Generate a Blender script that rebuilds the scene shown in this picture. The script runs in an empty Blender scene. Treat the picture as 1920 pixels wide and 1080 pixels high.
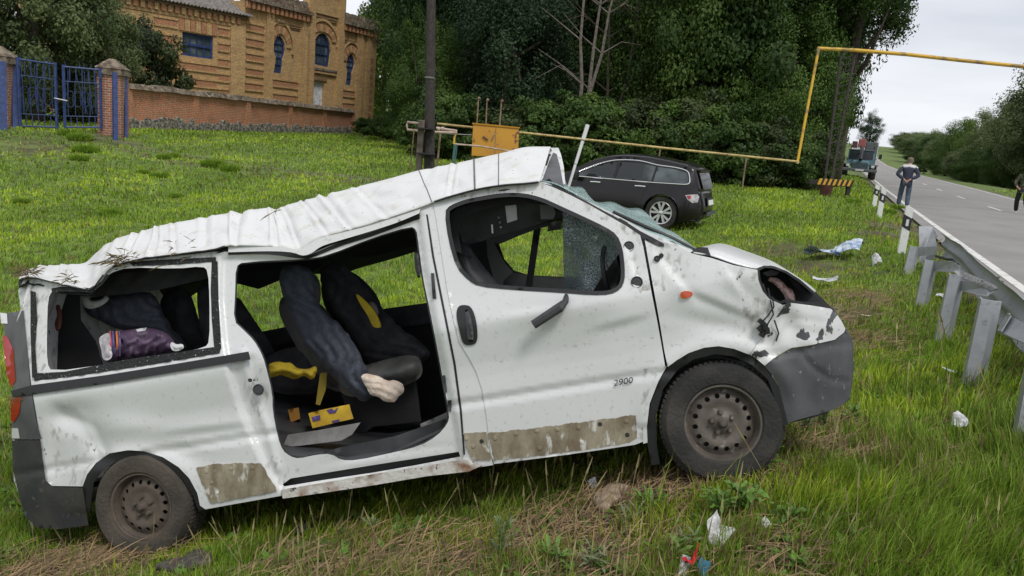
import bpy, math, random
import numpy as np
from mathutils import Vector, Matrix, noise as mnoise
from mathutils.geometry import delaunay_2d_cdt
random.seed(7); rng = np.random.default_rng(11)
SC = bpy.context.scene; COL = SC.collection
rad = math.radians
# ------------------------------------------------------------------ camera
FPX = 1450.0; PITCH = rad(11.35); ROLL = rad(5.0)
CF = np.array([0, math.cos(PITCH), -math.sin(PITCH)])
U0 = np.array([0, math.sin(PITCH), math.cos(PITCH)]); R0 = np.array([1., 0, 0])
CR = R0*math.cos(ROLL)+U0*math.sin(ROLL); CU = -R0*math.sin(ROLL)+U0*math.cos(ROLL)
EYE = np.array([0, 0, 2.0])
cam = bpy.data.cameras.new('camera'); camo = bpy.data.objects.new('camera', cam); COL.objects.link(camo)
cam.sensor_width = 36; cam.lens = 36*FPX/1920; cam.clip_start = .05; cam.clip_end = 9000
m = Matrix.Identity(4)
for i in range(3):
    m[i][0] = CR[i]; m[i][1] = CU[i]; m[i][2] = -CF[i]; m[i][3] = EYE[i]
camo.matrix_world = m; SC.camera = camo
# ------------------------------------------------------------------ sky, sun, exposure
SUN_EL, SUN_AZ = rad(60), rad(150)
w = bpy.data.worlds.new('World'); SC.world = w; w.use_nodes = True
nt = w.node_tree; nt.nodes.clear(); N = nt.nodes; L = nt.links
out = N.new('ShaderNodeOutputWorld'); mix = N.new('ShaderNodeMixShader')
b1 = N.new('ShaderNodeBackground'); b2 = N.new('ShaderNodeBackground'); sky = N.new('ShaderNodeTexSky')
sky.sky_type = 'NISHITA'; sky.sun_disc = False; sky.sun_elevation = SUN_EL; sky.sun_rotation = SUN_AZ
b1.inputs[1].default_value = .08; L.new(sky.outputs[0], b1.inputs[0])
tc = N.new('ShaderNodeTexCoord'); mp = N.new('ShaderNodeMapping'); mp.inputs['Scale'].default_value = (1.3, 1.3, 6)
nz_ = N.new('ShaderNodeTexNoise'); nz_.inputs['Scale'].default_value = 1.6; nz_.inputs['Detail'].default_value = 5
cr = N.new('ShaderNodeValToRGB'); cr.color_ramp.elements[0].position = .35; cr.color_ramp.elements[0].color = (.56, .585, .64, 1)
cr.color_ramp.elements[1].position = .68; cr.color_ramp.elements[1].color = (.80, .81, .84, 1)
L.new(tc.outputs['Generated'], mp.inputs[0]); L.new(mp.outputs[0], nz_.inputs[0]); L.new(nz_.outputs[0], cr.inputs[0])
L.new(cr.outputs[0], b2.inputs[0]); b2.inputs[1].default_value = 1.0
mix.inputs[0].default_value = .93; L.new(b1.outputs[0], mix.inputs[1]); L.new(b2.outputs[0], mix.inputs[2]); L.new(mix.outputs[0], out.inputs[0])
sd = bpy.data.lights.new('sun', 'SUN'); sd.energy = 1.5; sd.angle = rad(16); sd.color = (1, .97, .92)
so = bpy.data.objects.new('sun', sd); COL.objects.link(so)
sv = Vector((math.sin(SUN_AZ)*math.cos(SUN_EL), math.cos(SUN_AZ)*math.cos(SUN_EL), math.sin(SUN_EL)))
so.rotation_euler = sv.to_track_quat('Z', 'Y').to_euler()
SC.view_settings.view_transform = 'Standard'; SC.view_settings.look = 'None'
SC.view_settings.exposure = 0.38; SC.view_settings.gamma = 1; SC.view_settings.use_curve_mapping = False
# ------------------------------------------------------------------ pixel <-> world
def ray(x, y):
    x = np.asarray(x, float)[..., None]; y = np.asarray(y, float)[..., None]
    return CF+CR*(x-960)/FPX+CU*(540-y)/FPX
def P(x, y, d): return EYE+ray(x, y)*d
def project(q):
    q = np.asarray(q)-EYE; d = q@CF; return 960+FPX*(q@CR)/d, 540-FPX*(q@CU)/d, d
# van frame: near side plane through the two near wheel hubs
HR = P(265, 950, 4.73); HF = P(1355, 793, 4.11)
VU = (HF-HR)/np.linalg.norm(HF-HR)
VV = CU-(CU@VU)*VU; VV /= np.linalg.norm(VV)
VN = np.cross(VU, VV)
if VN@CF < 0: VN = -VN
def S(x, y, w=0.):                      # ray meets the plane w metres inside the near side
    r = ray(x, y); t = ((HR-EYE)@VN+np.asarray(w, float))/(r@VN)
    return EYE+r*t[..., None]
def uv(x, y, w=0.):
    q = S(x, y, w)-HR; return q@VU, q@VV
def V(u, v, w):
    u = np.asarray(u, float)[..., None]; v = np.asarray(v, float)[..., None]; w = np.asarray(w, float)[..., None]
    return HR+VU*u+VV*v+VN*w
# ------------------------------------------------------------------ noise
def sn(x, y, f=1., seed=0, n=6):
    r = np.random.default_rng(seed); s = 0
    for k in range(n):
        a = r.uniform(0, 6.283); ff = f*r.uniform(.5, 1.8); s = s+np.sin((x*math.cos(a)+y*math.sin(a))*ff*6.283+r.uniform(0, 6.283))
    return s/math.sqrt(n)/1.2
def ridge(x, y, f, seed, n=4):            # sharp creases, 0 at a fold line, up to 1 between
    r = np.random.default_rng(seed+900); s = 0
    for k in range(n):
        a = r.uniform(0, 3.1416); ff = f*r.uniform(.6, 1.7); s = s+np.abs(np.sin((x*math.cos(a)+y*math.sin(a))*ff*3.1416+r.uniform(0, 3.14)+.6*np.sin((x*math.sin(a)-y*math.cos(a))*ff*2)))
    return s/n
def smooth(a, b, x):
    t = np.clip((x-a)/(b-a), 0, 1); return t*t*(3-2*t)
# ------------------------------------------------------------------ ground
RX0, RY0, RDX = 6.5, 9.7, .405
ZR = np.array([(-60, .5), (10, .55), (30, .58), (45, .63), (63, .78), (80, .88), (111, 1.05), (154, 1.35), (190, 1.9), (235, 3.1), (280, 5.5), (330, 8.2), (400, 11.3), (500, 12.5), (4000, 12)])
def zroad(y): return np.interp(y, ZR[:, 0], ZR[:, 1])
def roadoff(x, y): return (x-(RX0+RDX*(y-RY0)))/math.sqrt(1+RDX**2)   # metres right of the left edge line
def tyre(u, w, drop): return V(u, -.33+drop, w)
CP = [tyre(0, .1, .03), tyre(3.5, .1, .06), tyre(0, 1.7, .0), tyre(3.5, 1.7, .0),
      (0, 0, .35), (-2.3, 1.2, -.45), (2.3, 1.2, .42), (-6, 2, -.9), (6, 1, .45),
      P(0, 400, 16.2), P(300, 420, 14.5), P(0, 300, 22), P(40, 241, 26), P(240, 241, 34), P(450, 246, 44), P(660, 251, 58),
      P(500, 330, 24), P(795, 330, 24), P(850, 320, 25), P(1238, 433, 16.9), P(1100, 440, 18), (1.5, 12, -.35), (4.2, 12, .05), (-3, 9, -.9), (2.2, 8, -.2),
      P(1825, 722, 6.6), P(1765, 632, 8.5), P(1725, 577, 10.5), P(1690, 472, 13.3), P(1648, 407, 20), P(1638, 385, 24),
      P(1548, 366, 26), P(1400, 350, 32), (3, 6.2, .05), (10, 40, .8), (20, 60, .9), (-10, 60, .9), (-30, 50, .8), (-40, 30, .5), (-30, 10, -.4), (10, 90, 1), (-40, 90, 1.2), (40, 120, 1.2)]
CP = np.array(CP)
def _k(a, b):
    d = np.sqrt(((a[:, None, :]-b[None])**2).sum(-1)); return d
_A = _k(CP[:, :2], CP[:, :2])+np.eye(len(CP))*-.25
_n = len(CP); _M = np.zeros((_n+1, _n+1)); _M[:_n, :_n] = _A; _M[_n, :_n] = 1; _M[:_n, _n] = 1
_W = np.linalg.solve(_M, np.append(CP[:, 2], 0))
def ground(x, y):
    x = np.atleast_1d(np.asarray(x, float)); y = np.atleast_1d(np.asarray(y, float)); sh = x.shape
    xf, yf = x.ravel(), y.ravel(); z = np.empty(len(xf))
    for i in range(0, len(xf), 50000):
        a = np.stack([xf[i:i+50000], yf[i:i+50000]], 1); z[i:i+50000] = _k(a, CP[:, :2])@_W[:_n]+_W[_n]
    far = smooth(60, 120, yf); zr = zroad(yf)
    z = z*(1-far)+(zr-.25)*far
    o = roadoff(xf, yf)
    z = z+.02*sn(xf, yf, .55, 3)*smooth(-.8, -2, o)+.012*sn(xf, yf, 2.3, 4)*smooth(-.8, -2, o)
    k = smooth(-1.5, -.45, o)*(1-smooth(7.6, 10, o))
    right = smooth(9.5, 14, o); z = z*(1-right)+(zr-.35)*right
    z = z*(1-k)+(zr-.03)*k
    return z.reshape(sh)
def G(x, y, zoff=0.):                    # where a picture ray meets the ground
    r = ray(x, y); lo = np.full(r.shape[:-1], 1.5); ts = np.geomspace(1.8, 200, 90); t = np.full(lo.shape, 200.); done = np.zeros(lo.shape, bool)
    for k in ts:
        q = EYE+r*k; hit = (q[..., 2] < ground(q[..., 0], q[..., 1]).reshape(lo.shape)+zoff) & ~done
        t = np.where(hit, k, t); done |= hit
    a = t/1.056; b = t.copy()
    for _ in range(12):
        c = (a+b)/2; q = EYE+r*c[..., None]; below = q[..., 2] < ground(q[..., 0], q[..., 1]).reshape(lo.shape)+zoff
        b = np.where(below, c, b); a = np.where(below, a, c)
    return EYE+r*b[..., None]
# ------------------------------------------------------------------ materials
def mat(name, base, rough=.6, metal=0., c2=None, scale=8., lo=.4, hi=.65, bump=0., bscale=40., coat=0., spec=.5, c3=None, s3=30., lo3=.6, hi3=.7, stretch=None, transl=0., attr=None, orand=0., detail=4):
    m = bpy.data.materials.new(name); m.use_nodes = True; nt = m.node_tree; N = nt.nodes; L = nt.links; bs = N['Principled BSDF']
    bs.inputs['Base Color'].default_value = (*base, 1); bs.inputs['Roughness'].default_value = rough; bs.inputs['Metallic'].default_value = metal
    bs.inputs['Coat Weight'].default_value = coat; bs.inputs['Coat Roughness'].default_value = .08; bs.inputs['Specular IOR Level'].default_value = spec
    tc = N.new('ShaderNodeTexCoord'); vec = tc.outputs['Object']
    if stretch:
        mp = N.new('ShaderNodeMapping'); mp.inputs['Scale'].default_value = stretch; L.new(vec, mp.inputs[0]); vec = mp.outputs[0]
    def mixc(a, b, f):
        x = N.new('ShaderNodeMix'); x.data_type = 'RGBA'
        if isinstance(a, tuple): x.inputs[6].default_value = (*a, 1)
        else: L.new(a, x.inputs[6])
        if isinstance(b, tuple): x.inputs[7].default_value = (*b, 1)
        else: L.new(b, x.inputs[7])
        if isinstance(f, float): x.inputs[0].default_value = f
        else: L.new(f, x.inputs[0])
        return x.outputs[2]
    def noise_f(sc, lo, hi, det=4):
        n = N.new('ShaderNodeTexNoise'); n.inputs['Scale'].default_value = sc; n.inputs['Detail'].default_value = det; L.new(vec, n.inputs[0])
        r = N.new('ShaderNodeMapRange'); r.inputs[1].default_value = lo; r.inputs[2].default_value = hi; L.new(n.outputs[0], r.inputs[0]); return r.outputs[0]
    col = tuple(base)
    if attr:
        a = N.new('ShaderNodeVertexColor'); a.layer_name = attr; col = a.outputs[0]
    if c2: col = mixc(col, tuple(c2), noise_f(scale, lo, hi, detail))
    if c3: col = mixc(col, tuple(c3), noise_f(s3, lo3, hi3))
    if orand:
        oi = N.new('ShaderNodeObjectInfo'); hs = N.new('ShaderNodeHueSaturation'); r = N.new('ShaderNodeMapRange')
        r.inputs[3].default_value = 1-orand; r.inputs[4].default_value = 1+orand; L.new(oi.outputs['Random'], r.inputs[0]); L.new(r.outputs[0], hs.inputs['Value'])
        if isinstance(col, tuple): hs.inputs['Color'].default_value = (*col, 1)
        else: L.new(col, hs.inputs['Color'])
        col = hs.outputs[0]
    if not isinstance(col, tuple): L.new(col, bs.inputs['Base Color'])
    if bump:
        n = N.new('ShaderNodeTexNoise'); n.inputs['Scale'].default_value = bscale; n.inputs['Detail'].default_value = 5; L.new(vec, n.inputs[0])
        b = N.new('ShaderNodeBump'); b.inputs['Strength'].default_value = bump; b.inputs['Distance'].default_value = .02; L.new(n.outputs[0], b.inputs['Height']); L.new(b.outputs[0], bs.inputs['Normal'])
    if transl:
        t = N.new('ShaderNodeBsdfTranslucent'); mx = N.new('ShaderNodeMixShader'); mx.inputs[0].default_value = transl
        if isinstance(col, tuple): t.inputs[0].default_value = (*col, 1)
        else: L.new(col, t.inputs[0])
        L.new(bs.outputs[0], mx.inputs[1]); L.new(t.outputs[0], mx.inputs[2]); L.new(mx.outputs[0], N['Material Output'].inputs[0])
    return m
def brick_mat(name, a, b, mortar, bw=.26, bh=.085, dirt=None, axis=True, msize=.012):
    m = bpy.data.materials.new(name); m.use_nodes = True; nt = m.node_tree; N = nt.nodes; L = nt.links; bs = N['Principled BSDF']; bs.inputs['Roughness'].default_value = .9
    tc = N.new('ShaderNodeTexCoord'); sp = N.new('ShaderNodeSeparateXYZ'); ad = N.new('ShaderNodeMath'); cb = N.new('ShaderNodeCombineXYZ')
    L.new(tc.outputs['Object'], sp.inputs[0]); L.new(sp.outputs[0], ad.inputs[0]); L.new(sp.outputs[1], ad.inputs[1]); L.new(ad.outputs[0], cb.inputs[0]); L.new(sp.outputs[2], cb.inputs[1])
    br = N.new('ShaderNodeTexBrick'); br.inputs['Color1'].default_value = (*a, 1); br.inputs['Color2'].default_value = (*b, 1); br.inputs['Mortar'].default_value = (*mortar, 1)
    br.inputs['Scale'].default_value = 1; br.inputs['Brick Width'].default_value = bw; br.inputs['Row Height'].default_value = bh; br.inputs['Mortar Size'].default_value = msize
    L.new(cb.outputs[0], br.inputs[0]); col = br.outputs[0]
    n = N.new('ShaderNodeTexNoise'); n.inputs['Scale'].default_value = 1.3; n.inputs['Detail'].default_value = 8; n.inputs['Roughness'].default_value = .7; L.new(tc.outputs['Object'], n.inputs[0])
    r = N.new('ShaderNodeMapRange'); r.inputs[1].default_value = .50; r.inputs[2].default_value = .88; L.new(n.outputs[0], r.inputs[0])
    x = N.new('ShaderNodeMix'); x.data_type = 'RGBA'; L.new(col, x.inputs[6]); x.inputs[7].default_value = (*(dirt or (.12, .08, .05)), 1); L.new(r.outputs[0], x.inputs[0]); 
    n2 = N.new('ShaderNodeTexNoise'); n2.inputs['Scale'].default_value = 9; n2.inputs['Detail'].default_value = 6; n2.inputs['Roughness'].default_value = .8; L.new(tc.outputs['Object'], n2.inputs[0])
    r2 = N.new('ShaderNodeMapRange'); r2.inputs[1].default_value = .30; r2.inputs[2].default_value = .70; r2.inputs[3].default_value = .55; r2.inputs[4].default_value = 1.5; L.new(n2.outputs[0], r2.inputs[0])
    hs = N.new('ShaderNodeHueSaturation'); L.new(r2.outputs[0], hs.inputs['Value']); L.new(x.outputs[2], hs.inputs['Color']); L.new(hs.outputs[0], bs.inputs['Base Color'])
    bp = N.new('ShaderNodeBump'); bp.inputs['Strength'].default_value = .8; bp.inputs['Distance'].default_value = .03; L.new(br.outputs[1], bp.inputs['Height']); bp.invert = True; L.new(bp.outputs[0], bs.inputs['Normal'])
    return m
def glass_mat(name, col, alpha, rough=.05, crack=0.):
    m = bpy.data.materials.new(name); m.use_nodes = True; nt = m.node_tree; N = nt.nodes; L = nt.links; bs = N['Principled BSDF']
    bs.inputs['Base Color'].default_value = (*col, 1); bs.inputs['Roughness'].default_value = rough; bs.inputs['Alpha'].default_value = alpha
    if crack:
        tc = N.new('ShaderNodeTexCoord'); vo = N.new('ShaderNodeTexVoronoi'); vo.feature = 'DISTANCE_TO_EDGE'; vo.inputs['Scale'].default_value = crack
        no = N.new('ShaderNodeTexNoise'); no.inputs['Scale'].default_value = 5; no.inputs['Detail'].default_value = 5
        L.new(tc.outputs['Object'], vo.inputs[0]); L.new(tc.outputs['Object'], no.inputs[0])
        r = N.new('ShaderNodeMapRange'); r.inputs[1].default_value = 0; r.inputs[2].default_value = .06; r.inputs[3].default_value = 1; r.inputs[4].default_value = 0; L.new(vo.outputs[0], r.inputs[0])
        r2 = N.new('ShaderNodeMapRange'); r2.inputs[1].default_value = .40; r2.inputs[2].default_value = .62; L.new(no.outputs[0], r2.inputs[0])
        mu = N.new('ShaderNodeMath'); mu.operation = 'MULTIPLY'; L.new(r.outputs[0], mu.inputs[0]); L.new(r2.outputs[0], mu.inputs[1])
        mx = N.new('ShaderNodeMath'); mx.operation = 'MULTIPLY_ADD'; L.new(r2.outputs[0], mx.inputs[0]); mx.inputs[1].default_value = .28; mx.inputs[2].default_value = alpha
        m2 = N.new('ShaderNodeMath'); m2.operation = 'ADD'; m2.use_clamp = True; L.new(mx.outputs[0], m2.inputs[0]); L.new(mu.outputs[0], m2.inputs[1]); L.new(m2.outputs[0], bs.inputs['Alpha'])
        cm = N.new('ShaderNodeMix'); cm.data_type = 'RGBA'; cm.inputs[6].default_value = (*col, 1); cm.inputs[7].default_value = (.62, .72, .70, 1); L.new(mu.outputs[0], cm.inputs[0]); L.new(cm.outputs[2], bs.inputs['Base Color'])
        b = N.new('ShaderNodeBump'); b.inputs['Strength'].default_value = .6; b.inputs['Distance'].default_value = .01; L.new(vo.outputs[0], b.inputs['Height']); L.new(b.outputs[0], bs.inputs['Normal'])
    return m
# ------------------------------------------------------------------ object helpers
WL = {}
def tag(o, label=None, cat=None, group=None, kind=None):
    if label: o['label'] = label
    if cat: o['category'] = cat
    if group: o['group'] = group
    if kind: o['kind'] = kind
    return o
def root(name, label, cat, loc=(0, 0, 0), rz=0., group=None):
    o = bpy.data.objects.new(name, None); COL.objects.link(o); o.location = tuple(float(a) for a in loc); o.rotation_euler = (0, 0, rz); o.empty_display_size = .1
    WL[o] = Matrix.Translation(o.location) @ Matrix.Rotation(rz, 4, 'Z')
    return tag(o, label, cat, group)
def link(name, me, mt, parent=None, world=False):
    o = bpy.data.objects.new(name, me); COL.objects.link(o)
    if mt is not None and not me.materials:
        for q in (mt if isinstance(mt, (list, tuple)) else [mt]): me.materials.append(q)
    if parent:
        o.parent = parent
        if world and parent in WL: o.matrix_parent_inverse = WL[parent].inverted()
        elif world: o.matrix_parent_inverse = parent.matrix_parent_inverse.inverted() @ parent.matrix_parent_inverse
    return o
def bigmesh(name, v, f, smooth_=False, col=None):
    me = bpy.data.meshes.new(name); v = np.ascontiguousarray(v, dtype=np.float32); f = np.ascontiguousarray(f, dtype=np.int32); k = f.shape[1]
    me.vertices.add(len(v)); me.vertices.foreach_set('co', v.ravel()); me.loops.add(f.size); me.loops.foreach_set('vertex_index', f.ravel())
    me.polygons.add(len(f)); me.polygons.foreach_set('loop_start', np.arange(0, f.size, k, dtype=np.int32)); me.polygons.foreach_set('loop_total', np.full(len(f), k, dtype=np.int32))
    if smooth_: me.polygons.foreach_set('use_smooth', np.ones(len(f), bool))
    me.update(calc_edges=True)
    if col is not None:
        a = me.color_attributes.new('Col', 'FLOAT_COLOR', 'POINT'); c = np.ones((len(v), 4), np.float32); c[:, :3] = col; a.data.foreach_set('color', c.ravel())
    return me
class MB:                                  # collects simple shapes into one mesh
    def __init__(s): s.v = []; s.f = []
    def add(s, v, f):
        o = len(s.v); s.v += [tuple(map(float, a)) for a in v]; s.f += [tuple(i+o for i in q) for q in f]; return s
    def box(s, x0, x1, y0, y1, z0, z1, M=None, bev=0.):
        v = [(x, y, z) for x in (x0, x1) for y in (y0, y1) for z in (z0, z1)]
        if M is not None: v = [tuple(M @ Vector(a)) for a in v]
        return s.add(v, [(0, 1, 3, 2), (4, 6, 7, 5), (0, 4, 5, 1), (2, 3, 7, 6), (0, 2, 6, 4), (1, 5, 7, 3)])
    def tube(s, pts, r, n=8, cap=True):
        pts = [np.array(p, float) for p in pts]; rs = r if isinstance(r, (list, tuple)) else [r]*len(pts); v = []; f = []; prev = None
        for i, p in enumerate(pts):
            d = (pts[min(i+1, len(pts)-1)]-pts[max(i-1, 0)]); d /= np.linalg.norm(d)+1e-9
            a = np.cross(d, (0, 0, 1) if abs(d[2]) < .9 else (1, 0, 0)) if prev is None else prev-(prev@d)*d
            a /= np.linalg.norm(a); prev = a; b = np.cross(d, a)
            for k in range(n):
                t = 6.28318*k/n; v.append(p+rs[i]*(a*math.cos(t)+b*math.sin(t)))
        for i in range(len(pts)-1):
            for k in range(n): f.append((i*n+k, i*n+(k+1) % n, (i+1)*n+(k+1) % n, (i+1)*n+k))
        if cap: f += [tuple(range(n))[::-1], tuple(range((len(pts)-1)*n, len(pts)*n))]
        return s.add(v, f)
    def lathe(s, prof, n=48, M=None, fn=None):
        v = []; f = []
        for r, h in prof:
            for k in range(n):
                t = 6.28318*k/n; p = (r*math.cos(t), r*math.sin(t), h); v.append(fn(p) if fn else (tuple(M @ Vector(p)) if M is not None else p))
        for i in range(len(prof)-1):
            for k in range(n): f.append((i*n+k, i*n+(k+1) % n, (i+1)*n+(k+1) % n, (i+1)*n+k))
        return s.add(v, f)
    def prism(s, pts, d, M=None):           # pts: 3-D loop, d: extrusion vector
        n = len(pts); a = [np.array(p, float) for p in pts]; v = a+[p+np.array(d) for p in a]
        if M is not None: v = [tuple(M @ Vector(p)) for p in v]
        return s.add(v, [tuple(range(n))[::-1], tuple(range(n, 2*n))]+[(i, (i+1) % n, n+(i+1) % n, n+i) for i in range(n)])
    def build(s, name, mt, parent=None, world=False, smooth_=False, bevel=0.):
        me = bpy.data.meshes.new(name); me.from_pydata(s.v, [], s.f); me.update()
        if smooth_:
            for p in me.polygons: p.use_smooth = True
            try: me.set_sharp_from_angle(angle=rad(38))
            except Exception: pass
        o = link(name, me, mt, parent, world)
        if bevel:
            b = o.modifiers.new('bevel', 'BEVEL'); b.width = bevel; b.segments = 2; b.limit_method = 'ANGLE'
        return o
# ------------------------------------------------------------------ polygon surfaces
def dens(poly, step):
    o = []; n = len(poly)
    for i in range(n):
        a = np.array(poly[i], float); b = np.array(poly[(i+1) % n], float); k = max(1, int(np.ceil(np.linalg.norm(b-a)/step)))
        for j in range(k): o.append(a+(b-a)*j/k)
    return np.array(o)
def chaikin(poly, it=2):
    p = np.array(poly, float)
    for _ in range(it):
        q = np.roll(p, -1, 0); p = np.stack([p*.75+q*.25, p*.25+q*.75], 1).reshape(-1, 2)
    return p
def spl(pts, k=6):                          # open Catmull-Rom through the points
    p = np.array(pts, float); p = np.vstack([2*p[0]-p[1], p, 2*p[-1]-p[-2]]); o = []
    for i in range(1, len(p)-2):
        for j in range(k):
            t = j/k; o.append(.5*((2*p[i])+(-p[i-1]+p[i+1])*t+(2*p[i-1]-5*p[i]+4*p[i+1]-p[i+2])*t*t+(-p[i-1]+3*p[i]-3*p[i+1]+p[i+2])*t**3))
    o.append(p[-2]); return np.array(o)
def inside(pts, poly):
    x, y = pts[:, 0], pts[:, 1]; c = np.zeros(len(pts), bool); p = np.asarray(poly); j = len(p)-1
    for i in range(len(p)):
        xi, yi = p[i]; xj, yj = p[j]
        if yi != yj: c ^= ((yi > y) != (yj > y)) & (x < (xj-xi)*(y-yi)/(yj-yi)+xi)
        j = i
    return c
def pdist(pts, poly, closed=True):
    p = np.asarray(poly, float); q = np.roll(p, -1, 0) if closed else p[1:]; p = p if closed else p[:-1]; d = np.full(len(pts), 1e9)
    for a, b in zip(p, q):
        ab = b-a; t = np.clip(((pts-a)@ab)/(ab@ab+1e-12), 0, 1); d = np.minimum(d, np.linalg.norm(pts-a-t[:, None]*ab, axis=1))
    return d
def cdt(outline, holes=(), step=10.):
    loops = [dens(outline, step)]+[dens(h, step) for h in holes]; ed = []; vs = []
    for lp in loops:
        o = len(vs); vs += [tuple(a) for a in lp]; ed += [(o+i, o+(i+1) % len(lp)) for i in range(len(lp))]
    lo = loops[0].min(0); hi = loops[0].max(0); gx, gy = np.meshgrid(np.arange(lo[0]+step/2, hi[0], step), np.arange(lo[1]+step/2, hi[1], step*.866))
    gx = gx+(np.arange(gx.shape[0]) % 2)[:, None]*step*.5; g = np.stack([gx.ravel(), gy.ravel()], 1)
    k = inside(g, loops[0])
    for h in loops[1:]: k &= ~inside(g, h)
    g = g[k]
    if len(g):
        k = pdist(g, loops[0]) > step*.45
        for h in loops[1:]: k &= pdist(g, h) > step*.45
        g = g[k]
    vs += [tuple(a) for a in g]
    r = delaunay_2d_cdt([Vector((float(a), float(b))) for a, b in vs], ed, [], 0, 1e-6)
    v = np.array([tuple(a) for a in r[0]]); f = np.array([t for t in r[2] if len(t) == 3], int); c = v[f].mean(1)
    k = inside(c, loops[0])
    for h in loops[1:]: k &= ~inside(c, h)
    f = f[k]; a = v[f[:, 1]]-v[f[:, 0]]; b = v[f[:, 2]]-v[f[:, 0]]; fl = a[:, 0]*b[:, 1]-a[:, 1]*b[:, 0] > 0
    f[fl] = f[fl][:, ::-1]
    return v, f
def bedges(f):
    e = {}
    for t in f:
        for i in range(3):
            a, b = int(t[i]), int(t[(i+1) % 3]); e[(a, b)] = 1
    return [k for k in e if (k[1], k[0]) not in e]
def solid(name, outline, holes, pf, th, mt, parent=None, step=10., world=True, smooth_=True, back=None, mats=None):
    """pf(x, y, dw) -> world positions; dw metres deeper. back(x, y): optional own depth of the back skin"""
    v, f = cdt(outline, holes, step); n = len(v); x, y = v[:, 0], v[:, 1]
    A = pf(x, y, 0.*x); B = pf(x, y, 0.*x+th if back is None else back(x, y)); be = bedges(f)
    vv = [A, B]; ff = [tuple(t) for t in f]+[tuple(t[::-1]+n) for t in f]; o = 2*n
    for a, b in be:
        vv.append(np.array([A[a], A[b], B[b], B[a]])); ff.append((o, o+3, o+2, o+1)); o += 4
    me = bpy.data.meshes.new(name); me.from_pydata(np.vstack(vv).tolist(), [], [tuple(map(int, t)) for t in ff]); me.update()
    if smooth_:
        nf = 2*len(f)
        for i, p in enumerate(me.polygons): p.use_smooth = i < nf
    return link(name, me, mt, parent, world)
def inflate(name, poly, pf, wc, th, mt, parent=None, step=8., fold=.3, fs=.03, seed=1, world=True, pw=.5, label=None, ax=None, af=.06):
    poly = chaikin(poly, 2)
    if ax is not None: poly = dens(poly, 6); poly = poly+np.stack([sn(poly[:, 0], poly[:, 1], .035, 61), sn(poly[:, 0], poly[:, 1], .035, 62)], 1)*2.2
    v, f = cdt(poly, (), step); d = pdist(v, poly); d = np.where(d < step*.2, 0, d); dm = d.max(); h = th*(np.clip(d/dm, 0, 1)**pw)
    nn = 1+fold*(.9-1.5*ridge(v[:, 0], v[:, 1]*.6, fs*.8, seed))+.35*fold*sn(v[:, 0], v[:, 1], fs*2.5, seed+5)
    if ax is not None: q = -v[:, 0]*math.sin(ax)+v[:, 1]*math.cos(ax); l = v[:, 0]*math.cos(ax)+v[:, 1]*math.sin(ax); nn = nn+.8*(np.abs(np.sin(q*af*3.14+.9*np.sin(l*.03)+.5*np.sin(l*.09)))**.6-.6)
    wc = wc if callable(wc) else (lambda x, y, c=wc: 0*x+c)
    c = wc(v[:, 0], v[:, 1]); A = pf(v[:, 0], v[:, 1], c-h*nn); B = pf(v[:, 0], v[:, 1], c+h*.7); n = len(v)
    ff = [tuple(map(int, t)) for t in f]+[tuple(int(q)+n for q in t[::-1]) for t in f]
    be = bedges(f); ff += [(a, a+n, b+n, b) for a, b in be]
    me = bpy.data.meshes.new(name); me.from_pydata(np.vstack([A, B]).tolist(), [], ff); me.update()
    for p in me.polygons: p.use_smooth = True
    o = link(name, me, mt, parent, world)
    if label: o['label'] = label
    return o
# ================================================================== materials used widely
M_white = mat('van_paint', (.61, .618, .612), .35, c2=(.42, .41, .38), scale=38, lo=.60, hi=.80, c3=(.20, .19, .17), s3=120, lo3=.70, hi3=.76, coat=.25, bump=.04, bscale=9)
M_roof = mat('scraped_roof_paint', (.64, .64, .63), .5, c2=(.52, .49, .42), scale=9, lo=.55, hi=.80, c3=(.14, .11, .09), s3=55, lo3=.67, hi3=.73, bump=.05, bscale=30)
M_scuff = mat('scuffed_white_paint', (.612, .618, .61), .5, c2=(.30, .29, .27), scale=22, lo=.52, hi=.72, c3=(.06, .06, .06), s3=50, lo3=.67, hi3=.71, bump=.12, bscale=30, stretch=(1, 1, .45))
M_dirty = mat('dirty_bare_sill', (.33, .29, .21), .8, c2=(.17, .135, .085), scale=7, lo=.36, hi=.66, c3=(.56, .55, .51), s3=11, lo3=.58, hi3=.66, bump=.25, bscale=40, stretch=(1.8, 1.8, .8))
M_rust = mat('rusty_scraped_sill', (.62, .60, .56), .6, c2=(.22, .11, .05), scale=9, lo=.48, hi=.70, c3=(.05, .04, .035), s3=30, lo3=.62, hi3=.68, bump=.3)
M_bump = mat('grey_bumper_plastic', (.075, .078, .082), .62, c2=(.045, .046, .05), scale=4, c3=(.20, .20, .20), s3=22, lo3=.66, hi3=.72, bump=.08, bscale=120)
M_bumpr = mat('black_bumper_plastic', (.028, .029, .031), .6, c2=(.045, .042, .038), scale=6, c3=(.12, .11, .09), s3=22, lo3=.64, hi3=.74, bump=.12, bscale=60)
M_rub = mat('black_rubber', (.012, .012, .013), .55)
M_seal = mat('ragged_window_adhesive', (.014, .015, .015), .8, c3=(.35, .42, .40), s3=60, lo3=.66, hi3=.7, bump=1, bscale=60)
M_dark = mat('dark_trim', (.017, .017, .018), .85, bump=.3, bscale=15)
M_dgrey = mat('charcoal_plastic', (.045, .046, .05), .6, c2=(.02, .02, .022), scale=5)
M_mgrey = mat('grey_plastic_trim', (.11, .11, .115), .6, c2=(.07, .07, .075), scale=6)
M_lgrey = mat('pale_grey_mat', (.17, .165, .16), .8, c2=(.10, .095, .09), scale=7, bump=.2)
M_blanket = mat('dark_blue_fleece', (.045, .052, .070), .98, c2=(.075, .084, .105), scale=30, lo=.35, hi=.75, bump=.3, bscale=90)
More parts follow.
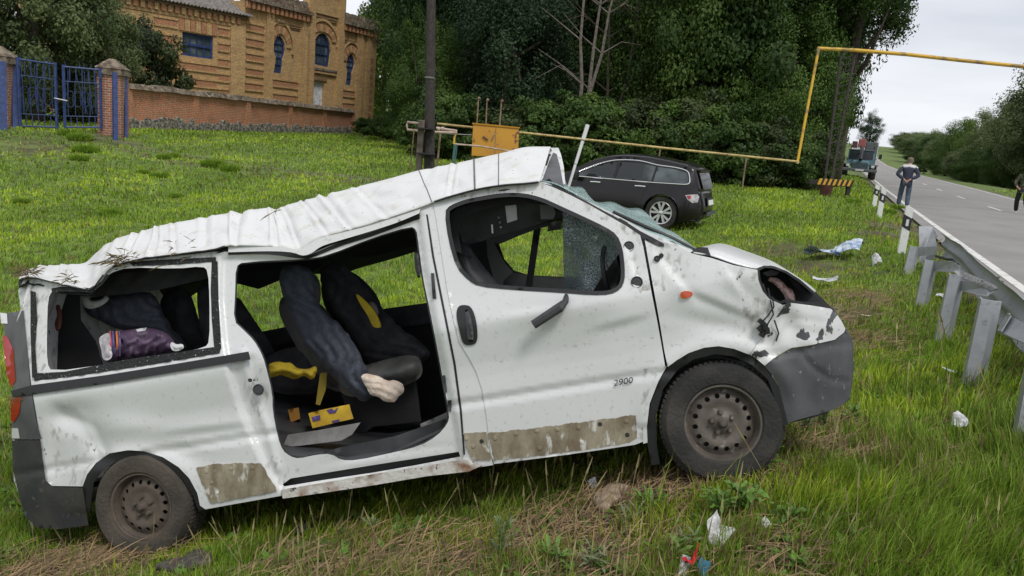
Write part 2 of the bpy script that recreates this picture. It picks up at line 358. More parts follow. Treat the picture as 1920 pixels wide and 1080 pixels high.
M_black = mat('black_cloth', (.018, .018, .022), .95, c2=(.04, .04, .046), scale=9, bump=.3, bscale=60)
M_yel = mat('yellow_cloth', (.52, .38, .02), .8, c2=(.35, .25, .02), scale=8, bump=.4)
M_cream = mat('cream_lining', (.78, .66, .55), .9, c2=(.62, .48, .38), scale=14, bump=.5)
M_seat = mat('grey_seat_leather', (.10, .098, .09), .5, c2=(.06, .06, .058), scale=6, bump=.3)
M_tyre = mat('dusty_tyre_rubber', (.018, .0175, .017), .85, c2=(.050, .045, .038), scale=5, lo=.42, hi=.7, bump=.4, bscale=50)
M_tyre2 = mat('muddy_tyre_rubber', (.075, .062, .048), .9, c2=(.035, .030, .025), scale=5, lo=.42, hi=.7, bump=.4, bscale=50)
M_rim = mat('dusty_steel_rim', (.125, .105, .088), .6, .2, c2=(.075, .062, .052), scale=9, c3=(.30, .28, .25), s3=14, lo3=.62, hi3=.72, bump=.15)
M_rim2 = mat('muddy_steel_rim', (.105, .082, .063), .8, .0, c2=(.07, .055, .043), scale=9, bump=.2)
M_steel = mat('galvanised_steel', (.34, .355, .37), .5, .45, c2=(.30, .31, .32), scale=9, c3=(.22, .21, .20), s3=22, lo3=.62, hi3=.75, bump=.08)
M_steeld = mat('dull_steel', (.30, .30, .30), .45, .5, c2=(.18, .17, .16), scale=30)
M_red = mat('red_lamp_lens', (.35, .008, .012), .2, coat=.5)
M_orange = mat('orange_lamp_lens', (.50, .07, .015), .25, coat=.5)
M_lens = mat('white_lamp_lens', (.65, .65, .65), .2, coat=.5)
M_glass = glass_mat('shattered_windscreen_glass', (.36, .50, .48), .62, .12, 75)
M_glassd = glass_mat('cracked_side_glass', (.10, .13, .14), .62, .12, 60)
M_box = mat('yellow_carton', (.62, .42, .03), .7, c2=(.50, .30, .03), scale=14)
M_purp = mat('purple_print', (.10, .06, .20), .7)
# ================================================================== the wrecked van
van = root('wrecked_van', 'battered white passenger van with crushed roof and missing side door on the verge', 'van', tuple(V(1.6, -.4, .9)))
def part(name, outline, holes, wf, th, mt, step=9., parent=None, label=None, back=None):
    pf = lambda x, y, dw: S(x, y, wf(x, y)+dw)
    bk = (lambda x, y: S(x, y, back(x, y))) if back else None
    o = solid(name, outline, holes, pf, th, mt, parent or van, step, True, back=bk)
    if label: o['label'] = label
    return o
WP = np.array([(-.5, .07), (-.2, .045), (0, .02), (.12, .008), (.285, .0), (.305, .013), (.325, .013), (.34, -.002), (.45, -.004), (.52, -.010), (.60, -.026), (.70, -.044), (.745, -.047), (.80, -.034), (.9, .0), (1.2, .085), (1.5, .17), (1.8, .3)])
ARCH_F = [(1205, 838), (1203, 792), (1208, 755), (1224, 711), (1247, 683)]
RH, FH = np.array([265., 950.]), np.array([1355., 793.])
def body_w(x, y):
    u, v = uv(x, y); w = np.interp(v, WP[:, 0], WP[:, 1])
    w = w+.0045*sn(u, v, .9, 2)
    # arch lips flare out
    r1 = np.hypot(x-262, y-960)/1.; r2 = np.hypot(x-1352, y-790)
    w = w-.016*np.exp(-((r1-112)/16)**2)*(y < 960)-.016*np.exp(-((r2-145)/16)**2)*(y < 800)
    # dents in the rear quarter
    def g(cx, cy, sx, sy, a=0.):
        dx = x-cx; dy = y-cy; c, s_ = math.cos(a), math.sin(a); return np.exp(-((dx*c+dy*s_)/sx)**2-((-dx*s_+dy*c)/sy)**2)
    w = w+.05*g(132, 778, 38, 26)+.035*g(182, 838, 14, 42, -.5)-.02*g(240, 800, 60, 22)+.02*g(110, 870, 26, 40)+.016*g(330, 850, 60, 16, .1)
    w = w-.015*g(1130, 560, 60, 40)+.012*g(1260, 520, 30, 60, .3)+.012*g(1350, 610, 90, 16, .2)
    # long soft creases left by the roll-over
    def crease(x0, y0, x1, y1, wd, dp):
        a = np.array([x0, y0]); b = np.array([x1, y1]); ab = b-a; px, py = x-x0, y-y0; t = np.clip((px*ab[0]+py*ab[1])/(ab@ab), 0, 1); d = np.hypot(px-t*ab[0], py-t*ab[1]); sg = (px*ab[1]-py*ab[0])/np.linalg.norm(ab); return dp*np.exp(-(d/wd)**2)*np.tanh(sg/4)*np.sin(np.clip(t, .02, .98)*3.1416)**.5
    for c_ in ((165, 790, 200, 860, 26, .016), (110, 760, 168, 792, 24, -.014), (300, 815, 470, 795, 20, -.010), (1225, 470, 1300, 560, 22, .010), (1290, 545, 1420, 600, 18, -.010), (1360, 500, 1400, 560, 14, .008), (1410, 560, 1450, 620, 14, .010), (930, 590, 1080, 570, 26, .006), (1110, 620, 1220, 590, 22, -.008), (1170, 450, 1200, 540, 14, .009), (1480, 600, 1560, 612, 10, .008), (1450, 640, 1490, 590, 10, -.008), (600, 875, 850, 838, 9, .008), (690, 770, 690, 771, 2, 0)): w = w+crease(*c_)
    # rear corner turns round, nose corner turns round
    w = w+.11*np.clip((92-x)/75, 0, 1)**2
    w = w+.42*np.clip((x-1452)/146, 0, 1)**2.3
    return w
SEAM = [(409, 480), (407, 560), (414, 640), (424, 700), (446, 770), (470, 830), (498, 890), (524, 924)]
REC = SEAM+[(870, 880), (872, 850), (862, 790), (842, 690), (822, 590), (806, 500), (792, 395), (700, 425), (600, 458), (570, 478), (430, 470)]
def side_w(x, y):
    w = body_w(x, y); p = np.stack([x, y], 1); ins = inside(p, REC); d = pdist(p, REC)
    w = w+np.where(ins, .035*smooth(2, 13, d), 0)
    # ribs pressed into the bare door post
    post = ins & (x < 560) & (y > 600); d2 = pdist(p, [(455, 660), (470, 730), (500, 800), (520, 880)], False)
    w = w-np.where(post, .018*np.exp(-(d2/6)**2), 0)
    return w
OPEN = [(442, 500), (441, 549), (438, 602), (456, 618), (476, 638), (489, 660), (497, 680), (511, 738), (511, 770), (521, 820), (530, 845), (545, 856), (560, 860), (596, 852), (621, 851), (640, 863), (669, 863), (735, 849), (788, 836), (820, 817), (839, 795), (843, 779), (832, 720), (820, 653), (806, 582), (792, 516), (784, 452), (781, 431), (770, 424), (698, 446), (614, 479), (575, 486), (456, 491)]
RWIN = [(97, 697), (88, 680), (88, 620), (90, 560), (98, 545), (115, 541), (170, 545), (186, 535), (203, 513), (240, 501), (330, 504), (380, 499), (390, 508), (393, 560), (393, 640), (384, 652), (330, 662), (200, 683)]
SLOT = [(530, 908), (545, 897), (700, 872), (860, 847), (863, 856), (780, 872), (700, 886), (600, 901), (533, 912)]
r_arch = [(375, 948), (370, 925), (355, 897), (335, 876), (305, 857), (270, 846), (240, 844), (205, 850), (180, 868), (163, 890), (155, 912)]
side_out = [(97, 911), (85, 900), (80, 860), (72, 800), (62, 742), (58, 716), (50, 640), (40, 585), (34, 545), (45, 524), (75, 520), (110, 532), (168, 540), (203, 505), (258, 488), (330, 480), (400, 472), (430, 472), (545, 474), (572, 480), (620, 460), (700, 433), (786, 405), (790, 384), (815, 378), (835, 520), (850, 590), (866, 650), (896, 694), (908, 740), (920, 850), (925, 872), (870, 880), (700, 905), (560, 925), (525, 930), (440, 945), (385, 955)]+r_arch
part('body_side', side_out, [chaikin(OPEN, 1), chaikin(RWIN, 1), SLOT], side_w, .055, M_white, 7)
# track slot, scraped lower sill
part('sill_recess', [(520, 922), (535, 890), (700, 865), (870, 840), (872, 868), (700, 893)], (), lambda x, y: side_w(x, y)+.06, .02, M_rub, 12)
part('scraped_sill', spl([(528, 918), (600, 906), (700, 889), (800, 873), (872, 861)], 3).tolist()+[(905, 872), (880, 884), (800, 893), (700, 910), (600, 925), (530, 935)], (), lambda x, y: body_w(x, y)-.012, .03, M_rust, 8)
# front door
door_out = [(812, 377), (830, 370), (860, 362), (900, 352), (945, 346), (985, 344), (1012, 342), (1035, 350), (1070, 366), (1105, 384), (1140, 404), (1175, 424), (1200, 441), (1206, 462), (1213, 500), (1222, 550), (1232, 600), (1241, 650), (1247, 686), (1226, 711), (1212, 748), (1206, 790), (1206, 828), (1190, 834), (1130, 843), (1060, 853), (990, 862), (926, 870), (920, 850), (912, 780), (904, 730), (893, 697), (880, 672), (862, 643), (850, 600), (838, 540), (824, 450)]
DWIN = [(835, 397), (845, 386), (870, 376), (898, 370), (943, 363), (981, 363), (1017, 372), (1047, 386), (1091, 406), (1135, 427), (1156, 441), (1166, 465), (1170, 500), (1170, 525), (1163, 541), (1144, 551), (1110, 552), (1061, 548), (958, 542), (898, 536), (878, 524), (857, 501), (842, 450)]
part('front_door', door_out, [chaikin(DWIN, 1)], lambda x, y: body_w(x, y)-.006, .06, M_white, 7)
def ring(name, poly, wid, wf, th, mt, it=1):
    p = chaikin(poly, it); c = p.mean(0); n = len(p); t = np.roll(p, -1, 0)-np.roll(p, 1, 0); t /= np.linalg.norm(t, axis=1)[:, None]; nn = np.stack([-t[:, 1], t[:, 0]], 1)
    s_ = np.sign(((p-c)*nn).sum(1).mean()); inn = p-nn*s_*wid; o2 = p+nn*s_*1.5
    return part(name, o2, [inn], wf, th, mt, 12)
ring('window_seal', DWIN, 6, lambda x, y: body_w(x, y)-.010, .05, M_rub)
ring('opening_edge', OPEN, 3, lambda x, y: side_w(x, y)+.02, .03, M_dgrey)
# windscreen pillar and fender
part('windscreen_pillar', [(1010, 341), (1028, 343), (1060, 357), (1106, 379), (1165, 408), (1213, 434), (1262, 455), (1300, 470), (1290, 476), (1240, 455), (1204, 440), (1140, 402), (1070, 364), (1035, 348), (1012, 342)], (), lambda x, y: body_w(x, y)+.02, .04, M_scuff, 8)
fend = [(1208, 445), (1240, 452), (1275, 464), (1300, 476), (1335, 484), (1375, 497), (1420, 506), (1422, 525), (1430, 546), (1442, 560), (1468, 572), (1474, 570), (1440, 617), (1405, 665), (1376, 654), (1347, 649), (1320, 652), (1291, 662), (1268, 676), (1252, 688), (1246, 660), (1237, 605), (1227, 550), (1217, 495)]
part('front_fender', fend, (), lambda x, y: body_w(x, y), .04, M_white, 7)
part('arch_flange', [(1250, 687), (1234, 716), (1218, 757), (1213, 800), (1214, 830), (1206, 832), (1205, 790), (1211, 750), (1226, 711), (1246, 686)], (), lambda x, y: body_w(x, y)-.004, .05, M_white, 8)
part('front_arch_liner', [(1250, 689), (1268, 677), (1291, 663), (1320, 653), (1347, 650), (1376, 655), (1406, 667), (1436, 688), (1460, 724), (1474, 780), (1478, 796), (1465, 800), (1458, 760), (1440, 712), (1410, 684), (1375, 668), (1340, 664), (1300, 674), (1270, 694), (1243, 730), (1230, 780), (1232, 840), (1238, 870), (1222, 872), (1214, 832), (1214, 800), (1220, 757), (1236, 716)], (), lambda x, y: body_w(x, y)+.004, .30, M_rub, 9)
part('rear_arch_liner', [(155, 912), (163, 888), (180, 866), (205, 848), (240, 842), (270, 844), (305, 855), (335, 874), (355, 895), (372, 925), (382, 955), (372, 960), (362, 930), (344, 902), (320, 880), (290, 866), (255, 858), (220, 864), (195, 880), (176, 905), (168, 960), (158, 960)], (), lambda x, y: body_w(x, y)+.004, .30, M_rub, 9)
def scuff_faces(names, polys):             # worn faces of the same skin
    for o in [o for o in bpy.data.objects if o.name in names]:
        me = o.data; me.materials.append(M_scuff); c = np.empty(len(me.polygons)*3); me.polygons.foreach_get('center', c); x, y, _ = project(c.reshape(-1, 3)); q_ = np.stack([x, y], 1); k = np.zeros(len(q_), bool)
        for pl in polys: k |= inside(q_, pl) & (sn(x, y, .03, 5) > -.9)
        me.polygons.foreach_set('material_index', k.astype(np.int32))
scuff_faces(('front_door', 'front_fender', 'body_side'), ([(1165, 430), (1205, 440), (1275, 458), (1300, 500), (1280, 530), (1240, 545), (1200, 548), (1175, 520), (1172, 470)], [(1385, 555), (1440, 560), (1470, 574), (1440, 612), (1412, 640), (1380, 610)], [(850, 350), (900, 340), (1000, 335), (1060, 350), (1180, 420), (1170, 430), (1030, 366), (945, 360), (870, 372)], [(1330, 500), (1420, 500), (1430, 530), (1350, 520)],
    [(36, 520), (110, 525), (205, 500), (330, 470), (420, 470), (400, 486), (240, 498), (200, 520), (170, 548), (95, 545), (86, 600), (84, 690), (60, 715), (45, 600)], [(512, 850), (560, 880), (560, 930), (500, 935), (490, 880)], [(840, 830), (925, 850), (925, 880), (860, 885)], [(75, 780), (200, 850), (170, 890), (155, 912), (85, 900)], [(440, 690), (510, 690), (520, 780), (470, 780)], [(1206, 690), (1250, 690), (1230, 830), (1200, 840)]))
part('post_seam', [(799, 402), (802, 402), (814, 480), (838, 600), (854, 680), (866, 770), (872, 852), (869, 853), (862, 770), (850, 681), (834, 600), (810, 480)], (), lambda x, y: body_w(x, y)-.003, .02, M_rub, 7)
# bumpers
M_bw = mat('bumper_white_chipped', (.62, .62, .615), .4, c2=(.05, .052, .055), scale=9, lo=.600, hi=.615, c3=(.35, .34, .32), s3=30, lo3=.64, hi3=.72, coat=.2)
bw = [(1475, 567), (1500, 570), (1530, 574), (1558, 579), (1568, 588), (1578, 602), (1585, 616), (1583, 623), (1565, 637), (1525, 646), (1484, 652), (1466, 662), (1450, 672), (1434, 686), (1420, 674), (1406, 665), (1440, 617)]
part('front_bumper_skin', bw, (), lambda x, y: body_w(x, y)-.006+.012*sn(x, y, .012, 5), .05, M_bw, 7)
bd = [(1434, 687), (1450, 673), (1466, 663), (1484, 653), (1525, 647), (1565, 638), (1584, 624), (1592, 630), (1598, 650), (1599, 681), (1597, 715), (1594, 739), (1586, 756), (1563, 768), (1530, 778), (1500, 786), (1476, 794), (1470, 770), (1460, 724), (1448, 703)]
def bd_w(x, y):
    p = np.stack([x, y], 1); d = pdist(p, [(1500, 660), (1525, 690), (1560, 713), (1590, 716)], False)
    return body_w(x, y)+.022*np.exp(-(d/5)**2)+.012*smooth(690, 760, y)
part('front_bumper', bd, (), bd_w, .05, M_bump, 7)
rb = [(22, 826), (76, 826), (80, 860), (86, 902), (98, 913), (155, 914), (158, 935), (166, 985), (110, 992), (70, 990), (48, 970), (36, 930), (24, 880)]
part('rear_bumper', rb, (), lambda x, y: body_w(x, y)-.012+.02*smooth(900, 990, y), .05, M_bumpr, 8)
part('lamp_housing', [(6, 588), (44, 582), (50, 640), (56, 716), (60, 742), (68, 790), (78, 823), (24, 824), (20, 760), (25, 722), (10, 650)], (), lambda x, y: body_w(x, y)-.008, .06, M_mgrey, 9)
tl = part('tail_lamp', [(5, 628), (14, 632), (25, 655), (29, 715), (20, 726), (12, 700), (7, 655)], (), lambda x, y: body_w(x, y)-.014, .04, M_red, 9, label='tall cracked red upper lens')
part('tail_lamp', [(20, 748), (40, 744), (36, 775), (26, 792), (20, 788)], (), lambda x, y: body_w(x, y)-.014, .04, M_red, 9, label='small broken red lower lens')
part('reversing_lamp', [(22, 803), (34, 803), (37, 822), (22, 822)], (), lambda x, y: body_w(x, y)-.014, .04, M_lens, 9)
part('number_lamp', [(0, 586), (13, 588), (14, 607), (2, 606)], (), lambda x, y: body_w(x, y)-.014, .04, M_lens, 9)
# black sliding door track, seal strips
part('door_track', [(20, 733), (60, 722), (200, 703), (330, 682), (466, 659), (470, 674), (330, 697), (200, 719), (58, 740), (24, 744)], (), lambda x, y: body_w(x, y)-.02, .03, M_rub, 7)
for i, pl in enumerate([[(57, 545), (67, 548), (70, 600), (66, 650), (70, 705), (60, 708), (57, 620)], [(62, 700), (120, 697), (250, 672), (398, 651), (414, 650), (412, 662), (300, 681), (150, 704), (64, 714)], [(397, 488), (408, 490), (410, 560), (412, 600), (415, 654), (402, 656), (397, 600), (395, 540)], [(240, 491), (320, 486), (405, 482), (405, 490), (330, 496), (250, 499)], [(96, 541), (115, 537), (168, 540), (190, 528), (200, 514), (206, 516), (190, 535), (172, 548), (110, 546), (98, 550)]]):
    part('window_adhesive', pl, (), lambda x, y: body_w(x, y)-.006+.004*sn(x, y, .05, 3), .02, M_seal, 6)
# cant rail bent over the door opening
part('cant_rail', spl([(428, 459), (480, 460), (530, 463), (560, 468), (580, 458), (600, 446), (650, 431), (700, 417), (750, 402), (790, 387)], 3).tolist()+spl([(786, 400), (745, 417), (700, 432), (650, 447), (605, 461), (585, 474), (568, 479), (545, 473), (500, 471), (428, 473)], 3).tolist(), (), lambda x, y: body_w(x, y)-.012, .05, M_white, 7)
part('rail_gap', spl([(428, 473), (500, 471), (545, 474), (568, 480), (590, 474), (640, 453), (700, 434), (787, 402)], 3).tolist()+spl([(787, 410), (700, 442), (640, 461), (590, 481), (568, 485), (500, 477), (428, 478)], 3).tolist(), (), lambda x, y: side_w(x, y)-.006, .02, M_rub, 7)
# dirty patches where the cladding came off, with rivets
def patch(pl, rv):
    pl = dens(pl, 5.); pl = pl+np.stack([sn(pl[:, 0], pl[:, 1], .05, 71), sn(pl[:, 0], pl[:, 1], .06, 72)], 1)*1.1
    o = part('bare_sill_patch', pl, (), lambda x, y: body_w(x, y)-.0085, .01, M_dirty, 8)
    for x, y in rv:
        mb = MB(); c = S(x, y, float(body_w(np.array([x]), np.array([y]))[0])-.0085)
        mb.lathe([(.0001, -.004), (.009, -.004), (.013, .0), (.013, .004)], 10, fn=lambda p: c+VU*p[0]+VV*p[1]+VN*p[2])
        mb.build('rivet', M_dgrey if (int(x) % 3 == 0) else M_dirty, o, smooth_=True)
patch([(368, 877), (400, 870), (470, 868), (490, 869), (520, 921), (450, 934), (395, 944), (378, 905)], [(386, 884), (433, 879), (473, 877), (397, 905), (407, 924)])
patch([(915, 812), (1000, 803), (1100, 790), (1192, 778), (1194, 822), (1180, 830), (1100, 843), (1000, 856), (926, 864)], [(967, 813), (1006, 808), (1045, 805), (1084, 802), (1125, 795), (1174, 790), (1012, 841), (1090, 829), (1176, 815), (928, 822)])
patch([(868, 812), (912, 810), (920, 862), (885, 862), (876, 840)], [(874, 822), (903, 827), (887, 837)])
# handle, mirror stub, indicator, holes
hd = part('door_handle', chaikin([(858, 575), (868, 571), (884, 574), (893, 600), (896, 630), (893, 644), (880, 648), (868, 646), (861, 620), (855, 590)], 2), (), lambda x, y: body_w(x, y)-.014, .02, M_rub, 7)
inflate('grip', [(870, 580), (880, 580), (888, 615), (888, 642), (878, 642), (874, 610)], lambda x, y, w: S(x, y, w), lambda x, y: body_w(x, y)-.018, .02, M_dgrey, hd, 6, .0)
mb = MB(); q = lambda x, y, d: S(x, y, float(body_w(np.array([x*1.]), np.array([y*1.]))[0])+d)
mb.tube([q(1063, 550, .02), q(1060, 566, -.04), q(1050, 576, -.06), q(1000, 609, -.08)], [.012, .018, .028, .026], 8); mb.build('broken_mirror_arm', M_dgrey, van, True, True)
part('side_indicator', chaikin([(1275, 549), (1284, 545), (1298, 547), (1299, 554), (1290, 559), (1277, 560)], 1), (), lambda x, y: body_w(x, y)-.012, .02, M_orange, 6)
for (x, y, r) in ((1179, 462, .024), (1194, 529, .026), (1232, 485, .014), (1240, 479, .010), (484, 731, .028), (469, 713, .009)):
    mb = MB(); c = q(x, y, -.010); mb.lathe([(.0001, .0), (r*.5, -.004), (r, 0), (r*1.15, -.006), (r*1.25, .004)], 14, fn=lambda p: c+VU*p[0]*1+VV*p[1]+VN*p[2]); mb.build('mounting_hole', M_dgrey, van, True, True)
# fittings on the front pillar
for pl in ([(828, 705), (834, 703), (838, 735), (833, 737)], [(839, 751), (846, 750), (846, 772), (840, 771)], [(808, 512), (814, 512), (818, 560), (811, 560)]):
    part('door_striker', pl, (), lambda x, y: side_w(x, y)-.01, .02, M_dgrey, 8)
cu = bpy.data.curves.new('badge', 'FONT'); cu.body = '2900'; cu.size = .062; cu.extrude = .0015; cu.shear = .25
to = bpy.data.objects.new('badge', cu); COL.objects.link(to); dg = bpy.context.evaluated_depsgraph_get(); me = bpy.data.meshes.new_from_object(to.evaluated_get(dg)); bpy.data.objects.remove(to)
c = q(1150, 724, -.016); X = (q(1186, 718, -.014)-c); X /= np.linalg.norm(X); Z = np.cross(X, VN); Y = np.cross(VN, X); Y = Y if Y@VV > 0 else -Y
for vt in me.vertices: vt.co = Vector(tuple(c+X*vt.co.x*.86+Y*vt.co.y*.75-VN*vt.co.z))
link('door_badge', me, M_rub, van, True)
# wires hanging at the missing headlamp
mb = MB()
for pts in ([(1448, 556, -.01), (1451, 575, -.02), (1440, 592, -.03), (1428, 604, -.03), (1425, 618, -.03)], [(1440, 540, .02), (1450, 590, -.02), (1438, 610, -.03), (1430, 625, -.03)], [(1452, 600, -.02), (1460, 625, -.02), (1455, 640, -.02)]): mb.tube([q(*p) for p in spl([p[:2] for p in pts], 3).tolist() and pts], .004, 6)
for x, y in ((1428, 604), (1426, 616), (1434, 612), (1430, 626), (1438, 620)):
    c = q(x, y, -.03); mb.box(-.016, .016, -.013, .013, -.012, .012, Matrix.Translation(tuple(c)) @ Matrix.Rotation(x*.7, 4, 'Y'))
mb.build('lamp_wiring', M_rub, van, True)
# hood, one skin from the near seam over to the far side
hn = spl([(1300, 474), (1335, 480), (1374, 494), (1419, 504), (1444, 497), (1472, 508), (1500, 527), (1527, 549)], 4); hs = spl([(1312, 470), (1350, 457), (1402, 473), (1444, 489), (1472, 505), (1499, 522), (1516, 534), (1530, 546)], 4)
def loft_rows(name, rows, mt, th=.006, parent=None):
    R_ = np.array(rows); a, b = R_.shape[:2]; v = R_.reshape(-1, 3); f = []
    for i in range(a-1):
        for j in range(b-1): f.append((i*b+j, i*b+j+1, (i+1)*b+j+1, (i+1)*b+j))
    me = bpy.data.meshes.new(name); me.from_pydata(v.tolist(), [], f); me.update()
    for p in me.polygons: p.use_smooth = True
    o = link(name, me, mt, parent or van, True); sm_ = o.modifiers.new('s', 'SOLIDIFY'); sm_.thickness = th; sm_.offset = 0; return o
rows = []
for t in np.linspace(0, 1, 7):
    xy = hn*(1-t)+hs*t; wn = .03+.12*np.clip((hn[:, 0]-1440)/90, 0, 1)**2
    ww = wn+(.75-wn)*t**1.6; xy = xy.copy(); xy[:, 1] -= 6*math.sin(t*3.14)*(hn[:, 0] < 1430); rows.append(S(xy[:, 0], xy[:, 1], ww))
u_, v_ = uv(hs[:, 0], hs[:, 1], .75)
for wq in (1.1, 1.4, 1.7): rows.append(V(u_-.06*(wq-.75)**2, v_-.12*(wq-.75)**2, 0*u_+wq))
loft_rows('hood', rows, M_white)
# dark engine bay behind the missing headlamp
part('engine_bay', [(1395, 520), (1425, 498), (1470, 505), (1500, 524), (1530, 548), (1562, 580), (1575, 600), (1500, 600), (1420, 600)], (), lambda x, y: body_w(x, y)*0+.22+.25*np.clip((x-1452)/146, 0, 1), .7, M_dark, 12)
part('lamp_rim', [(1419, 503), (1432, 498), (1450, 499), (1475, 508), (1500, 524), (1528, 548), (1545, 562), (1559, 579), (1500, 571), (1474, 567), (1462, 570), (1442, 560), (1430, 546), (1422, 525)], [[(1424, 507), (1434, 502), (1450, 503), (1473, 512), (1498, 529), (1524, 551), (1540, 567), (1500, 565), (1474, 561), (1462, 565), (1446, 556), (1434, 543), (1426, 524)]], lambda x, y: body_w(x, y)+.02, .10, M_rub, 8)
inflate('pink_lagging', [(1437, 524), (1444, 519), (1458, 521), (1468, 528), (1475, 538), (1484, 541), (1490, 552), (1492, 566), (1474, 566), (1470, 552), (1460, 540), (1448, 530)], lambda x, y, w: S(x, y, w), .13, .035, mat('pink_wrap', (.55, .40, .37), .8, c2=(.32, .12, .11), scale=60, lo=.5, hi=.6), van, 5, .5, .05)
for i, pl in enumerate(([(1430, 512), (1446, 506), (1462, 510), (1456, 516), (1438, 518)], [(1478, 520), (1498, 532), (1512, 546), (1504, 548), (1488, 536)], [(1424, 530), (1432, 532), (1438, 552), (1430, 548)], [(1456, 556), (1470, 558), (1468, 566), (1458, 564)], [(1500, 552), (1530, 560), (1528, 566), (1502, 560)])):
    part('lamp_bracket', pl, (), lambda x, y, i=i: .10+.05*i+.001*(x-1430), .02, (M_mgrey, M_dgrey, M_steeld)[i % 3], 5)
part('grille_beam', [(1494, 548), (1530, 556), (1548, 573), (1500, 566)], (), lambda x, y: 0*x+.40, .03, M_mgrey, 8)
# windscreen glass hanging over the pillar, black scuttle and wipers
gn = spl([(1012, 340), (1040, 345), (1075, 362), (1110, 380), (1150, 402), (1200, 431), (1250, 452), (1300, 473), (1330, 480)], 5); gs = spl([(1020, 322), (1038, 326), (1052, 336), (1070, 348), (1094, 356), (1102, 372), (1134, 379), (1165, 386), (1193, 391), (1212, 402), (1240, 424), (1275, 446)], 5)
gi = np.linspace(0, len(gs)-1, len(gn)); gs = np.stack([np.interp(gi, np.arange(len(gs)), gs[:, k]) for k in (0, 1)], 1)
rows = []
for t in np.linspace(0, 1, 9):
    xy = gn*(1-t)+gs*t; n_ = .02*sn(xy[:, 0]*.02, np.full(len(xy), t*3), .7, 9); rows.append(S(xy[:, 0], xy[:, 1]+3*np.sin(xy[:, 0]*.11+t*4)*t, .17+n_+t*.85))
loft_rows('windscreen_glass', rows, M_glass, .006)
part('windscreen_rubber', spl([(1035, 345), (1075, 364), (1130, 394), (1180, 420), (1200, 433), (1245, 457), (1235, 462), (1200, 444), (1170, 424), (1130, 400), (1075, 370), (1036, 351)], 2).tolist(), (), lambda x, y: body_w(x, y)-.004, .04, M_rub, 8)
part('scuttle_panel', [(1222, 447), (1260, 452), (1292, 470), (1310, 463), (1327, 464), (1333, 480), (1320, 479), (1300, 475), (1262, 463), (1240, 458)], (), lambda x, y: body_w(x, y)+.03, .9, M_rub, 8)
mb = MB(); mb.tube([S(1150, 398, .2), S(1210, 425, .3), S(1262, 447, .35), S(1300, 468, .3)], .012, 6); mb.tube([S(1160, 412, .1), S(1205, 436, .1), S(1240, 456, .1)], .014, 6); mb.build('wiper_arm', M_rub, van, True, True)
# roof skin
RK = 22
rn = spl([(36, 526), (60, 520), (105, 530), (150, 540), (172, 542), (190, 522), (208, 502), (258, 487), (330, 477), (400, 468), (428, 461), (480, 461), (530, 464), (562, 470), (600, 447), (700, 418), (790, 388), (815, 378), (860, 364), (900, 354), (945, 347), (985, 344), (1012, 341)], RK)
rs = spl([(36, 514), (58, 505), (95, 499), (130, 497), (160, 493), (182, 474), (215, 450), (262, 436), (310, 422), (365, 412), (400, 405), (450, 398), (500, 391), (516, 394), (540, 385), (620, 364), (710, 341), (800, 318), (850, 308), (900, 297), (945, 287), (985, 277), (1032, 276)], RK)
rows = []; K = 15; al = np.concatenate([[0], np.cumsum(np.hypot(*np.diff(rn, axis=0).T))])
for k in range(K):
    t = k/(K-1); xy = rn*(1-t)+rs*t; e = math.sin(t*3.1416); b = smooth(0, .25, np.array(t))
    crump = 2.0*e*sn(al*.010, np.full(len(al), t*1.0), 1.0, 21)+.5*e*sn(al*.035, np.full(len(al), t*2.), 1.0, 22)
    ph = np.mod(al-30*t, 46)-23; wob = 9*np.sin(al*.021)+5*np.sin(al*.057+1); ph = np.mod(al-30*t+wob, 58)-29; rib = .62*(.024*np.exp(-((ph+6)/4.)**2)-.026*np.exp(-((ph-4)/3.5)**2)+.010*np.exp(-((ph-15)/3.5)**2))*(.3+.7*b)*(al < 880)*(.6+.4*np.sin(al*.03))*(1-.5*smooth(700, 860, al))
    ww = .13+.62*t**1.15+.03*e*sn(al*.02, np.full(len(al), t*2.), .8, 23)
    p = S(xy[:, 0], xy[:, 1]-crump, ww)+VV*rib[:, None]-VN*rib[:, None]; rows.append(p)
u_, v_ = uv(rs[:, 0], rs[:, 1], .75); vn_ = uv(rn[:, 0], rn[:, 1], .13)[1]
for wq in (1.0, 1.3, 1.6, 1.78):
    t = (wq-.75)/1.03; rows.append(V(u_, v_*(1-t*t)+(vn_-.02)*t*t, 0*u_+wq))
loft_rows('roof_skin', rows, M_roof, .008)
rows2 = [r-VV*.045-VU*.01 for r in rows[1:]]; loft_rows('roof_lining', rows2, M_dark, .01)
# seam lines across the roof
mb = MB()
for s_ in (.765, .855, .90):
    j = int(s_*(len(rn)-1)); mb.tube([rows[k][j]+VV*.004-VN*.003 for k in range(0, K)], .003 if s_ != .855 else .006, 5)
mb.build('roof_seam', M_mgrey, van, True, True)
for a_, b_, r_ in ((int(RK*6.2), int(RK*10.), .006), (int(RK*17.), len(rn)-1, .006), (2, int(RK*5.5), .005)):
    mb = MB(); mb.tube([rows[0][j]-VN*.008-VV*.002 for j in range(a_, b_, 4)], r_, 5); mb.build('gutter_gap', M_rub, van, True, True)
# gaping front edge of the roof
edge = [(1010, 341), (1018, 318), (1024, 298), (1031, 277)]
part('roof_front_lip', [(1004, 343), (1010, 318), (1018, 290), (1024, 277), (1047, 277), (1052, 290), (1057, 312), (1060, 345), (1056, 346), (1050, 318), (1043, 288), (1037, 287), (1030, 302), (1018, 334), (1013, 343)], (), lambda x, y: .16+.55*smooth(345, 280, y)+.004*(x-1004), .03, M_scuff, 6)
part('roof_front_underside', [(1013, 343), (1020, 330), (1032, 298), (1038, 286), (1044, 289), (1050, 312), (1057, 350), (1046, 350), (1030, 335)], (), lambda x, y: .24+.55*smooth(345, 280, y), .12, M_mgrey, 6)
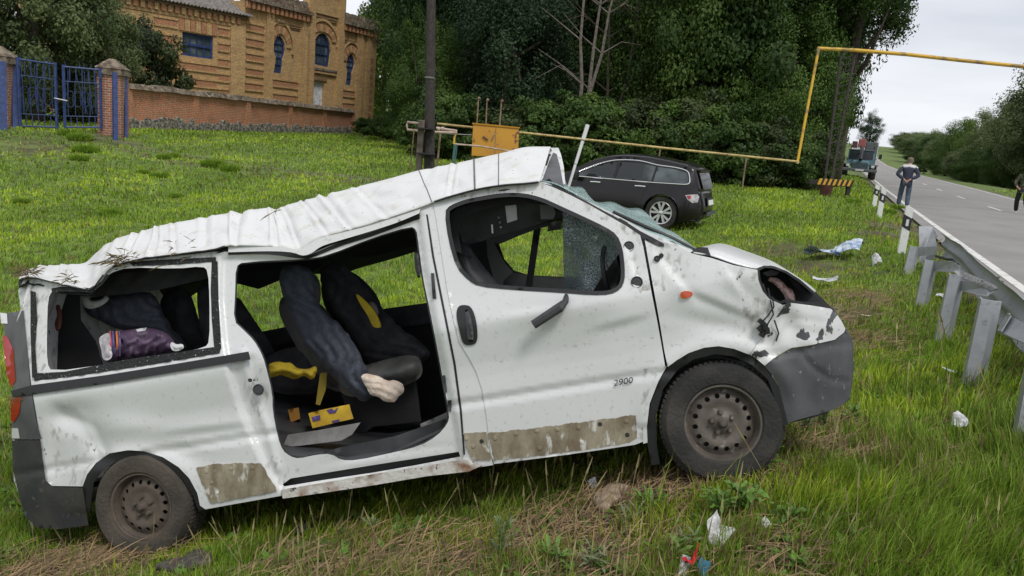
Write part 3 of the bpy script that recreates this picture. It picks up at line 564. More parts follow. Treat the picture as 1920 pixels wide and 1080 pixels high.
# torn turf stuck in the folds
mb = MB(); r_ = random.Random(3)
for cx, cy, n_, sp in ((52, 512, 70, 16), (215, 490, 60, 14), (516, 397, 7, 4), (235, 483, 30, 12), (130, 525, 20, 20), (20, 575, 6, 10), (30, 750, 14, 8), (330, 470, 14, 40)):
    for _ in range(n_):
        x = cx+r_.gauss(0, sp*.6); y = cy+r_.gauss(0, sp*.35); a = r_.uniform(-.6, 3.4); l = r_.uniform(.03, .12)
        p = S(x, y, .12 if cy < 530 else .0); d = (VU*math.cos(a)+VV*math.sin(a)*.6-VN*r_.uniform(0, .6)); e = VU*r_.uniform(-1, 1)+VV*r_.uniform(-1, 1)
        mb.add([p, p+VV*.004, p+d*l*.6+e*.01, p+d*l+e*.02-VV*.015], [(0, 1, 2), (1, 3, 2)])
tg = mb.build('stuck_grass', mat('stuck_dry_grass', (.16, .12, .05), .9, c2=(.07, .045, .025), scale=30), van, True); tg['kind'] = 'stuff'
# inner structure: floor, far side, tailgate, front end, underbody
def strip(name, pl, w0, w1, mt, n=6, th=.02):
    u, v = uv(np.array([a[0] for a in pl]), np.array([a[1] for a in pl]), w0)
    return loft_rows(name, [V(u, v, 0*u+w) for w in np.linspace(w0, w1, n)], mt, th)
strip('underbody', [(80, 935), (200, 905), (385, 945), (560, 918), (700, 896), (870, 872), (1000, 852), (1210, 826), (1240, 740), (1340, 700), (1450, 730), (1480, 785)], .10, 1.74, M_dark)
strip('cabin_floor', [(100, 800), (300, 800), (520, 850), (640, 866), (735, 851), (845, 800), (1000, 790), (1200, 700)], .06, 1.7, M_dgrey)
strip('tailgate', [(60, 520), (34, 600), (30, 720), (26, 826), (28, 900), (60, 985)], .16, 1.7, M_scuff)
strip('front_face', [(1560, 578), (1580, 612), (1596, 640), (1597, 700), (1590, 748), (1540, 775), (1480, 790)], .44, 1.4, M_bump)
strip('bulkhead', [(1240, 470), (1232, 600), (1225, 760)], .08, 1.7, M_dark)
FH1 = [(425, 524), (442, 531), (485, 542), (521, 527), (562, 512), (562, 603), (540, 612), (495, 621), (425, 634)]
FH2 = [(585, 510), (614, 489), (700, 480), (760, 466), (800, 455), (838, 455), (842, 560), (805, 567), (720, 579), (590, 602)]
FH3 = [(936, 458), (1002, 430), (1053, 405), (1120, 420), (1160, 450), (1165, 520), (1056, 519), (993, 516), (964, 507), (946, 486)]
FH0 = [(176, 557), (200, 552), (290, 545), (350, 533), (393, 525), (393, 610), (340, 640), (190, 650)]
far_out = [(130, 520), (200, 505), (300, 480), (430, 462), (600, 430), (800, 385), (900, 360), (1010, 350), (1060, 375), (1160, 425), (1260, 470), (1330, 490), (1400, 520), (1440, 600), (1450, 740), (1240, 760), (1000, 800), (700, 850), (400, 880), (170, 900)]
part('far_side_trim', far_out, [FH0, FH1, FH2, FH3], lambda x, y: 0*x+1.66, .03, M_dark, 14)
part('far_body_side', [(a+(1000-a)*-.006, b) for a, b in far_out], [FH0, FH1, FH2, FH3], lambda x, y: 0*x+1.70, .03, M_white, 14)
part('far_window_ledge', [(560, 603), (720, 580), (845, 562), (850, 600), (720, 618), (560, 640)], (), lambda x, y: 0*x+1.60, .06, M_dgrey, 12)
part('far_window_ledge', [(425, 634), (495, 622), (560, 608), (560, 640), (425, 665)], (), lambda x, y: 0*x+1.60, .06, M_dgrey, 12)
part('far_door_ledge', [(936, 505), (955, 510), (1000, 518), (1060, 522), (1160, 526), (1165, 560), (920, 560)], (), lambda x, y: 0*x+1.58, .08, M_dgrey, 12)
part('far_pillar', [(912, 447), (922, 447), (934, 470), (948, 495), (962, 510), (945, 525), (942, 542), (932, 542), (922, 510), (914, 480)], (), lambda x, y: 0*x+1.45, .06, M_mgrey, 10)
part('safety_belt_pillar', [(1001, 428), (1014, 428), (997, 545), (984, 545)], (), lambda x, y: 0*x+1.1, .04, M_rub, 12)
# front cabin
oc = part('overhead_console', [(858, 418), (862, 404), (900, 392), (935, 383), (985, 377), (1035, 380), (1042, 398), (1038, 411), (1000, 424), (950, 438), (919, 447), (905, 452), (869, 461), (862, 440)], (), lambda x, y: .42+.0015*(y-380), .10, M_dgrey, 9)
part('headliner_edge', [(838, 440), (842, 405), (858, 390), (900, 376), (950, 369), (1010, 374), (1020, 384), (985, 380), (935, 386), (900, 395), (862, 408), (860, 440), (866, 475), (850, 470)], (), lambda x, y: 0*x+.3, .05, M_dark, 9)
part('console_edge', [(919, 447), (1038, 411), (1030, 423), (1000, 432), (935, 457), (925, 455)], (), lambda x, y: 0*x+.5, .06, M_dark, 9, oc)
part('paper_label', [(947, 386), (968, 384), (970, 412), (951, 418)], (), lambda x, y: .408+.0015*(y-380), .004, mat('paper', (.62, .62, .66), .8), 12, oc)
for x, y in ((934, 400), (935, 408), (937, 417), (939, 426)):
    mb = MB(); c = S(x, y, .46); mb.lathe([(.0001, -.008), (.007, -.006), (.008, .01)], 10, fn=lambda p: c+VU*p[0]+VV*p[1]+VN*p[2]); mb.build('button', M_steeld, oc, True, True)
part('white_tag', [(921, 421), (924, 421), (925, 438), (922, 437)], (), lambda x, y: 0*x+.455, .004, M_lens, 12, oc)
part('sun_visor', [(1012, 382), (1036, 385), (1042, 400), (1037, 411), (1014, 411)], (), lambda x, y: 0*x+.40, .03, M_mgrey, 8)
part('sun_visor', [(1030, 418), (1052, 415), (1052, 430), (1026, 434)], (), lambda x, y: 0*x+1.2, .03, M_rub, 8)
inflate('driver_seat', [(852, 462), (870, 455), (885, 468), (905, 498), (925, 520), (945, 545), (945, 590), (870, 590), (850, 520)], lambda x, y, w: S(x, y, w), .55, .16, M_dgrey, van, 9, .15)
inflate('driver_headrest', [(850, 462), (862, 452), (880, 460), (890, 478), (884, 492), (860, 490)], lambda x, y, w: S(x, y, w), .50, .07, M_black, van, 6, .2)
inflate('dashboard', [(1085, 540), (1110, 525), (1128, 505), (1145, 482), (1165, 470), (1190, 480), (1190, 560), (1180, 640), (1080, 640)], lambda x, y, w: S(x, y, w), .8, .45, M_dgrey, van, 10, .05)
mb = MB(); c = S(1150, 512, .35); mb.tube([c+(VV*.17*math.cos(t)+(VN*.9+VU*.3)*.16*math.sin(t)) for t in np.linspace(0, 6.28, 25)], .014, 8, False); mb.build('steering_wheel', M_rub, van, True, True)
part('cracked_glass_sheet', [(1055, 396), (1075, 402), (1110, 418), (1150, 440), (1162, 455), (1166, 470), (1150, 490), (1128, 520), (1112, 546), (1070, 548), (1058, 547), (1056, 470)], (), lambda x, y: .22+.02*sn(x, y, .01, 6)+.004*(1160-x)*.5, .006, M_glassd, 8)
# rear cabin
Sx = lambda x, y, w: S(x, y, w)
inflate('seat_back', [(524, 560), (540, 552), (600, 560), (650, 640), (690, 710), (680, 740), (600, 730), (550, 640), (522, 590)], Sx, .95, .12, M_seat, van, 10, .1)
inflate('seat_headrest', [(526, 500), (545, 494), (575, 505), (600, 520), (602, 560), (598, 575), (560, 572), (536, 560)], Sx, .80, .07, M_seat, van, 7, .25)
inflate('seat_back', [(640, 500), (680, 520), (720, 570), (712, 640), (640, 640), (600, 560), (605, 510)], Sx, 1.25, .14, M_black, van, 10, .2)
inflate('seat_cushion', [(640, 700), (700, 680), (780, 660), (795, 690), (785, 715), (720, 735), (660, 748), (630, 730)], Sx, .75, .14, M_seat, van, 9, .1)
inflate('seat_cushion', [(470, 690), (530, 650), (590, 650), (620, 700), (600, 740), (510, 740), (500, 710)], Sx, 1.0, .14, M_black, van, 9, .2)
part('seat_base', [(640, 740), (660, 736), (700, 730), (780, 712), (790, 790), (700, 800), (680, 815), (665, 812), (650, 770)], (), lambda x, y: 0*x+.85, .25, M_dark, 12)
inflate('folded_seat', [(400, 600), (441, 545), (470, 590), (505, 640), (520, 670), (480, 690), (420, 680)], Sx, 1.2, .12, M_black, van, 10, .15)
inflate('rear_seat_back', [(295, 560), (330, 535), (352, 540), (365, 570), (372, 600), (395, 640), (360, 662), (300, 660)], Sx, 1.05, .12, M_black, van, 9, .15)
inflate('rear_seat_back', [(366, 545), (380, 530), (395, 532), (410, 560), (410, 650), (380, 650)], Sx, .9, .1, M_black, van, 9, .15)
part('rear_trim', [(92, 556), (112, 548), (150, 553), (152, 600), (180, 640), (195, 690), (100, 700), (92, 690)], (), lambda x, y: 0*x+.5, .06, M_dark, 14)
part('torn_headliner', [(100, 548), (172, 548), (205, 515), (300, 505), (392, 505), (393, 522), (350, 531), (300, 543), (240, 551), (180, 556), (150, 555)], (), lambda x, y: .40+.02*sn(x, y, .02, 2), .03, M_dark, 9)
inflate('metal_tube_bracket', [(103, 572), (112, 570), (117, 590), (116, 612), (106, 624), (101, 606), (108, 592)], Sx, .35, .02, mat('rusty_bracket', (.10, .03, .02), .7), van, 5, .3)
mb = MB(); mb.tube([S(112, 548, .2), S(170, 551, .5), S(250, 547, .8), S(330, 528, .8), S(393, 512, .5)], .012, 6); mb.build('headliner_wire', M_mgrey, van, True, True)
inflate('opening_glove', [(776, 470), (782, 465), (788, 490), (789, 518), (784, 523), (778, 505)], Sx, .12, .02, M_rub, van, 5, .3)
part('floor_panel_loose', [(530, 838), (540, 815), (600, 806), (676, 792), (660, 815), (640, 826), (600, 831), (560, 836)], (), lambda x, y: .32-.002*(y-790), .02, M_lgrey, 10)
part('floor_edge', [(596, 851), (640, 838), (740, 818), (836, 785), (838, 797), (815, 818), (780, 835), (735, 848), (668, 860), (640, 861), (622, 850)], (), lambda x, y: .14+.02*sn(x, y, .01, 3), .03, M_dgrey, 9)
part('floor_mat_edge', [(788, 795), (840, 772), (838, 786), (790, 803)], (), lambda x, y: 0*x+.2, .02, M_lgrey, 9)
# things lying in the van: each of its own
def thing_on(name, poly, w, th, mt, label, cat, group=None, **k):
    o = inflate(name, poly, Sx, w, th, mt, None, **k); return tag(o, label, cat, group)
def drape(name, poly, w0, mt, label, cat, ax, af, amp, seed=1, parent=None):
    poly = dens(chaikin(poly, 1), 5.); poly = poly+np.stack([sn(poly[:, 0], poly[:, 1], .03, 61+seed), sn(poly[:, 0], poly[:, 1], .03, 62+seed)], 1)*1.8; c, s_ = math.cos(ax), math.sin(ax)
    def wf(x, y):
        q_ = -x*s_+y*c; l = x*c+y*s_; e = pdist(np.stack([x, y], 1), poly); ph = q_*af+.9*np.sin(l*.022+seed)+.35*np.sin(l*.07+q_*.03)
        return w0(x, y)-amp*(np.abs(np.sin(ph*3.14))**.55-.5)-amp*.35*(ridge(x, y, .02, seed)-.5)*2+amp*2.2*np.exp(-e/7.)
    o = solid(name, poly, (), lambda x, y, dw: S(x, y, wf(x, y)+dw), .015, mt, parent, 4.2); return tag(o, label, cat) if cat else o
bl = drape('blanket', [(522, 520), (530, 503), (545, 499), (560, 496), (578, 504), (590, 520), (590, 545), (600, 575), (618, 596), (640, 610), (660, 635), (672, 660), (688, 690), (700, 725), (704, 744), (690, 752), (668, 748), (640, 724), (612, 694), (585, 660), (560, 630), (545, 598), (542, 568), (530, 556)], lambda x, y: .58+.0006*(y-500)*0, M_blanket, 'dark blue fleece blanket hanging from the middle seat in the open doorway', 'blanket', 1.0, .045, .040, 2)
drape('cream_lining', [(676, 702), (692, 700), (708, 706), (724, 712), (742, 713), (757, 724), (755, 738), (742, 751), (724, 753), (706, 745), (690, 735), (682, 720)], lambda x, y: .50+0*x, M_cream, None, None, .55, .075, .014, 3, bl)
jk = drape('jacket', [(598, 512), (608, 498), (625, 490), (645, 495), (668, 518), (690, 546), (712, 573), (735, 598), (762, 622), (785, 640), (803, 652), (807, 668), (785, 690), (760, 696), (742, 690), (700, 698), (680, 664), (655, 628), (630, 590), (608, 555)], lambda x, y: .92+0*x, M_black, 'crumpled black jacket with a yellow stripe thrown over the front of the middle seats', 'jacket', .9, .035, .045, 4)
inflate('yellow_stripe', [(665, 549), (672, 552), (690, 568), (705, 585), (716, 612), (713, 615), (699, 614), (690, 592), (676, 572)], Sx, .84, .012, M_yel, jk, 5, .2)
inflate('stripe_lining', [(690, 566), (702, 566), (710, 580), (710, 595), (700, 585)], Sx, .86, .012, M_seat, jk, 5, .2)
yb = drape('vest', [(503, 690), (510, 681), (528, 678), (548, 682), (560, 690), (575, 692), (592, 686), (595, 700), (588, 712), (570, 706), (552, 712), (535, 704), (518, 704), (505, 708)], lambda x, y: .62+0*x, M_yel, 'crumpled yellow vest lying behind the rear door post', 'vest', .2, .06, .03, 6)
part('yellow_strap', [(600, 700), (613, 698), (611, 730), (600, 760), (592, 758)], (), lambda x, y: 0*x+.7, .01, mat('dull_yellow_webbing', (.22, .17, .02), .8), 8)
cb = part('yellow_carton', [(578, 775), (600, 769), (655, 758), (658, 770), (663, 785), (640, 790), (586, 803)], (), lambda x, y: 0*x+.55, .16, M_box, 9); cb.parent = None; cb.matrix_parent_inverse = Matrix.Identity(4)
tag(cb, 'yellow printed carton standing on the van floor under the seat', 'box')
for pl in ([(584, 782), (600, 778), (601, 787), (587, 791)], [(612, 769), (622, 766), (626, 770), (634, 764), (630, 774), (618, 776)], [(622, 789), (636, 786), (637, 790), (624, 793)]): part('printed_mark', pl, (), lambda x, y: 0*x+.546, .003, M_purp, 8, cb)
o2 = part('orange_carton', [(540, 768), (560, 764), (563, 785), (545, 792)], (), lambda x, y: 0*x+.8, .12, mat('dull_orange_card', (.30, .14, .02), .8), 9); o2.parent = None
tag(o2, 'small dull orange carton in the dark left of the yellow one', 'box')
bag = thing_on('bag', [(186, 655), (200, 630), (215, 622), (240, 618), (275, 614), (300, 618), (318, 628), (330, 645), (335, 658), (300, 665), (250, 672), (205, 680), (192, 676)], .42, .12, mat('plum_nylon', (.075, .045, .085), .55, c2=(.13, .085, .14), scale=6, bump=.2, bscale=30), 'plum coloured sports bag with striped end inside the broken rear window', 'bag', step=5, fold=.6, fs=.03, pw=.3)
inflate('white_panel', [(184, 634), (196, 626), (206, 622), (208, 650), (212, 672), (193, 678), (190, 655)], Sx, .30, .03, mat('white_nylon', (.62, .60, .60), .6, c2=(.35, .33, .35), scale=20), bag, 5, .4)
for i, (c, x) in enumerate((((.45, .08, .12), 205), ((.10, .09, .25), 210), ((.60, .16, .04), 217), ((.12, .1, .25), 222))):
    part('stripe', [(x, 621), (x+3, 620), (x+5, 645), (x+4, 668), (x+1, 668), (x+1, 645)], (), lambda a, b: .29+.0016*abs(b-645), .01, mat('stripe_colour', c, .6), 6, bag)
part('zip_pull', [(255, 618), (262, 616), (275, 614), (272, 620), (258, 622)], (), lambda x, y: 0*x+.29, .01, M_lens, 6, bag)
thing_on('plastic_wrapper', [(318, 648), (322, 640), (330, 646), (344, 644), (345, 655), (325, 660)], .28, .02, M_lens, 'small white plastic wrapper at the right end of the plum sports bag', 'wrapper', step=4, fold=.5, fs=.06)
drape('coat', [(155, 575), (165, 560), (180, 556), (210, 553), (250, 548), (290, 548), (300, 575), (320, 610), (345, 640), (355, 655), (320, 650), (290, 618), (240, 620), (215, 615), (190, 600), (165, 590)], lambda x, y: .65+0*x, M_blanket, 'dark grey coat heaped over the luggage behind the rear window', 'coat', .7, .04, .045, 5)
thing_on('rag', [(153, 556), (165, 556), (172, 566), (190, 562), (200, 552), (206, 562), (190, 574), (170, 580), (156, 575)], .50, .03, mat('pale_rag', (.40, .39, .37), .8), 'pale grey rag stuffed beside the coat under the torn headliner', 'rag', step=5, fold=.6, fs=.05)
# wheels
def wheel(hx, hy, dep, r, mt, mr, mh, steer, label):
    c = P(hx, hy, dep)+VN*0.; ax = VN*math.cos(steer)+VU*math.sin(steer); uu = VU*math.cos(steer)-VN*math.sin(steer)
    fn = lambda p: c+uu*p[0]+VV*p[1]+ax*p[2]
    t = part0('wheel', [(r*.62, -.005), (r*.66, -.022), (r*.80, -.032), (r*.92, -.024), (r*.975, .0), (r, .035), (r, .085)], fn, mt); t['label'] = label
    mb = MB()
    mb.lathe([(r*.62, -.005), (r*.6, .0), (r*.6, .2), (r*.7, .2), (r, .16), (r, .085)], 56, fn=fn)
    for k in range(72):                     # tread blocks
        a = 6.28318*k/72; X = Matrix.Rotation(a, 4, 'Z')
        for j, z0 in enumerate((.02, .075, .13)):
            v = [fn(tuple(X @ Vector(q_))) for q_ in [(x, y, z) for x in (r-.004, r+.006) for y in (-.010, .010) for z in (z0, z0+.04)]]
            mb.add(v, [(0, 1, 3, 2), (4, 6, 7, 5), (0, 4, 5, 1), (2, 3, 7, 6), (0, 2, 6, 4), (1, 5, 7, 3)])
    mb.build('tread', mt, t, smooth_=False)
    rr = r*.62; mb = MB(); mb.lathe([(rr+.004, -.012), (rr-.006, -.012), (rr-.012, .0), (rr-.02, .018), (rr*.90, .028), (rr*.88, .045)], 56, fn=fn); mb.build('rim_lip', mr, t, smooth_=True)
    rd = rr*.89; hol = [[(rd*.80*math.cos(a)+rd*.078*math.cos(b), rd*.80*math.sin(a)+rd*.078*math.sin(b)) for b in np.linspace(0, 6.283, 11)[:-1]] for a in np.linspace(0, 6.283, 17)[:-1]]
    circ = [(rd*math.cos(a), rd*math.sin(a)) for a in np.linspace(0, 6.283, 49)[:-1]]
    hp = np.array([(0, .004), (.045, .004), (.055, .022), (.085, .026), (.105, .018), (.125, .014), (.15, .022), (.17, .04), (.3, .06)])
    def pf(x, y, dw):
        z = np.interp(np.hypot(x, y), hp[:, 0]*rd/.18, hp[:, 1])+dw; return c+uu*x[:, None]+VV*y[:, None]+ax*z[:, None]
    solid('rim_disc', circ, hol, pf, .01, mr, t, .016, False)
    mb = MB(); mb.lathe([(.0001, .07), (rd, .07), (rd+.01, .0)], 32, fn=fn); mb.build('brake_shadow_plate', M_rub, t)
    mb = MB(); mb.lathe([(.0001, -.022), (.016, -.02), (.022, -.008), (.03, .0), (.036, .012)], 20, fn=fn); mb.build('hub_cap', mh, t, smooth_=True)
    for k in range(5):
        a = 6.283*k/5+.3; cx, cy = .056*math.cos(a), .056*math.sin(a); mb = MB()
        mb.lathe([(.0001, -.012), (.010, -.011), (.014, .0), (.017, .02)], 8, fn=lambda p: fn((p[0]+cx, p[1]+cy, p[2]+.004))); mb.build('wheel_nut', mh, t, smooth_=True)
def part0(name, prof, fn, mt):
    mb = MB(); mb.lathe(prof, 64, fn=fn); o = mb.build(name, mt, van, True, True); return o
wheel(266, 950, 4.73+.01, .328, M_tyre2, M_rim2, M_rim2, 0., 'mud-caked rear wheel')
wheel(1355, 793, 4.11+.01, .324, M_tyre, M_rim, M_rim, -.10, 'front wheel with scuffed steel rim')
for u_ in (0., 3.5):                        # wheels on the far side
    mb = MB(); mb.lathe([(.0001, 1.75), (.2, 1.76), (.32, 1.76), (.335, 1.74), (.335, 1.58), (.2, 1.56)], 40, fn=lambda p: HR+VU*(u_+p[0])+VV*p[1]+VN*p[2]); mb.build('wheel', M_tyre, van, True, True)
# aerial
mb = MB(); a0, a1 = S(1066, 350, .62), S(1102, 234, .62)
for t0, t1, r_ in ((0, .36, .009), (.37, .74, .010), (.76, 1, .013)): mb.tube([a0+(a1-a0)*t0, a0+(a1-a0)*t1], r_, 8)
mb.build('antenna', mat('pale_metal', (.6, .6, .58), .5), van, True, True)
# ================================================================== ground
def axis(a, b, fine0, fine1, fs, g):
    v = list(np.arange(fine0, fine1, fs)); s_ = fs; x = v[-1]
    while x < b: s_ *= g; x += s_; v.append(x)
    s_ = fs; x = v[0]; l = []
    while x > a: s_ *= g; x -= s_; l.append(x)
    return np.array(l[::-1]+v)
gx = axis(-2500, 3000, -9, 9, .12, 1.05); gy = axis(-60, 4500, 1, 16, .12, 1.035)
X_, Y_ = np.meshgrid(gx, gy); Z_ = ground(X_, Y_)
gp = lambda pts: [G(np.array([a*1.]), np.array([b*1.]))[0][:2] for a, b in pts]
# bare and straw patches, by place on the ground
BARE = [(G(np.array([x*1.]), np.array([y*1.]))[0][:2], r, s_) for x, y, r, s_ in ((190, 258, .7, 1.), (215, 263, .6, 1.), (235, 268, .6, .9), (180, 1062, .36, .9), (60, 1075, .3, .7), (1010, 1000, .28, .8), (1130, 970, .26, .8), (1200, 925, .28, .9), (1290, 890, .30, 1.), (1400, 885, .25, .8), (1500, 850, .35, .8), (1130, 1050, .28, .75), (1460, 1050, .24, .65), (1560, 590, .7, .75), (1500, 640, .6, .6), (1530, 500, .9, .6), (1480, 470, 1.0, .55), (1690, 430, .9, 1.1), (1660, 440, .7, 1.), (1640, 860, .30, .6), (640, 1065, .45, .6), (850, 1060, .4, .55), (1620, 640, .4, .5), (60, 275, 1.6, .6), (1620, 560, .5, .5), (960, 870, .4, .5), (1560, 800, .3, .5))]
TRACK = np.array(gp([(175, 252), (230, 268), (330, 292), (420, 305), (520, 318), (640, 330), (760, 345), (900, 372)])); TRACK2 = TRACK+np.array([.5, -1.3])
def bare(x, y):
    b = np.zeros_like(x)
    for c, r, s_ in BARE: b = np.maximum(b, s_*np.exp(-(((x-c[0])**2+(y-c[1])**2)/r**2)))
    b = b+.12*sn(x, y, 2.2, 31)+.08*sn(x, y, 6, 32); p = np.stack([x.ravel(), y.ravel()], 1)
    d = np.minimum(pdist(p, TRACK, False), pdist(p, TRACK2, False)).reshape(x.shape); b = np.maximum(b, .50*np.exp(-(d/.28)**2)+.15*sn(x, y, .5, 33)*(d < 1))
    o = roadoff(x, y); b = np.maximum(b, .9*np.exp(-((o+.45)/.3)**2)*(1+.3*sn(x, y, .6, 34))); b = np.maximum(b, .6*np.exp(-((o-7.9)/.4)**2))
    return b
B_ = bare(X_, Y_); p_ = 0.5+.5*np.clip(sn(X_, Y_, .16, 41)*.6+sn(X_, Y_, .7, 42)*.4, -1, 1)
g1 = np.array([.085, .16, .018]); g2 = np.array([.17, .25, .03]); so_ = np.array([.085, .055, .033]); tk = np.array([.19, .17, .13])
colr = g1+(g2-g1)*p_[..., None]; bb = np.clip((B_-.25)/.4, 0, 1)[..., None]; colr = colr*(1-bb)+so_*bb
tb = np.clip(pdist(np.stack([X_.ravel(), Y_.ravel()], 1), TRACK, False).reshape(X_.shape)/.35, 0, 1); colr = np.where(((tb < 1) & (Y_ > 18))[..., None], colr*.6+tk*.4, colr)
nx, ny = len(gx), len(gy); vi = np.arange(nx*ny).reshape(ny, nx); fq = np.stack([vi[:-1, :-1], vi[:-1, 1:], vi[1:, 1:], vi[1:, :-1]], -1).reshape(-1, 4)
M_ground = mat('meadow_soil', (.1, .1, .05), .95, attr='Col', c2=(.05, .06, .018), scale=5, lo=.4, hi=.62, c3=(.13, .17, .04), s3=1.2, lo3=.5, hi3=.7, bump=1., bscale=22)
o = link('meadow_ground', bigmesh('meadow_ground', np.stack([X_, Y_, Z_], -1).reshape(-1, 3), fq, True, colr.reshape(-1, 3)), M_ground); o['kind'] = 'structure'
# ------------------------------------------------------------------ road
M_asph = mat('asphalt', (.25, .24, .225), .88, c2=(.19, .183, .175), scale=.7, lo=.35, hi=.7, c3=(.33, .32, .30), s3=160, lo3=.55, hi3=.66, bump=.35, bscale=220)
M_line = mat('worn_road_paint', (.62, .61, .57), .7, c2=(.30, .29, .27), scale=6, lo=.52, hi=.7)
def rpt(off, y, dz=0.):                    # road point: off metres right of the left edge line
    k = math.sqrt(1+RDX**2); x = RX0+RDX*(y-RY0); return np.array([x+off/k, y-off*RDX/k, float(zroad(y))+dz])
def ribbon(name, o0, o1, ys, dz, mt, parent=None, n=2, crown=True):
    offs = np.linspace(o0, o1, n); v = np.array([[rpt(a, y, dz+(.05-.05*((a-3.4)/3.9)**2 if crown else 0)) for a in offs] for y in ys]).reshape(-1, 3); f = [(i*n+j, i*n+j+1, (i+1)*n+j+1, (i+1)*n+j) for i in range(len(ys)-1) for j in range(n-1)]
    me = bpy.data.meshes.new(name); me.from_pydata(v.tolist(), [], f); return link(name, me, mt, parent)
ys = np.concatenate([np.arange(-30, 60, 1.5), np.arange(60, 480, 5)])
rd_ = ribbon('road', -.35, 7.35, ys, .02, M_asph, n=7); rd_['kind'] = 'structure'
ribbon('edge_line', -.07, .07, ys, .026, M_line, rd_); ribbon('edge_line', 6.83, 6.97, ys, .026, M_line, rd_)
y = -24.
while y < 300:
    ribbon('lane_dash', 3.37, 3.51, np.linspace(y, y+2.7, 3), .027, M_line, rd_); y += 9.2 if y < 150 else 12
# ------------------------------------------------------------------ grass
def blades(n, r0, r1, a0, a1, hmin, hmax, wk, seed, pw=1.0, keep=None, tall=None, flat=0.):
    R = np.random.default_rng(seed); u = R.random(n); r = (r0**(1-pw)+u*(r1**(1-pw)-r0**(1-pw)))**(1/(1-pw)) if abs(pw-1) > 1e-3 else r0*(r1/r0)**u
    a = R.uniform(a0, a1, n); x = r*np.sin(a); y = r*np.cos(a); o = roadoff(x, y); b = bare(x, y)
    k = ((o < -.28+.1*sn(x, y, .8, 35)) | ((o > 7.7))) & (R.random(n) > np.clip((b-.28)/.35, 0, .93))
    if keep is not None: k &= keep(x, y)
    x, y, r, b = x[k], y[k], r[k], b[k]; n = len(x); z = ground(x, y)
    pt = .5+.5*np.clip(sn(x, y, .16, 41)*.6+sn(x, y, .7, 42)*.4, -1, 1); cl = np.clip(.5+.5*sn(x, y, 1.6, 51), 0, 1)
    h = R.uniform(hmin, hmax, n)*(.55+.9*cl)
    if tall is not None: h *= tall(x, y)
    wd = np.maximum(.0035, wk*r)*R.uniform(.7, 1.4, n); th = R.uniform(0, 6.283, n); dx, dy = np.cos(th), np.sin(th)
    la = R.uniform(0, 6.283, n); lean = h*np.abs(R.normal(0, .42+flat, n)); lx, ly = np.cos(la)*lean, np.sin(la)*lean
    lx += h*.18*sn(x, y, .35, 91); ly += h*.2*sn(x, y, .35, 92); hz = np.sqrt(np.maximum(h*h-lean*lean*.6, (h*.25)**2))
    B0 = np.stack([x, y, z-.01], 1); D = np.stack([dx, dy, 0*dx], 1)*(wd/2)[:, None]; Lm = np.stack([lx*.35, ly*.35, hz*.58], 1); Lt = np.stack([lx, ly, hz], 1)
    v = np.stack([B0-D, B0+D, B0+Lm-D*.8, B0+Lm+D*.8, B0+Lt], 1).reshape(-1, 3); i = np.arange(n)[:, None]*5
    f = np.concatenate([i+np.array([[0, 1, 3]]), i+np.array([[0, 3, 2]]), i+np.array([[2, 3, 4]])], 0)
    t = R.random(n)[:, None]; A = np.array([.125, .235, .020]); Bc = np.array([.28, .385, .045]); Cc = np.array([.045, .10, .018]); c = A*(1-t)+Bc*t; c = c*(1-.5*(R.random(n)[:, None] < .25)); c = np.where(R.random(n)[:, None] < .22, np.array([.36, .46, .10]), c); c = c*(.75+.5*pt[:, None])
    yl = (pt > .62)[:, None]; c = np.where(yl, c*np.array([1.25, 1.12, .8]), c); c = c*np.where(r > 8, 1.12, 1.)[:, None]*np.array([1, 1.04, .85])
    dry = R.random(n) < (np.where(r > 9, .02, .06)+np.clip(b*.9, 0, .75)); dc = np.array([.30, .215, .10])*R.uniform(.35, 1.15, n)[:, None]; c = np.where(dry[:, None], dc, c)
    return v, f, np.repeat(c, 5, 0)
M_grass = mat('grass_blade', (.1, .2, .03), .65, attr='Col', spec=.25, transl=.35)
def tallf(x, y):
    o = roadoff(x, y); t = 1+.5*np.exp(-((o+1.3)/1.0)**2)*(y < 14)
    c = G(np.array([1780.]), np.array([960.]))[0]; t = t+.9*np.exp(-(((x-c[0])/.9)**2+((y-c[1])/.8)**2)); return t
vs, fs, cs, off = [], [], [], 0
for args in (dict(n=255000, r0=2.2, r1=8, a0=-1.0, a1=.85, hmin=.035, hmax=.105, wk=.0013, seed=1, pw=.9, tall=tallf),
             dict(n=250000, r0=8, r1=20, a0=-1.05, a1=.80, hmin=.045, hmax=.10, wk=.0010, seed=2, pw=1.1),
             dict(n=160000, r0=20, r1=70, a0=-1.0, a1=.8, hmin=.06, hmax=.12, wk=.0012, seed=3, pw=1.6),
             dict(n=9000, r0=2.5, r1=12, a0=-.8, a1=.8, hmin=.14, hmax=.27, wk=.0009, seed=4, pw=1.0, keep=lambda x, y: sn(x, y, .5, 77) > .1)):
    v, f, c = blades(**args); vs.append(v); fs.append(f+off); cs.append(c); off += len(v)
o = link('meadow_grass', bigmesh('meadow_grass', np.vstack(vs), np.vstack(fs), False, np.vstack(cs)), M_grass); o['kind'] = 'stuff'
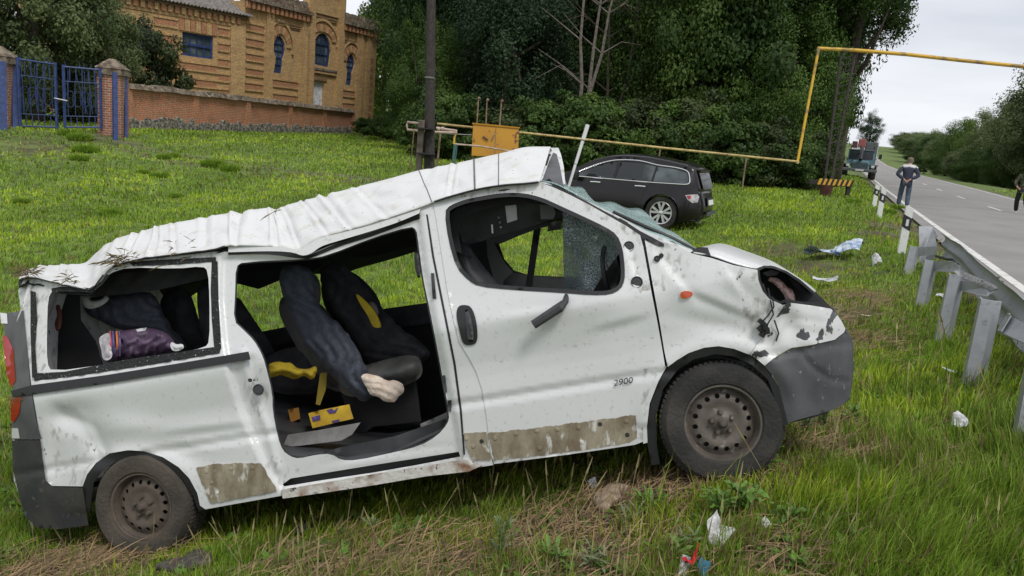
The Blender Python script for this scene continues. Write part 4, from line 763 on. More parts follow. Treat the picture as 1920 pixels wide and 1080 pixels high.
# low broad-leaved ground cover and seed stalks among the blades
R = np.random.default_rng(15); n = 2600; r = 2.4*(9/2.4)**R.random(n); a = R.uniform(-.8, .8, n); x, y = r*np.sin(a), r*np.cos(a); k = (roadoff(x, y) < -.6) & (sn(x, y, .45, 55) > -.35); x, y = x[k], y[k]; n = len(x); z = ground(x, y); vv, ff, cc = [], [], []; o_ = 0
for j in range(7):
    th = R.uniform(0, 6.28, n); l = R.uniform(.03, .085, n); el = R.uniform(.1, .9, n); d = np.stack([np.cos(th)*np.cos(el), np.sin(th)*np.cos(el), np.sin(el)], 1)*l[:, None]; s_ = np.stack([-np.sin(th), np.cos(th), 0*th], 1)*(l*R.uniform(.14, .28, n))[:, None]; b0 = np.stack([x, y, z+.012], 1)
    vv.append(np.stack([b0, b0+d*.45+s_, b0+d+np.array([0, 0, -.01]), b0+d*.45-s_], 1).reshape(-1, 3)); ff.append(np.arange(n*4).reshape(-1, 4)+o_); o_ += n*4; c = np.array([.12, .23, .04])*R.uniform(.6, 1.5, n)[:, None]; cc.append(np.repeat(c, 4, 0))
o = link('ground_weeds', bigmesh('ground_weeds', np.vstack(vv), np.vstack(ff), False, np.vstack(cc)), M_grass); o['kind'] = 'stuff'
R = np.random.default_rng(16); n = 1500; r = 2.5*(16/2.5)**R.random(n); a = R.uniform(-.8, .8, n); x, y = r*np.sin(a), r*np.cos(a); k = (roadoff(x, y) < -.5) & (sn(x, y, .4, 56) > 0); x, y, r = x[k], y[k], r[k]; n = len(x); z = ground(x, y); h = R.uniform(.12, .30, n); ln = R.normal(0, .3, (n, 2))*h[:, None]; wd = np.maximum(.0016, .0005*r); D = np.stack([wd, 0*wd, 0*wd], 1); b0 = np.stack([x, y, z], 1); T = np.stack([ln[:, 0], ln[:, 1], h], 1)
v = np.stack([b0-D, b0+D, b0+T*.8+D, b0+T*.8-D, b0+T*.78-D*3, b0+T*.78+D*3, b0+T*1.08+D*.5, b0+T*1.08-D*.5], 1).reshape(-1, 3); i = np.arange(n)[:, None]*8; f = np.concatenate([i+np.array([[0, 1, 2, 3]]), i+np.array([[4, 5, 6, 7]])]); c = np.array([.36, .31, .15])*R.uniform(.5, 1.3, n)[:, None]
o = link('seed_stalks', bigmesh('seed_stalks', v, f, False, np.repeat(c, 8, 0)), M_grass); o['kind'] = 'stuff'
# dead stalks lying about
R = np.random.default_rng(5); pts = []
for c, r, s_ in BARE:
    if s_ < .5 or c[1] > 12: continue
    n = int(1500*min(r, .5)); pts.append(np.stack([R.normal(c[0], r*.75, n), R.normal(c[1], r*.75, n)], 1))
pts = np.vstack(pts+[np.stack([R.uniform(-3, 4, 1400), R.uniform(2.4, 8, 1400)], 1)]); n = len(pts); z = ground(pts[:, 0], pts[:, 1]); a = R.normal(.5, .9, n); l = R.uniform(.05, .26, n)
p0 = np.stack([pts[:, 0], pts[:, 1], z+.01+R.random(n)*.03], 1); d = np.stack([np.cos(a)*l, np.sin(a)*l, R.normal(.01, .035, n)], 1); s_ = np.stack([-np.sin(a), np.cos(a), .6+0*a], 1)*.0022
v = np.stack([p0-s_, p0+s_, p0+d*.5+s_+np.array([0, 0, .012]), p0+d*.5-s_+np.array([0, 0, .012]), p0+d], 1).reshape(-1, 3); i = np.arange(n)[:, None]*5
f = np.concatenate([i+np.array([[0, 1, 2]]), i+np.array([[0, 2, 3]]), i+np.array([[3, 2, 4]])], 0); c = np.array([.25, .165, .085])*R.uniform(.25, 1.3, n)[:, None]
o = link('dead_stalks', bigmesh('dead_stalks', v, f, False, np.repeat(c, 5, 0)), mat('straw', (.3, .2, .1), .8, attr='Col')); o['kind'] = 'stuff'
# ------------------------------------------------------------------ brick garden wall
M_brick = brick_mat('orange_brick', (.56, .15, .05), (.40, .17, .08), (.50, .38, .28), .27, .085, (.14, .07, .04))
M_stone = mat('rubble_stone', (.26, .24, .20), .95, c2=(.07, .065, .055), scale=7, lo=.42, hi=.6, c3=(.45, .43, .38), s3=9, lo3=.60, hi3=.66, bump=1, bscale=9)
M_cap = mat('weathered_coping', (.22, .18, .13), .95, c2=(.08, .055, .04), scale=4, lo=.4, hi=.65, c3=(.42, .38, .30), s3=5, lo3=.6, hi3=.68, bump=1, bscale=12)
WA, WB = P(240, 240, 34)[:2], P(660, 250, 58)[:2]; wd_ = (WB-WA)/np.linalg.norm(WB-WA); wlen = np.linalg.norm(WB-WA); wang = math.atan2(wd_[1], wd_[0])
zb = float(ground(WA[0], WA[1])[0]); zt = P(240, 155, 34)[2]; zt2 = P(660, 205, 58)[2]
wall = root('garden_wall', 'long low orange brick wall on a rubble footing in front of the yellow brick building', 'wall', (WA[0], WA[1], 0), wang)
def wz(s_): return zt+(zt2-zt)*s_/wlen
def gz(s_): q_ = WA+wd_*s_; return float(ground(q_[0], q_[1])[0])
cuts = [0, 7.4, 13.2, 17.6, 22.3, wlen]
cuts = np.linspace(0, wlen, 6)
for i in range(5):
    a, b = cuts[i], cuts[i+1]; g0, g1_ = gz(a), gz(b)
    mb = MB(); mb.prism([(a+.2, 0, g0+.35), (b-.2, 0, g1_+.35), (b-.2, 0, wz(b)-.25), (a+.2, 0, wz(a)-.25)], (0, .38, 0)); mb.build('wall_panel', M_brick, wall)
for i in range(6):
    a = cuts[i]; mb = MB(); mb.box(a-.22, a+.22, -.09, .45, gz(a)+.3, wz(a)-.2); mb.build('pilaster', M_brick, wall)
rr_ = random.Random(4); mb = MB(); n = 60; hs_ = [rr_.uniform(-.05, .05) for _ in range(n+1)]
for i in range(n):
    a, b = wlen*i/n, wlen*(i+1)/n; mb.prism([(a, -.16+hs_[i]*.5, wz(a)-.24+hs_[i]*.4), (b, -.16+hs_[i+1]*.5, wz(b)-.24+hs_[i+1]*.4), (b, -.05, wz(b)+.0+hs_[i+1]), (a, -.05, wz(a)+.0+hs_[i])], (0, .6, 0))
mb.build('coping', M_cap, wall)
mb = MB()
for i in range(90):                         # footing of rough stones
    a = wlen*i/90; h = gz(a)+.3+rr_.uniform(.0, .28); mb.box(a, a+wlen/90*1.02, -.14+rr_.uniform(-.05, .05), .4, gz(a)-.4, h)
mb.build('stone_footing', M_stone, wall, bevel=.04)
# ------------------------------------------------------------------ gate with its piers
M_blue = mat('blue_gate_paint', (.030, .060, .20), .55, c2=(.02, .035, .11), scale=6, c3=(.10, .12, .16), s3=15, lo3=.62, hi3=.72)
M_bluedark = mat('dark_blue_paint', (.018, .035, .115), .6)
M_pier = brick_mat('pier_brick', (.36, .12, .06), (.30, .09, .05), (.42, .38, .32), .25, .085, (.30, .22, .14))
def atw(x, y, d): return P(x, y, d)
def brick_pier(px, pyb, pyt, d, w_, label, hue=1):
    b = P(px, pyb, d); t = P(px, pyt, d); z0 = float(ground(b[0], b[1])[0])-.1; H = t[2]-z0
    r = root('gate_pier', label, 'gate pier', (b[0], b[1], z0), .12)
    mb = MB(); mb.box(-w_/2, w_/2, -w_/2, w_/2, 0, H*.80); mb.build('shaft', M_pier, r)
    mb = MB(); mb.box(-w_/2-.07, w_/2+.07, -w_/2-.07, w_/2+.07, H*.80, H*.85); mb.box(-w_/2-.03, w_/2+.03, -w_/2-.03, w_/2+.03, H*.85, H*.88); mb.build('cornice', M_cap, r)
    mb = MB(); a = w_/2+.05; mb.add([(-a, -a, H*.88), (a, -a, H*.88), (a, a, H*.88), (-a, a, H*.88), (-.09, -.09, H), (.09, -.09, H), (.09, .09, H), (-.09, .09, H)], [(0, 1, 5, 4), (1, 2, 6, 5), (2, 3, 7, 6), (3, 0, 4, 7), (4, 5, 6, 7)]); mb.build('cap', M_cap, r); return r
brick_pier(213, 243, 112, 28.2, .80, 'red brick gate pier with pointed stone cap at the left end of the wall')
brick_pier(4, 240, 88, 26.5, .80, 'brick gate pier with pointed cap at the left edge, left of the blue gate')
def gate_leaf(x0, y0t, y0b, x1, y1t, y1b, d0, d1, label, nb, seed):
    A0, A1 = P(x0, y0b, d0), P(x1, y1b, d1); z0, z1 = P(x0, y0t, d0)[2], P(x1, y1t, d1)[2]; L_ = np.linalg.norm((A1-A0)[:2]); ang = math.atan2(A1[1]-A0[1], A1[0]-A0[0]); zb0 = A0[2]
    r = root('iron_gate', label, 'gate', (A0[0], A0[1], zb0), ang, 'blue gate leaves'); H0 = z0-zb0; H1 = z1-zb0; B1 = A1[2]-zb0; X = lambda t, z: (t*L_, 0, (B1*t)*(1-z)+z*(H0+(H1-H0)*t))
    for t in (0, 1):
        mb = MB(); mb.tube([X(t, 0), X(t, 1.03)], .055, 6); mb.build('stile', M_blue, r)
    for z in (.03, .21, .77, 1.0):
        mb = MB(); mb.tube([X(0, z), X(1, z)], .035 if z in (.03, 1.0) else .018, 6); mb.build('rail', M_blue, r)
    for i in range(nb):
        t = (i+1)/(nb+1); mb = MB(); mb.tube([X(t, .03), X(t, .21)], .016, 5); mb.build('bar', M_blue, r)
        mb = MB(); mb.tube([X(t, .77), X(t, 1.)], .016, 5); mb.build('bar', M_blue, r)
    R_ = random.Random(seed)
    for i in range(5):
        t = (i+.5)/5; mb = MB(); mb.tube([X(t, .21), X(t, .77)], .015, 5); mb.build('bar', M_bluedark, r)
    for i in range(4):
        t = (i+.8)/5; mb = MB(); mb.tube([X(min(1, max(0, t+.13*math.cos(a))), .49+.13*math.sin(a)) for a in np.linspace(0, 6.28, 13)], .013, 5); mb.build('scroll', M_bluedark, r)
    for i in range(5):
        a, b = R_.uniform(.05, .9), R_.uniform(.05, .9); mb = MB(); mb.tube([X(a, .25), X(b, .95)], .012, 5); mb.build('stay', M_blue, r)
    for i in range(6):                      # spiky finials
        t = R_.uniform(.05, .95); mb = MB(); mb.tube([X(t, .98), X(t+R_.uniform(-.05, .06), 1.09)], [.013, .004], 5); mb.build('finial', M_blue, r)
    return r
gate_leaf(38, 112, 240, 107, 122, 242, 26.4, 27.2, 'left leaf of the blue iron gate, half open next to the left pier', 5, 1)
gate_leaf(122, 126, 242, 190, 132, 242, 27.2, 27.7, 'right leaf of the blue iron gate beside the pointed red brick pier', 5, 2)
def post_px(name, x0, y0, x1, y1, d, r, mt, label, cat, n=8, sq=False):
    a, b = P(x0, y0, d), P(x1, y1, d); a[2] = min(a[2], float(ground(a[0], a[1])[0])-.1); rt = root(name, label, cat, a); mb = MB(); mb.tube([(0, 0, 0), tuple(b-a)], r, n); mb.build('shaft', mt, rt); return rt
post_px('gate_post', 27, 238, 27, 112, 26.3, .10, M_blue, 'thick blue steel post left of the open gate leaf', 'post', 4)
post_px('gate_post', 236, 240, 236, 140, 28.0, .06, M_blue, 'thin blue post touching the left end of the orange wall', 'post', 4)
post_px('gate_post', 216, 242, 215, 136, 27.1, .10, M_blue, 'broad blue post in front of the middle of the pointed red brick pier', 'post', 4)
post_px('gate_post', 6, 240, 5, 116, 25.6, .13, M_blue, 'broad blue post in front of the pier at the left edge', 'post', 4)
mb = MB(); mb.tube([P(102, 184, 26.9), P(126, 189, 26.9)], .022, 6); o = mb.build('gate_chain', M_lens, None); tag(o, 'pale bar tying the two blue gate leaves together', 'latch')
mb = MB(); mb.tube([P(190, 131, 27.4), P(238, 141, 27.9)], .035, 6); o = mb.build('top_rail', M_blue); tag(o, 'blue rail across the front of the pointed brick pier', 'rail')
# ------------------------------------------------------------------ yellow brick building
M_yb = brick_mat('yellow_brick', (.66, .42, .17), (.50, .30, .12), (.36, .27, .17), .27, .09, (.30, .18, .09))
M_rb = brick_mat('red_panel_brick', (.50, .19, .09), (.44, .22, .10), (.34, .23, .14), .27, .09, (.30, .16, .08))
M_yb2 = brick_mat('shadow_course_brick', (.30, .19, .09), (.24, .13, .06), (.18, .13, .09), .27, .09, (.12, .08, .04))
M_roofs = mat('grey_asbestos_roof', (.20, .18, .165), .9, c2=(.10, .085, .075), scale=4, bump=.4)
M_win = mat('dark_window_pane', (.05, .07, .08), .12, c2=(.13, .16, .17), scale=.9, lo=.45, hi=.6)
M_door = mat('white_door_paint', (.75, .79, .84), .6, c2=(.45, .48, .5), scale=5)
def mkfac(ax, ay, ad, ang):                 # facade frame through a picture point, heading ang
    o = P(ax, ay, ad); d = np.array([math.cos(ang), math.sin(ang), 0]); n = np.array([math.sin(ang), -math.cos(ang), 0])   # n towards the camera side
    def f(x, y, t=0.):
        r = ray(x, y); k = ((o+n*t-EYE)@n)/(r@n); q = EYE+r*k-o; return float(q@d), float(q[2]+o[2])
    return o, d, n, f
ANG_A, ANG_P = rad(52), rad(62)
OA, DA, NA, FA = mkfac(457, 200, 52, ANG_A); OP, DP, NP, FP = mkfac(457, 200, 52, ANG_P)
ZG = .3
bld = root('brick_building', 'old two-tone yellow brick building with keyhole windows behind the orange wall', 'building', (OA[0], OA[1], 0), 0)
def wing(ang): 
    e = bpy.data.objects.new('wing', None); return e
class Fac:
    def __init__(s, o, ang, f): s.M = Matrix.Translation((o[0]-OA[0], o[1]-OA[1], 0)) @ Matrix.Rotation(ang, 4, 'Z'); s.f = f
    def box(s, name, s0, s1, t0, t1, z0, z1, mt, parent=None, bev=0):      # t: metres out of the facade
        mb = MB(); mb.box(s0, s1, -t1, -t0, z0, z1); o = mb.build(name, mt, parent or bld, bevel=bev)
        if parent is None: o.matrix_local = s.M
        return o
    def poly(s, name, pts, t0, t1, mt, parent=None, holes=(), step=.25):
        pf = lambda x, y, dw: np.stack([x, -(t1-dw)+0*x, y], 1)
        o = solid(name, pts, holes, pf, t1-t0, mt, parent or bld, step, False, False)
        if parent is None: o.matrix_local = s.M
        return o
A = Fac(OA, ANG_A, FA); PF = Fac(OP, ANG_P, FP)
fz = lambda F, x, y: F(x, y)
# wing A -------------------------------------------------------
w1 = [FA(x, y) for x, y in ((342, 61), (400, 67), (399, 111), (342, 104))]; s0, s1 = w1[0][0], w1[1][0]; z1, z0 = (w1[0][1]+w1[1][1])/2, (w1[2][1]+w1[3][1])/2
w2s = (FA(215, 60)[0], FA(284, 60)[0]); eA = (FA(440, 26)[1]+FA(280, 8)[1])/2
sL = FA(150, 60)[0]; hole = lambda a, b, c, d: [(a, c), (b, c), (b, d), (a, d)]
A.poly('wing_wall', [(sL, ZG), (0, ZG), (0, eA+.2), (sL, eA+.2)], -.5, 0, M_yb, None, [hole(s0, s1, z0, z1), hole(w2s[0], w2s[1], z0, z1)], .8)
def window_rect(F, s0, s1, z0, z1, nv=3):
    fr = F.poly('window', hole(s0, s1, z0, z1), -.22, -.12, M_blue, None, [hole(s0+.12, s1-.12, z0+.12, z1-.12)], 1)
    F.box('pane', s0+.1, s1-.1, -.20, -.18, z0+.1, z1-.1, M_win, fr).matrix_local = Matrix.Identity(4)
    zm = (z0+z1)/2; F.box('transom', s0+.12, s1-.12, -.175, -.10, zm-.07, zm+.07, M_blue, fr)
    for i in range(nv):
        x = s0+.12+(s1-s0-.24)*(i+1)/(nv+1)
        for a, b in ((z0+.12, zm-.075), (zm+.075, z1-.12)): F.box('muntin', x-.035, x+.035, -.175, -.13, a, b, M_bluedark if i % 2 else M_blue, fr)
window_rect(A, s0, s1, z0, z1); window_rect(A, w2s[0], w2s[1], z0, z1)
# voussoirs over the square window, bands and red panels
for i in range(7): A.box('voussoir', s0-.25+i*(s1-s0+.5)/7+.02, s0-.25+(i+1)*(s1-s0+.5)/7-.02, .002, .07, z1+.06, z1+.75, M_yb if i % 2 else M_rb)
rows_ = np.arange(z1+.62, ZG, -.48); pil = FA(432, 60)[0]
def bands(F, a, b, zs, t=.0):
    for i, z in enumerate(zs):
        F.box('string_course', a, b, t+.002, t+.075, z-.04, z+.07, M_yb)
        if i % 2 == 0: F.box('red_panel', a+.06, b-.06, t+.002, t+.03, z-.43, z-.05, M_rb)
for a, b, zs in ((w2s[1]+.12, s0-.30, rows_), (s1+.30, pil-.05, rows_), (s0-.28, s1+.28, rows_[rows_ < z0-.1]), (w2s[0]-.1, w2s[1]+.1, rows_[rows_ < z0-.1]), (sL, w2s[0]-.15, rows_)): bands(A, a, b, zs)
A.box('corner_pilaster', pil, 0, .002, .10, ZG, eA-.55, M_yb)
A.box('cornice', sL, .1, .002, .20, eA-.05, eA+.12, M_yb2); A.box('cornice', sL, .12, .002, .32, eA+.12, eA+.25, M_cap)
dn = int((0-sL)/.42)
for i in range(dn): A.box('dentil', sL+i*.42, sL+i*.42+.24, .002, .17, eA-.42, eA-.052, M_rb if i % 2 else M_yb)
A.box('frieze', sL, .05, .002, .05, eA-.62, eA-.44, M_yb)
# portal block -------------------------------------------------
xs = {k: FP(k, 120)[0] for k in (457, 470, 493, 501, 512, 535, 545, 563, 575, 583, 620, 632, 645, 652, 676, 683, 692, 704)}
eP = FP(540, 20)[1]; eC = eP+2.4; right = FP(703, 150)[0]
kw1 = [FP(x, y) for x, y in ((524, 66), (518, 70), (514, 80), (513, 92), (515, 102), (517, 108), (516, 120), (513, 136), (528, 138), (530, 122), (530, 112), (533, 104), (535, 95), (534, 82), (530, 72))]
bw_ = [FP(x, y) for x, y in ((604, 62), (597, 65), (591, 74), (588, 86), (587, 96), (589, 108), (588, 120), (616, 126), (618, 112), (620, 98), (619, 84), (616, 73), (611, 65))]
kw2 = [FP(x, y) for x, y in ((658, 101), (653, 106), (650, 115), (649, 124), (651, 133), (650, 146), (648, 158), (658, 161), (660, 148), (660, 138), (663, 130), (665, 120), (664, 110), (661, 103))]
dr = [FP(x, y) for x, y in ((582, 150), (608, 155), (606, 222), (581, 218))]
def ccw(p): return p
PF.poly('portal_wall', [(0, ZG), (right, ZG), (right, eP+.3), (0, eP+.3)], -.5, 0, M_yb, None, [kw1, bw_, kw2, dr], .8)
def arched(pts, nv, nh, mt=M_blue):
    c = np.mean(pts, 0); inner = [tuple(c+(np.array(p)-c)*np.array([.80, .90])) for p in pts]
    fr = PF.poly('window', pts, -.22, -.10, mt, None, [inner], .3); PF.poly('pane', [tuple(c+(np.array(p)-c)*.95) for p in pts], -.20, -.17, M_win, fr, (), .4)
    P_ = np.array(inner); a0, a1, b0, b1 = P_[:, 0].min(), P_[:, 0].max(), P_[:, 1].min(), P_[:, 1].max()
    for i in range(nv):
        x = a0+(a1-a0)*(i+1)/(nv+1); ok = [z for z in np.linspace(b0, b1, 40) if inside(np.array([[x, z]]), P_)[0]]
        if ok: PF.box('muntin', x-.025, x+.025, -.165, -.12, min(ok), max(ok), mt, fr)
    for i in range(nh):
        z = b0+(b1-b0)*(i+1)/(nh+1); ok = [x for x in np.linspace(a0, a1, 40) if inside(np.array([[x, z]]), P_)[0]]
        if ok: PF.box('muntin', min(ok), max(ok), -.166, -.10, z-.03, z+.03, mt, fr)
    # raised arch of brick round the top
    h = np.array(pts); zc = np.median(h[:, 1]); up = h[h[:, 1] > zc-.2]; c2 = np.array([up[:, 0].mean(), up[:, 1].mean()-.1])
    rx, rz = (h[:, 0].max()-h[:, 0].min())/2, h[:, 1].max()-c2[1]; n = 12
    for k in range(n):
        a, b = math.pi*(k+.06)/n, math.pi*(k+.94)/n; q_ = [(c2[0]+(rx+e)*math.cos(t), c2[1]+(rz+e*1.15)*math.sin(t)) for t, e in ((a, .10), (b, .10), (b, .55), (a, .55))]
        PF.poly('voussoir', q_, .002, .08, M_rb if k % 2 else M_yb, None, (), 1)
    q0 = [(c2[0]+(rx+.62)*math.cos(t), c2[1]+(rz+.72)*math.sin(t)*(1+.10*math.sin(t)**6)) for t in np.linspace(-.25, math.pi+.25, 22)]; q1 = [(c2[0]+(rx+.76)*math.cos(t), c2[1]+(rz+.90)*math.sin(t)*(1+.10*math.sin(t)**6)) for t in np.linspace(-.25, math.pi+.25, 22)][::-1]
    PF.poly('hood_mould', q0+q1, .002, .13, M_yb, None, (), 1)
arched(kw1, 1, 4); arched(bw_, 3, 2, M_bluedark); arched(kw2, 1, 4)
dd = PF.poly('door', dr, -.3, -.2, M_door, None, (), 1)
for a, b in ((497, 510), (563, 574), (577, 586), (630, 641), (668, 679), (685, 693)):
    sa, sb = FP(a, 110)[0], FP(b, 110)[0]; PF.box('pilaster', sa, sb, .002, .22 if a in (577, 630) else .15, ZG, (eC if a in (577, 630) else eP)-.02, M_yb)
zs_ = np.arange(FP(540, 152)[1], ZG, -.48)
bands(PF, FP(460, 110)[0], FP(494, 110)[0], np.arange(eP-.9, ZG, -.48)[1:]); bands(PF, FP(512, 110)[0], FP(560, 110)[0], zs_); bands(PF, FP(644, 150)[0], FP(667, 150)[0], np.arange(FP(655, 170)[1], ZG, -.48))
zk = np.arange(FP(700, 110)[1], ZG, -.62)
for z in zk: PF.box('red_panel', FP(695, 120)[0], FP(700, 120)[0], .002, .04, z-.3, z, M_rb)
for a, b, z in ((512, 562, FP(540, 44)[1]), (587, 630, FP(605, 32)[1]), (644, 667, FP(655, 75)[1])):   # corbelled panel heads
    sa, sb = FP(a, 60)[0], FP(b, 60)[0]
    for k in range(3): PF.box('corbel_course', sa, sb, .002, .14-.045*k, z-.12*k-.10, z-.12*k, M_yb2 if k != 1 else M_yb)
zsil = FP(603, 128)[1]
for k in range(2): PF.box('window_sill', FP(587, 128)[0], FP(630, 128)[0], .002, .20-.05*k, zsil-.22*k-.18, zsil-.22*k-.02, M_cap if k == 0 else M_yb)
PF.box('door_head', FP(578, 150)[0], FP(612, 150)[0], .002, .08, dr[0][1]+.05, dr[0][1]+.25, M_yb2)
PF.box('tower_wall', FP(577, 30)[0], FP(641, 30)[0], -.5, .12, eP+.32, eC+.2, M_yb)
for a, b, zt_ in ((457, 577, eP), (641, 704, eP), (577, 641, eC)):
    sa, sb = FP(a, 60)[0], FP(b, 60)[0]; n = max(3, int((sb-sa)/.42))
    for i in range(n): PF.box('dentil', sa+(sb-sa)*i/n, sa+(sb-sa)*(i+.55)/n, .15, .34, zt_-.45, zt_-.01, M_rb)
    PF.box('cornice', sa-.03, sb+.1, .002, .45, zt_, zt_+.22, M_cap)
    n = max(3, int((sb-sa)/.75))
    for i in range(n): PF.box('merlon', sa+(sb-sa)*i/n, sa+(sb-sa)*(i+.6)/n, -.2, .25, zt_+.225, zt_+.85, M_cap)
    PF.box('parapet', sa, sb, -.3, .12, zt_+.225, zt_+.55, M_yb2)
# return wall at the right end and the side roof peeping out
mb = MB(); mb.box(right-.4, right, .5, 11, ZG, eP+.3); o = mb.build('side_wall', M_yb, bld); o.matrix_local = PF.M
mb = MB(); mb.box(right, right+.45, 1.0, 9, ZG, FP(715, 85)[1]); o = mb.build('side_bay', M_yb, bld); o.matrix_local = PF.M
PF.box('plinth', FP(668, 150)[0], right+.5, .16, .30, -.3, FP(690, 225)[1], M_stone)
zr_ = FP(715, 80)[1]; mb = MB(); mb.prism([(right-.2, -.1, zr_), (right+1.1, -.1, zr_-.25), (right+1.1, -.1, zr_-.15), (right-.2, -.1, zr_+.12)], (0, 9, 0)); o = mb.build('side_roof', M_roofs, bld); o.matrix_local = PF.M
# corrugated roof of the wing
mb = MB(); nr = 90; v = []
for i in range(nr+1):
    s_ = sL+(0.3-sL)*i/nr; dz = .04*math.cos(i*3.1416)
    v += [(s_, -.45, eA+.18+dz), (s_, 6.5, eA+3.4+dz)]
mb.add(v, [(2*i, 2*i+2, 2*i+3, 2*i+1) for i in range(nr)]); o = mb.build('roof', M_roofs, bld); o.matrix_local = A.M; sm_ = o.modifiers.new('s', 'SOLIDIFY'); sm_.thickness = .03
mb = MB(); mb.box(sL, .0, .5, 9, ZG, eA); o = mb.build('inner_block', M_yb, bld); o.matrix_local = A.M
mb = MB(); mb.box(.1, right-.4, .55, 9, ZG, eP); o = mb.build('inner_block', M_yb, bld); o.matrix_local = PF.M
# ================================================================== trees
M_bark = mat('grey_bark', (.085, .068, .052), .95, c2=(.045, .035, .028), scale=8, bump=.8, bscale=25)
M_barkd = mat('pale_dead_wood', (.20, .17, .145), .95, c2=(.10, .08, .07), scale=10, bump=.6)
def leafmat(name, c): return mat(name, c, .6, attr='Col', spec=.3, transl=.30, orand=.22)
M_leaf = leafmat('tree_leaf', (.04, .09, .02))
def crown_mesh(name, n, nclump, seed, rad3, leaf, cols, low=0., spiky=0.):
    """leaf quads gathered in clumps through an egg-shaped volume of unit size scaled by rad3"""
    R = np.random.default_rng(seed); c = []; 
    while len(c) < nclump:
        p = R.uniform(-1, 1, 3); d = np.linalg.norm(p)
        if d < 1 and d > .35 and R.random() < .35+.65*d: c.append(p*(1+.12*R.normal()))
    c = np.array(c); c[:, 2] = np.maximum(c[:, 2], -.9+low); cr_ = R.uniform(.16, .34, len(c)); k = R.integers(0, len(c), n)
    q = R.normal(0, 1, (n, 3)); q /= np.linalg.norm(q, axis=1)[:, None]; q *= (R.random(n)**.45)[:, None]; pos = (c[k]+q*cr_[k][:, None]*np.array([1, 1, .72]))*np.array(rad3)
    nrm = q+.6*c[k]+R.normal(0, .55, (n, 3)); nrm[:, 2] += .35; nrm /= np.linalg.norm(nrm, axis=1)[:, None]
    t = np.cross(nrm, R.normal(0, 1, (n, 3))); t /= np.linalg.norm(t, axis=1)[:, None]; b = np.cross(nrm, t); s_ = leaf*R.uniform(.55, 1.3, n)[:, None]
    v = np.stack([pos-t*s_*.5, pos+b*s_*.32+nrm*s_*.08, pos+t*s_*.62, pos-b*s_*.32+nrm*s_*.08], 1).reshape(-1, 3); f = np.arange(n*4).reshape(-1, 4)
    cc = R.uniform(0, 1, len(c))[k][:, None]*.75+R.random(n)[:, None]*.25; col = np.array(cols[0])*(1-cc)+np.array(cols[1])*cc
    return bigmesh(name, v, f, False, np.repeat(col, 4, 0)), c*np.array(rad3)
def trunk_mesh(name, h, r, cl, seed, nb=9):
    R = random.Random(seed); mb = MB(); pts = [(R.uniform(-.02, .02)*h*i/5, R.uniform(-.02, .02)*h*i/5, h*i/5) for i in range(6)]; mb.tube(pts, [r*(1.25-.19*i) for i in range(6)], 8)
    idx = list(range(len(cl))); R.shuffle(idx)
    for i in idx[:nb]:
        z = R.uniform(.30, .85)*h; e = cl[i]+np.array([0, 0, 0.]); a = np.array([0, 0, z]); m_ = (a+e)/2+np.array([0, 0, -.1*h*R.random()]); mb.tube([a, m_, e], [r*.42, r*.24, r*.08], 5)
    me = bpy.data.meshes.new(name); me.from_pydata(mb.v, [], mb.f)
    for p in me.polygons: p.use_smooth = True
    me.materials.append(M_bark); return me
DK = ((.018, .042, .010), (.062, .118, .019)); MD = ((.032, .075, .012), (.105, .175, .026)); LT = ((.075, .14, .018), (.17, .24, .038)); OL = ((.065, .10, .035), (.20, .245, .095)); BLG = ((.018, .044, .020), (.052, .095, .038))
PROTO = {}
for nm, n, nc, sd_, r3, lf, cl_ in (('broad', 56000, 130, 1, (3.3, 3.3, 4.2), .135, DK), ('dense', 52000, 150, 2, (3.6, 3.4, 4.0), .13, MD), ('light', 34000, 100, 3, (3.0, 3.0, 3.8), .15, LT), ('olive', 46000, 120, 4, (3.2, 3.2, 3.6), .125, OL), ('tall', 46000, 140, 5, (2.6, 2.6, 5.4), .13, BLG), ('bush', 14000, 75, 6, (1.5, 1.5, 1.3), .11, ((.028, .065, .012), (.09, .155, .025))), ('dbush', 14000, 75, 7, (1.5, 1.5, 1.3), .11, ((.028, .046, .014), (.07, .095, .028)))):
    me, cl = crown_mesh('crown_'+nm, n, nc, sd_, r3, lf, cl_); me.materials.append(M_leaf); PROTO[nm] = (me, cl, r3)
TR = {}
def tree(kind, px, py, d, H, W, label, group=None, name='tree', spin=None, dz=0., lift=.42, ctr=None):
    """H total height in metres, W crown width"""
    me, cl, r3 = PROTO[kind]; b = P(px, py, d); z = float(ground(b[0], b[1])[0]); r = root(name, label, 'bush' if 'bush' in name or 'shrub' in name else 'tree', (b[0], b[1], z-.1), spin if spin is not None else random.uniform(0, 6.28), group)
    if 'bush' in kind: cz = H*.48; sz = H*.55/r3[2]
    else: cz = H*(.5+lift*.22); sz = H*(.5-lift*.20)/r3[2]*1.02
    sx = W/2/r3[0]*.98; o = bpy.data.objects.new('crown', me); COL.objects.link(o); o.parent = r; o.location = (0, 0, cz); o.scale = (sx, sx, sz)
    key = (kind, round(H), round(W));
    if key not in TR: TR[key] = trunk_mesh('trunk', H*.8, .16+.012*H if 'bush' not in kind else .03, [np.array([c[0]*sx, c[1]*sx, c[2]*sz+cz]) for c in cl], len(TR)+5, 10)
    t = bpy.data.objects.new('stems' if 'bush' in kind else 'trunk', TR[key]); COL.objects.link(t); t.parent = r; return r
random.seed(21)
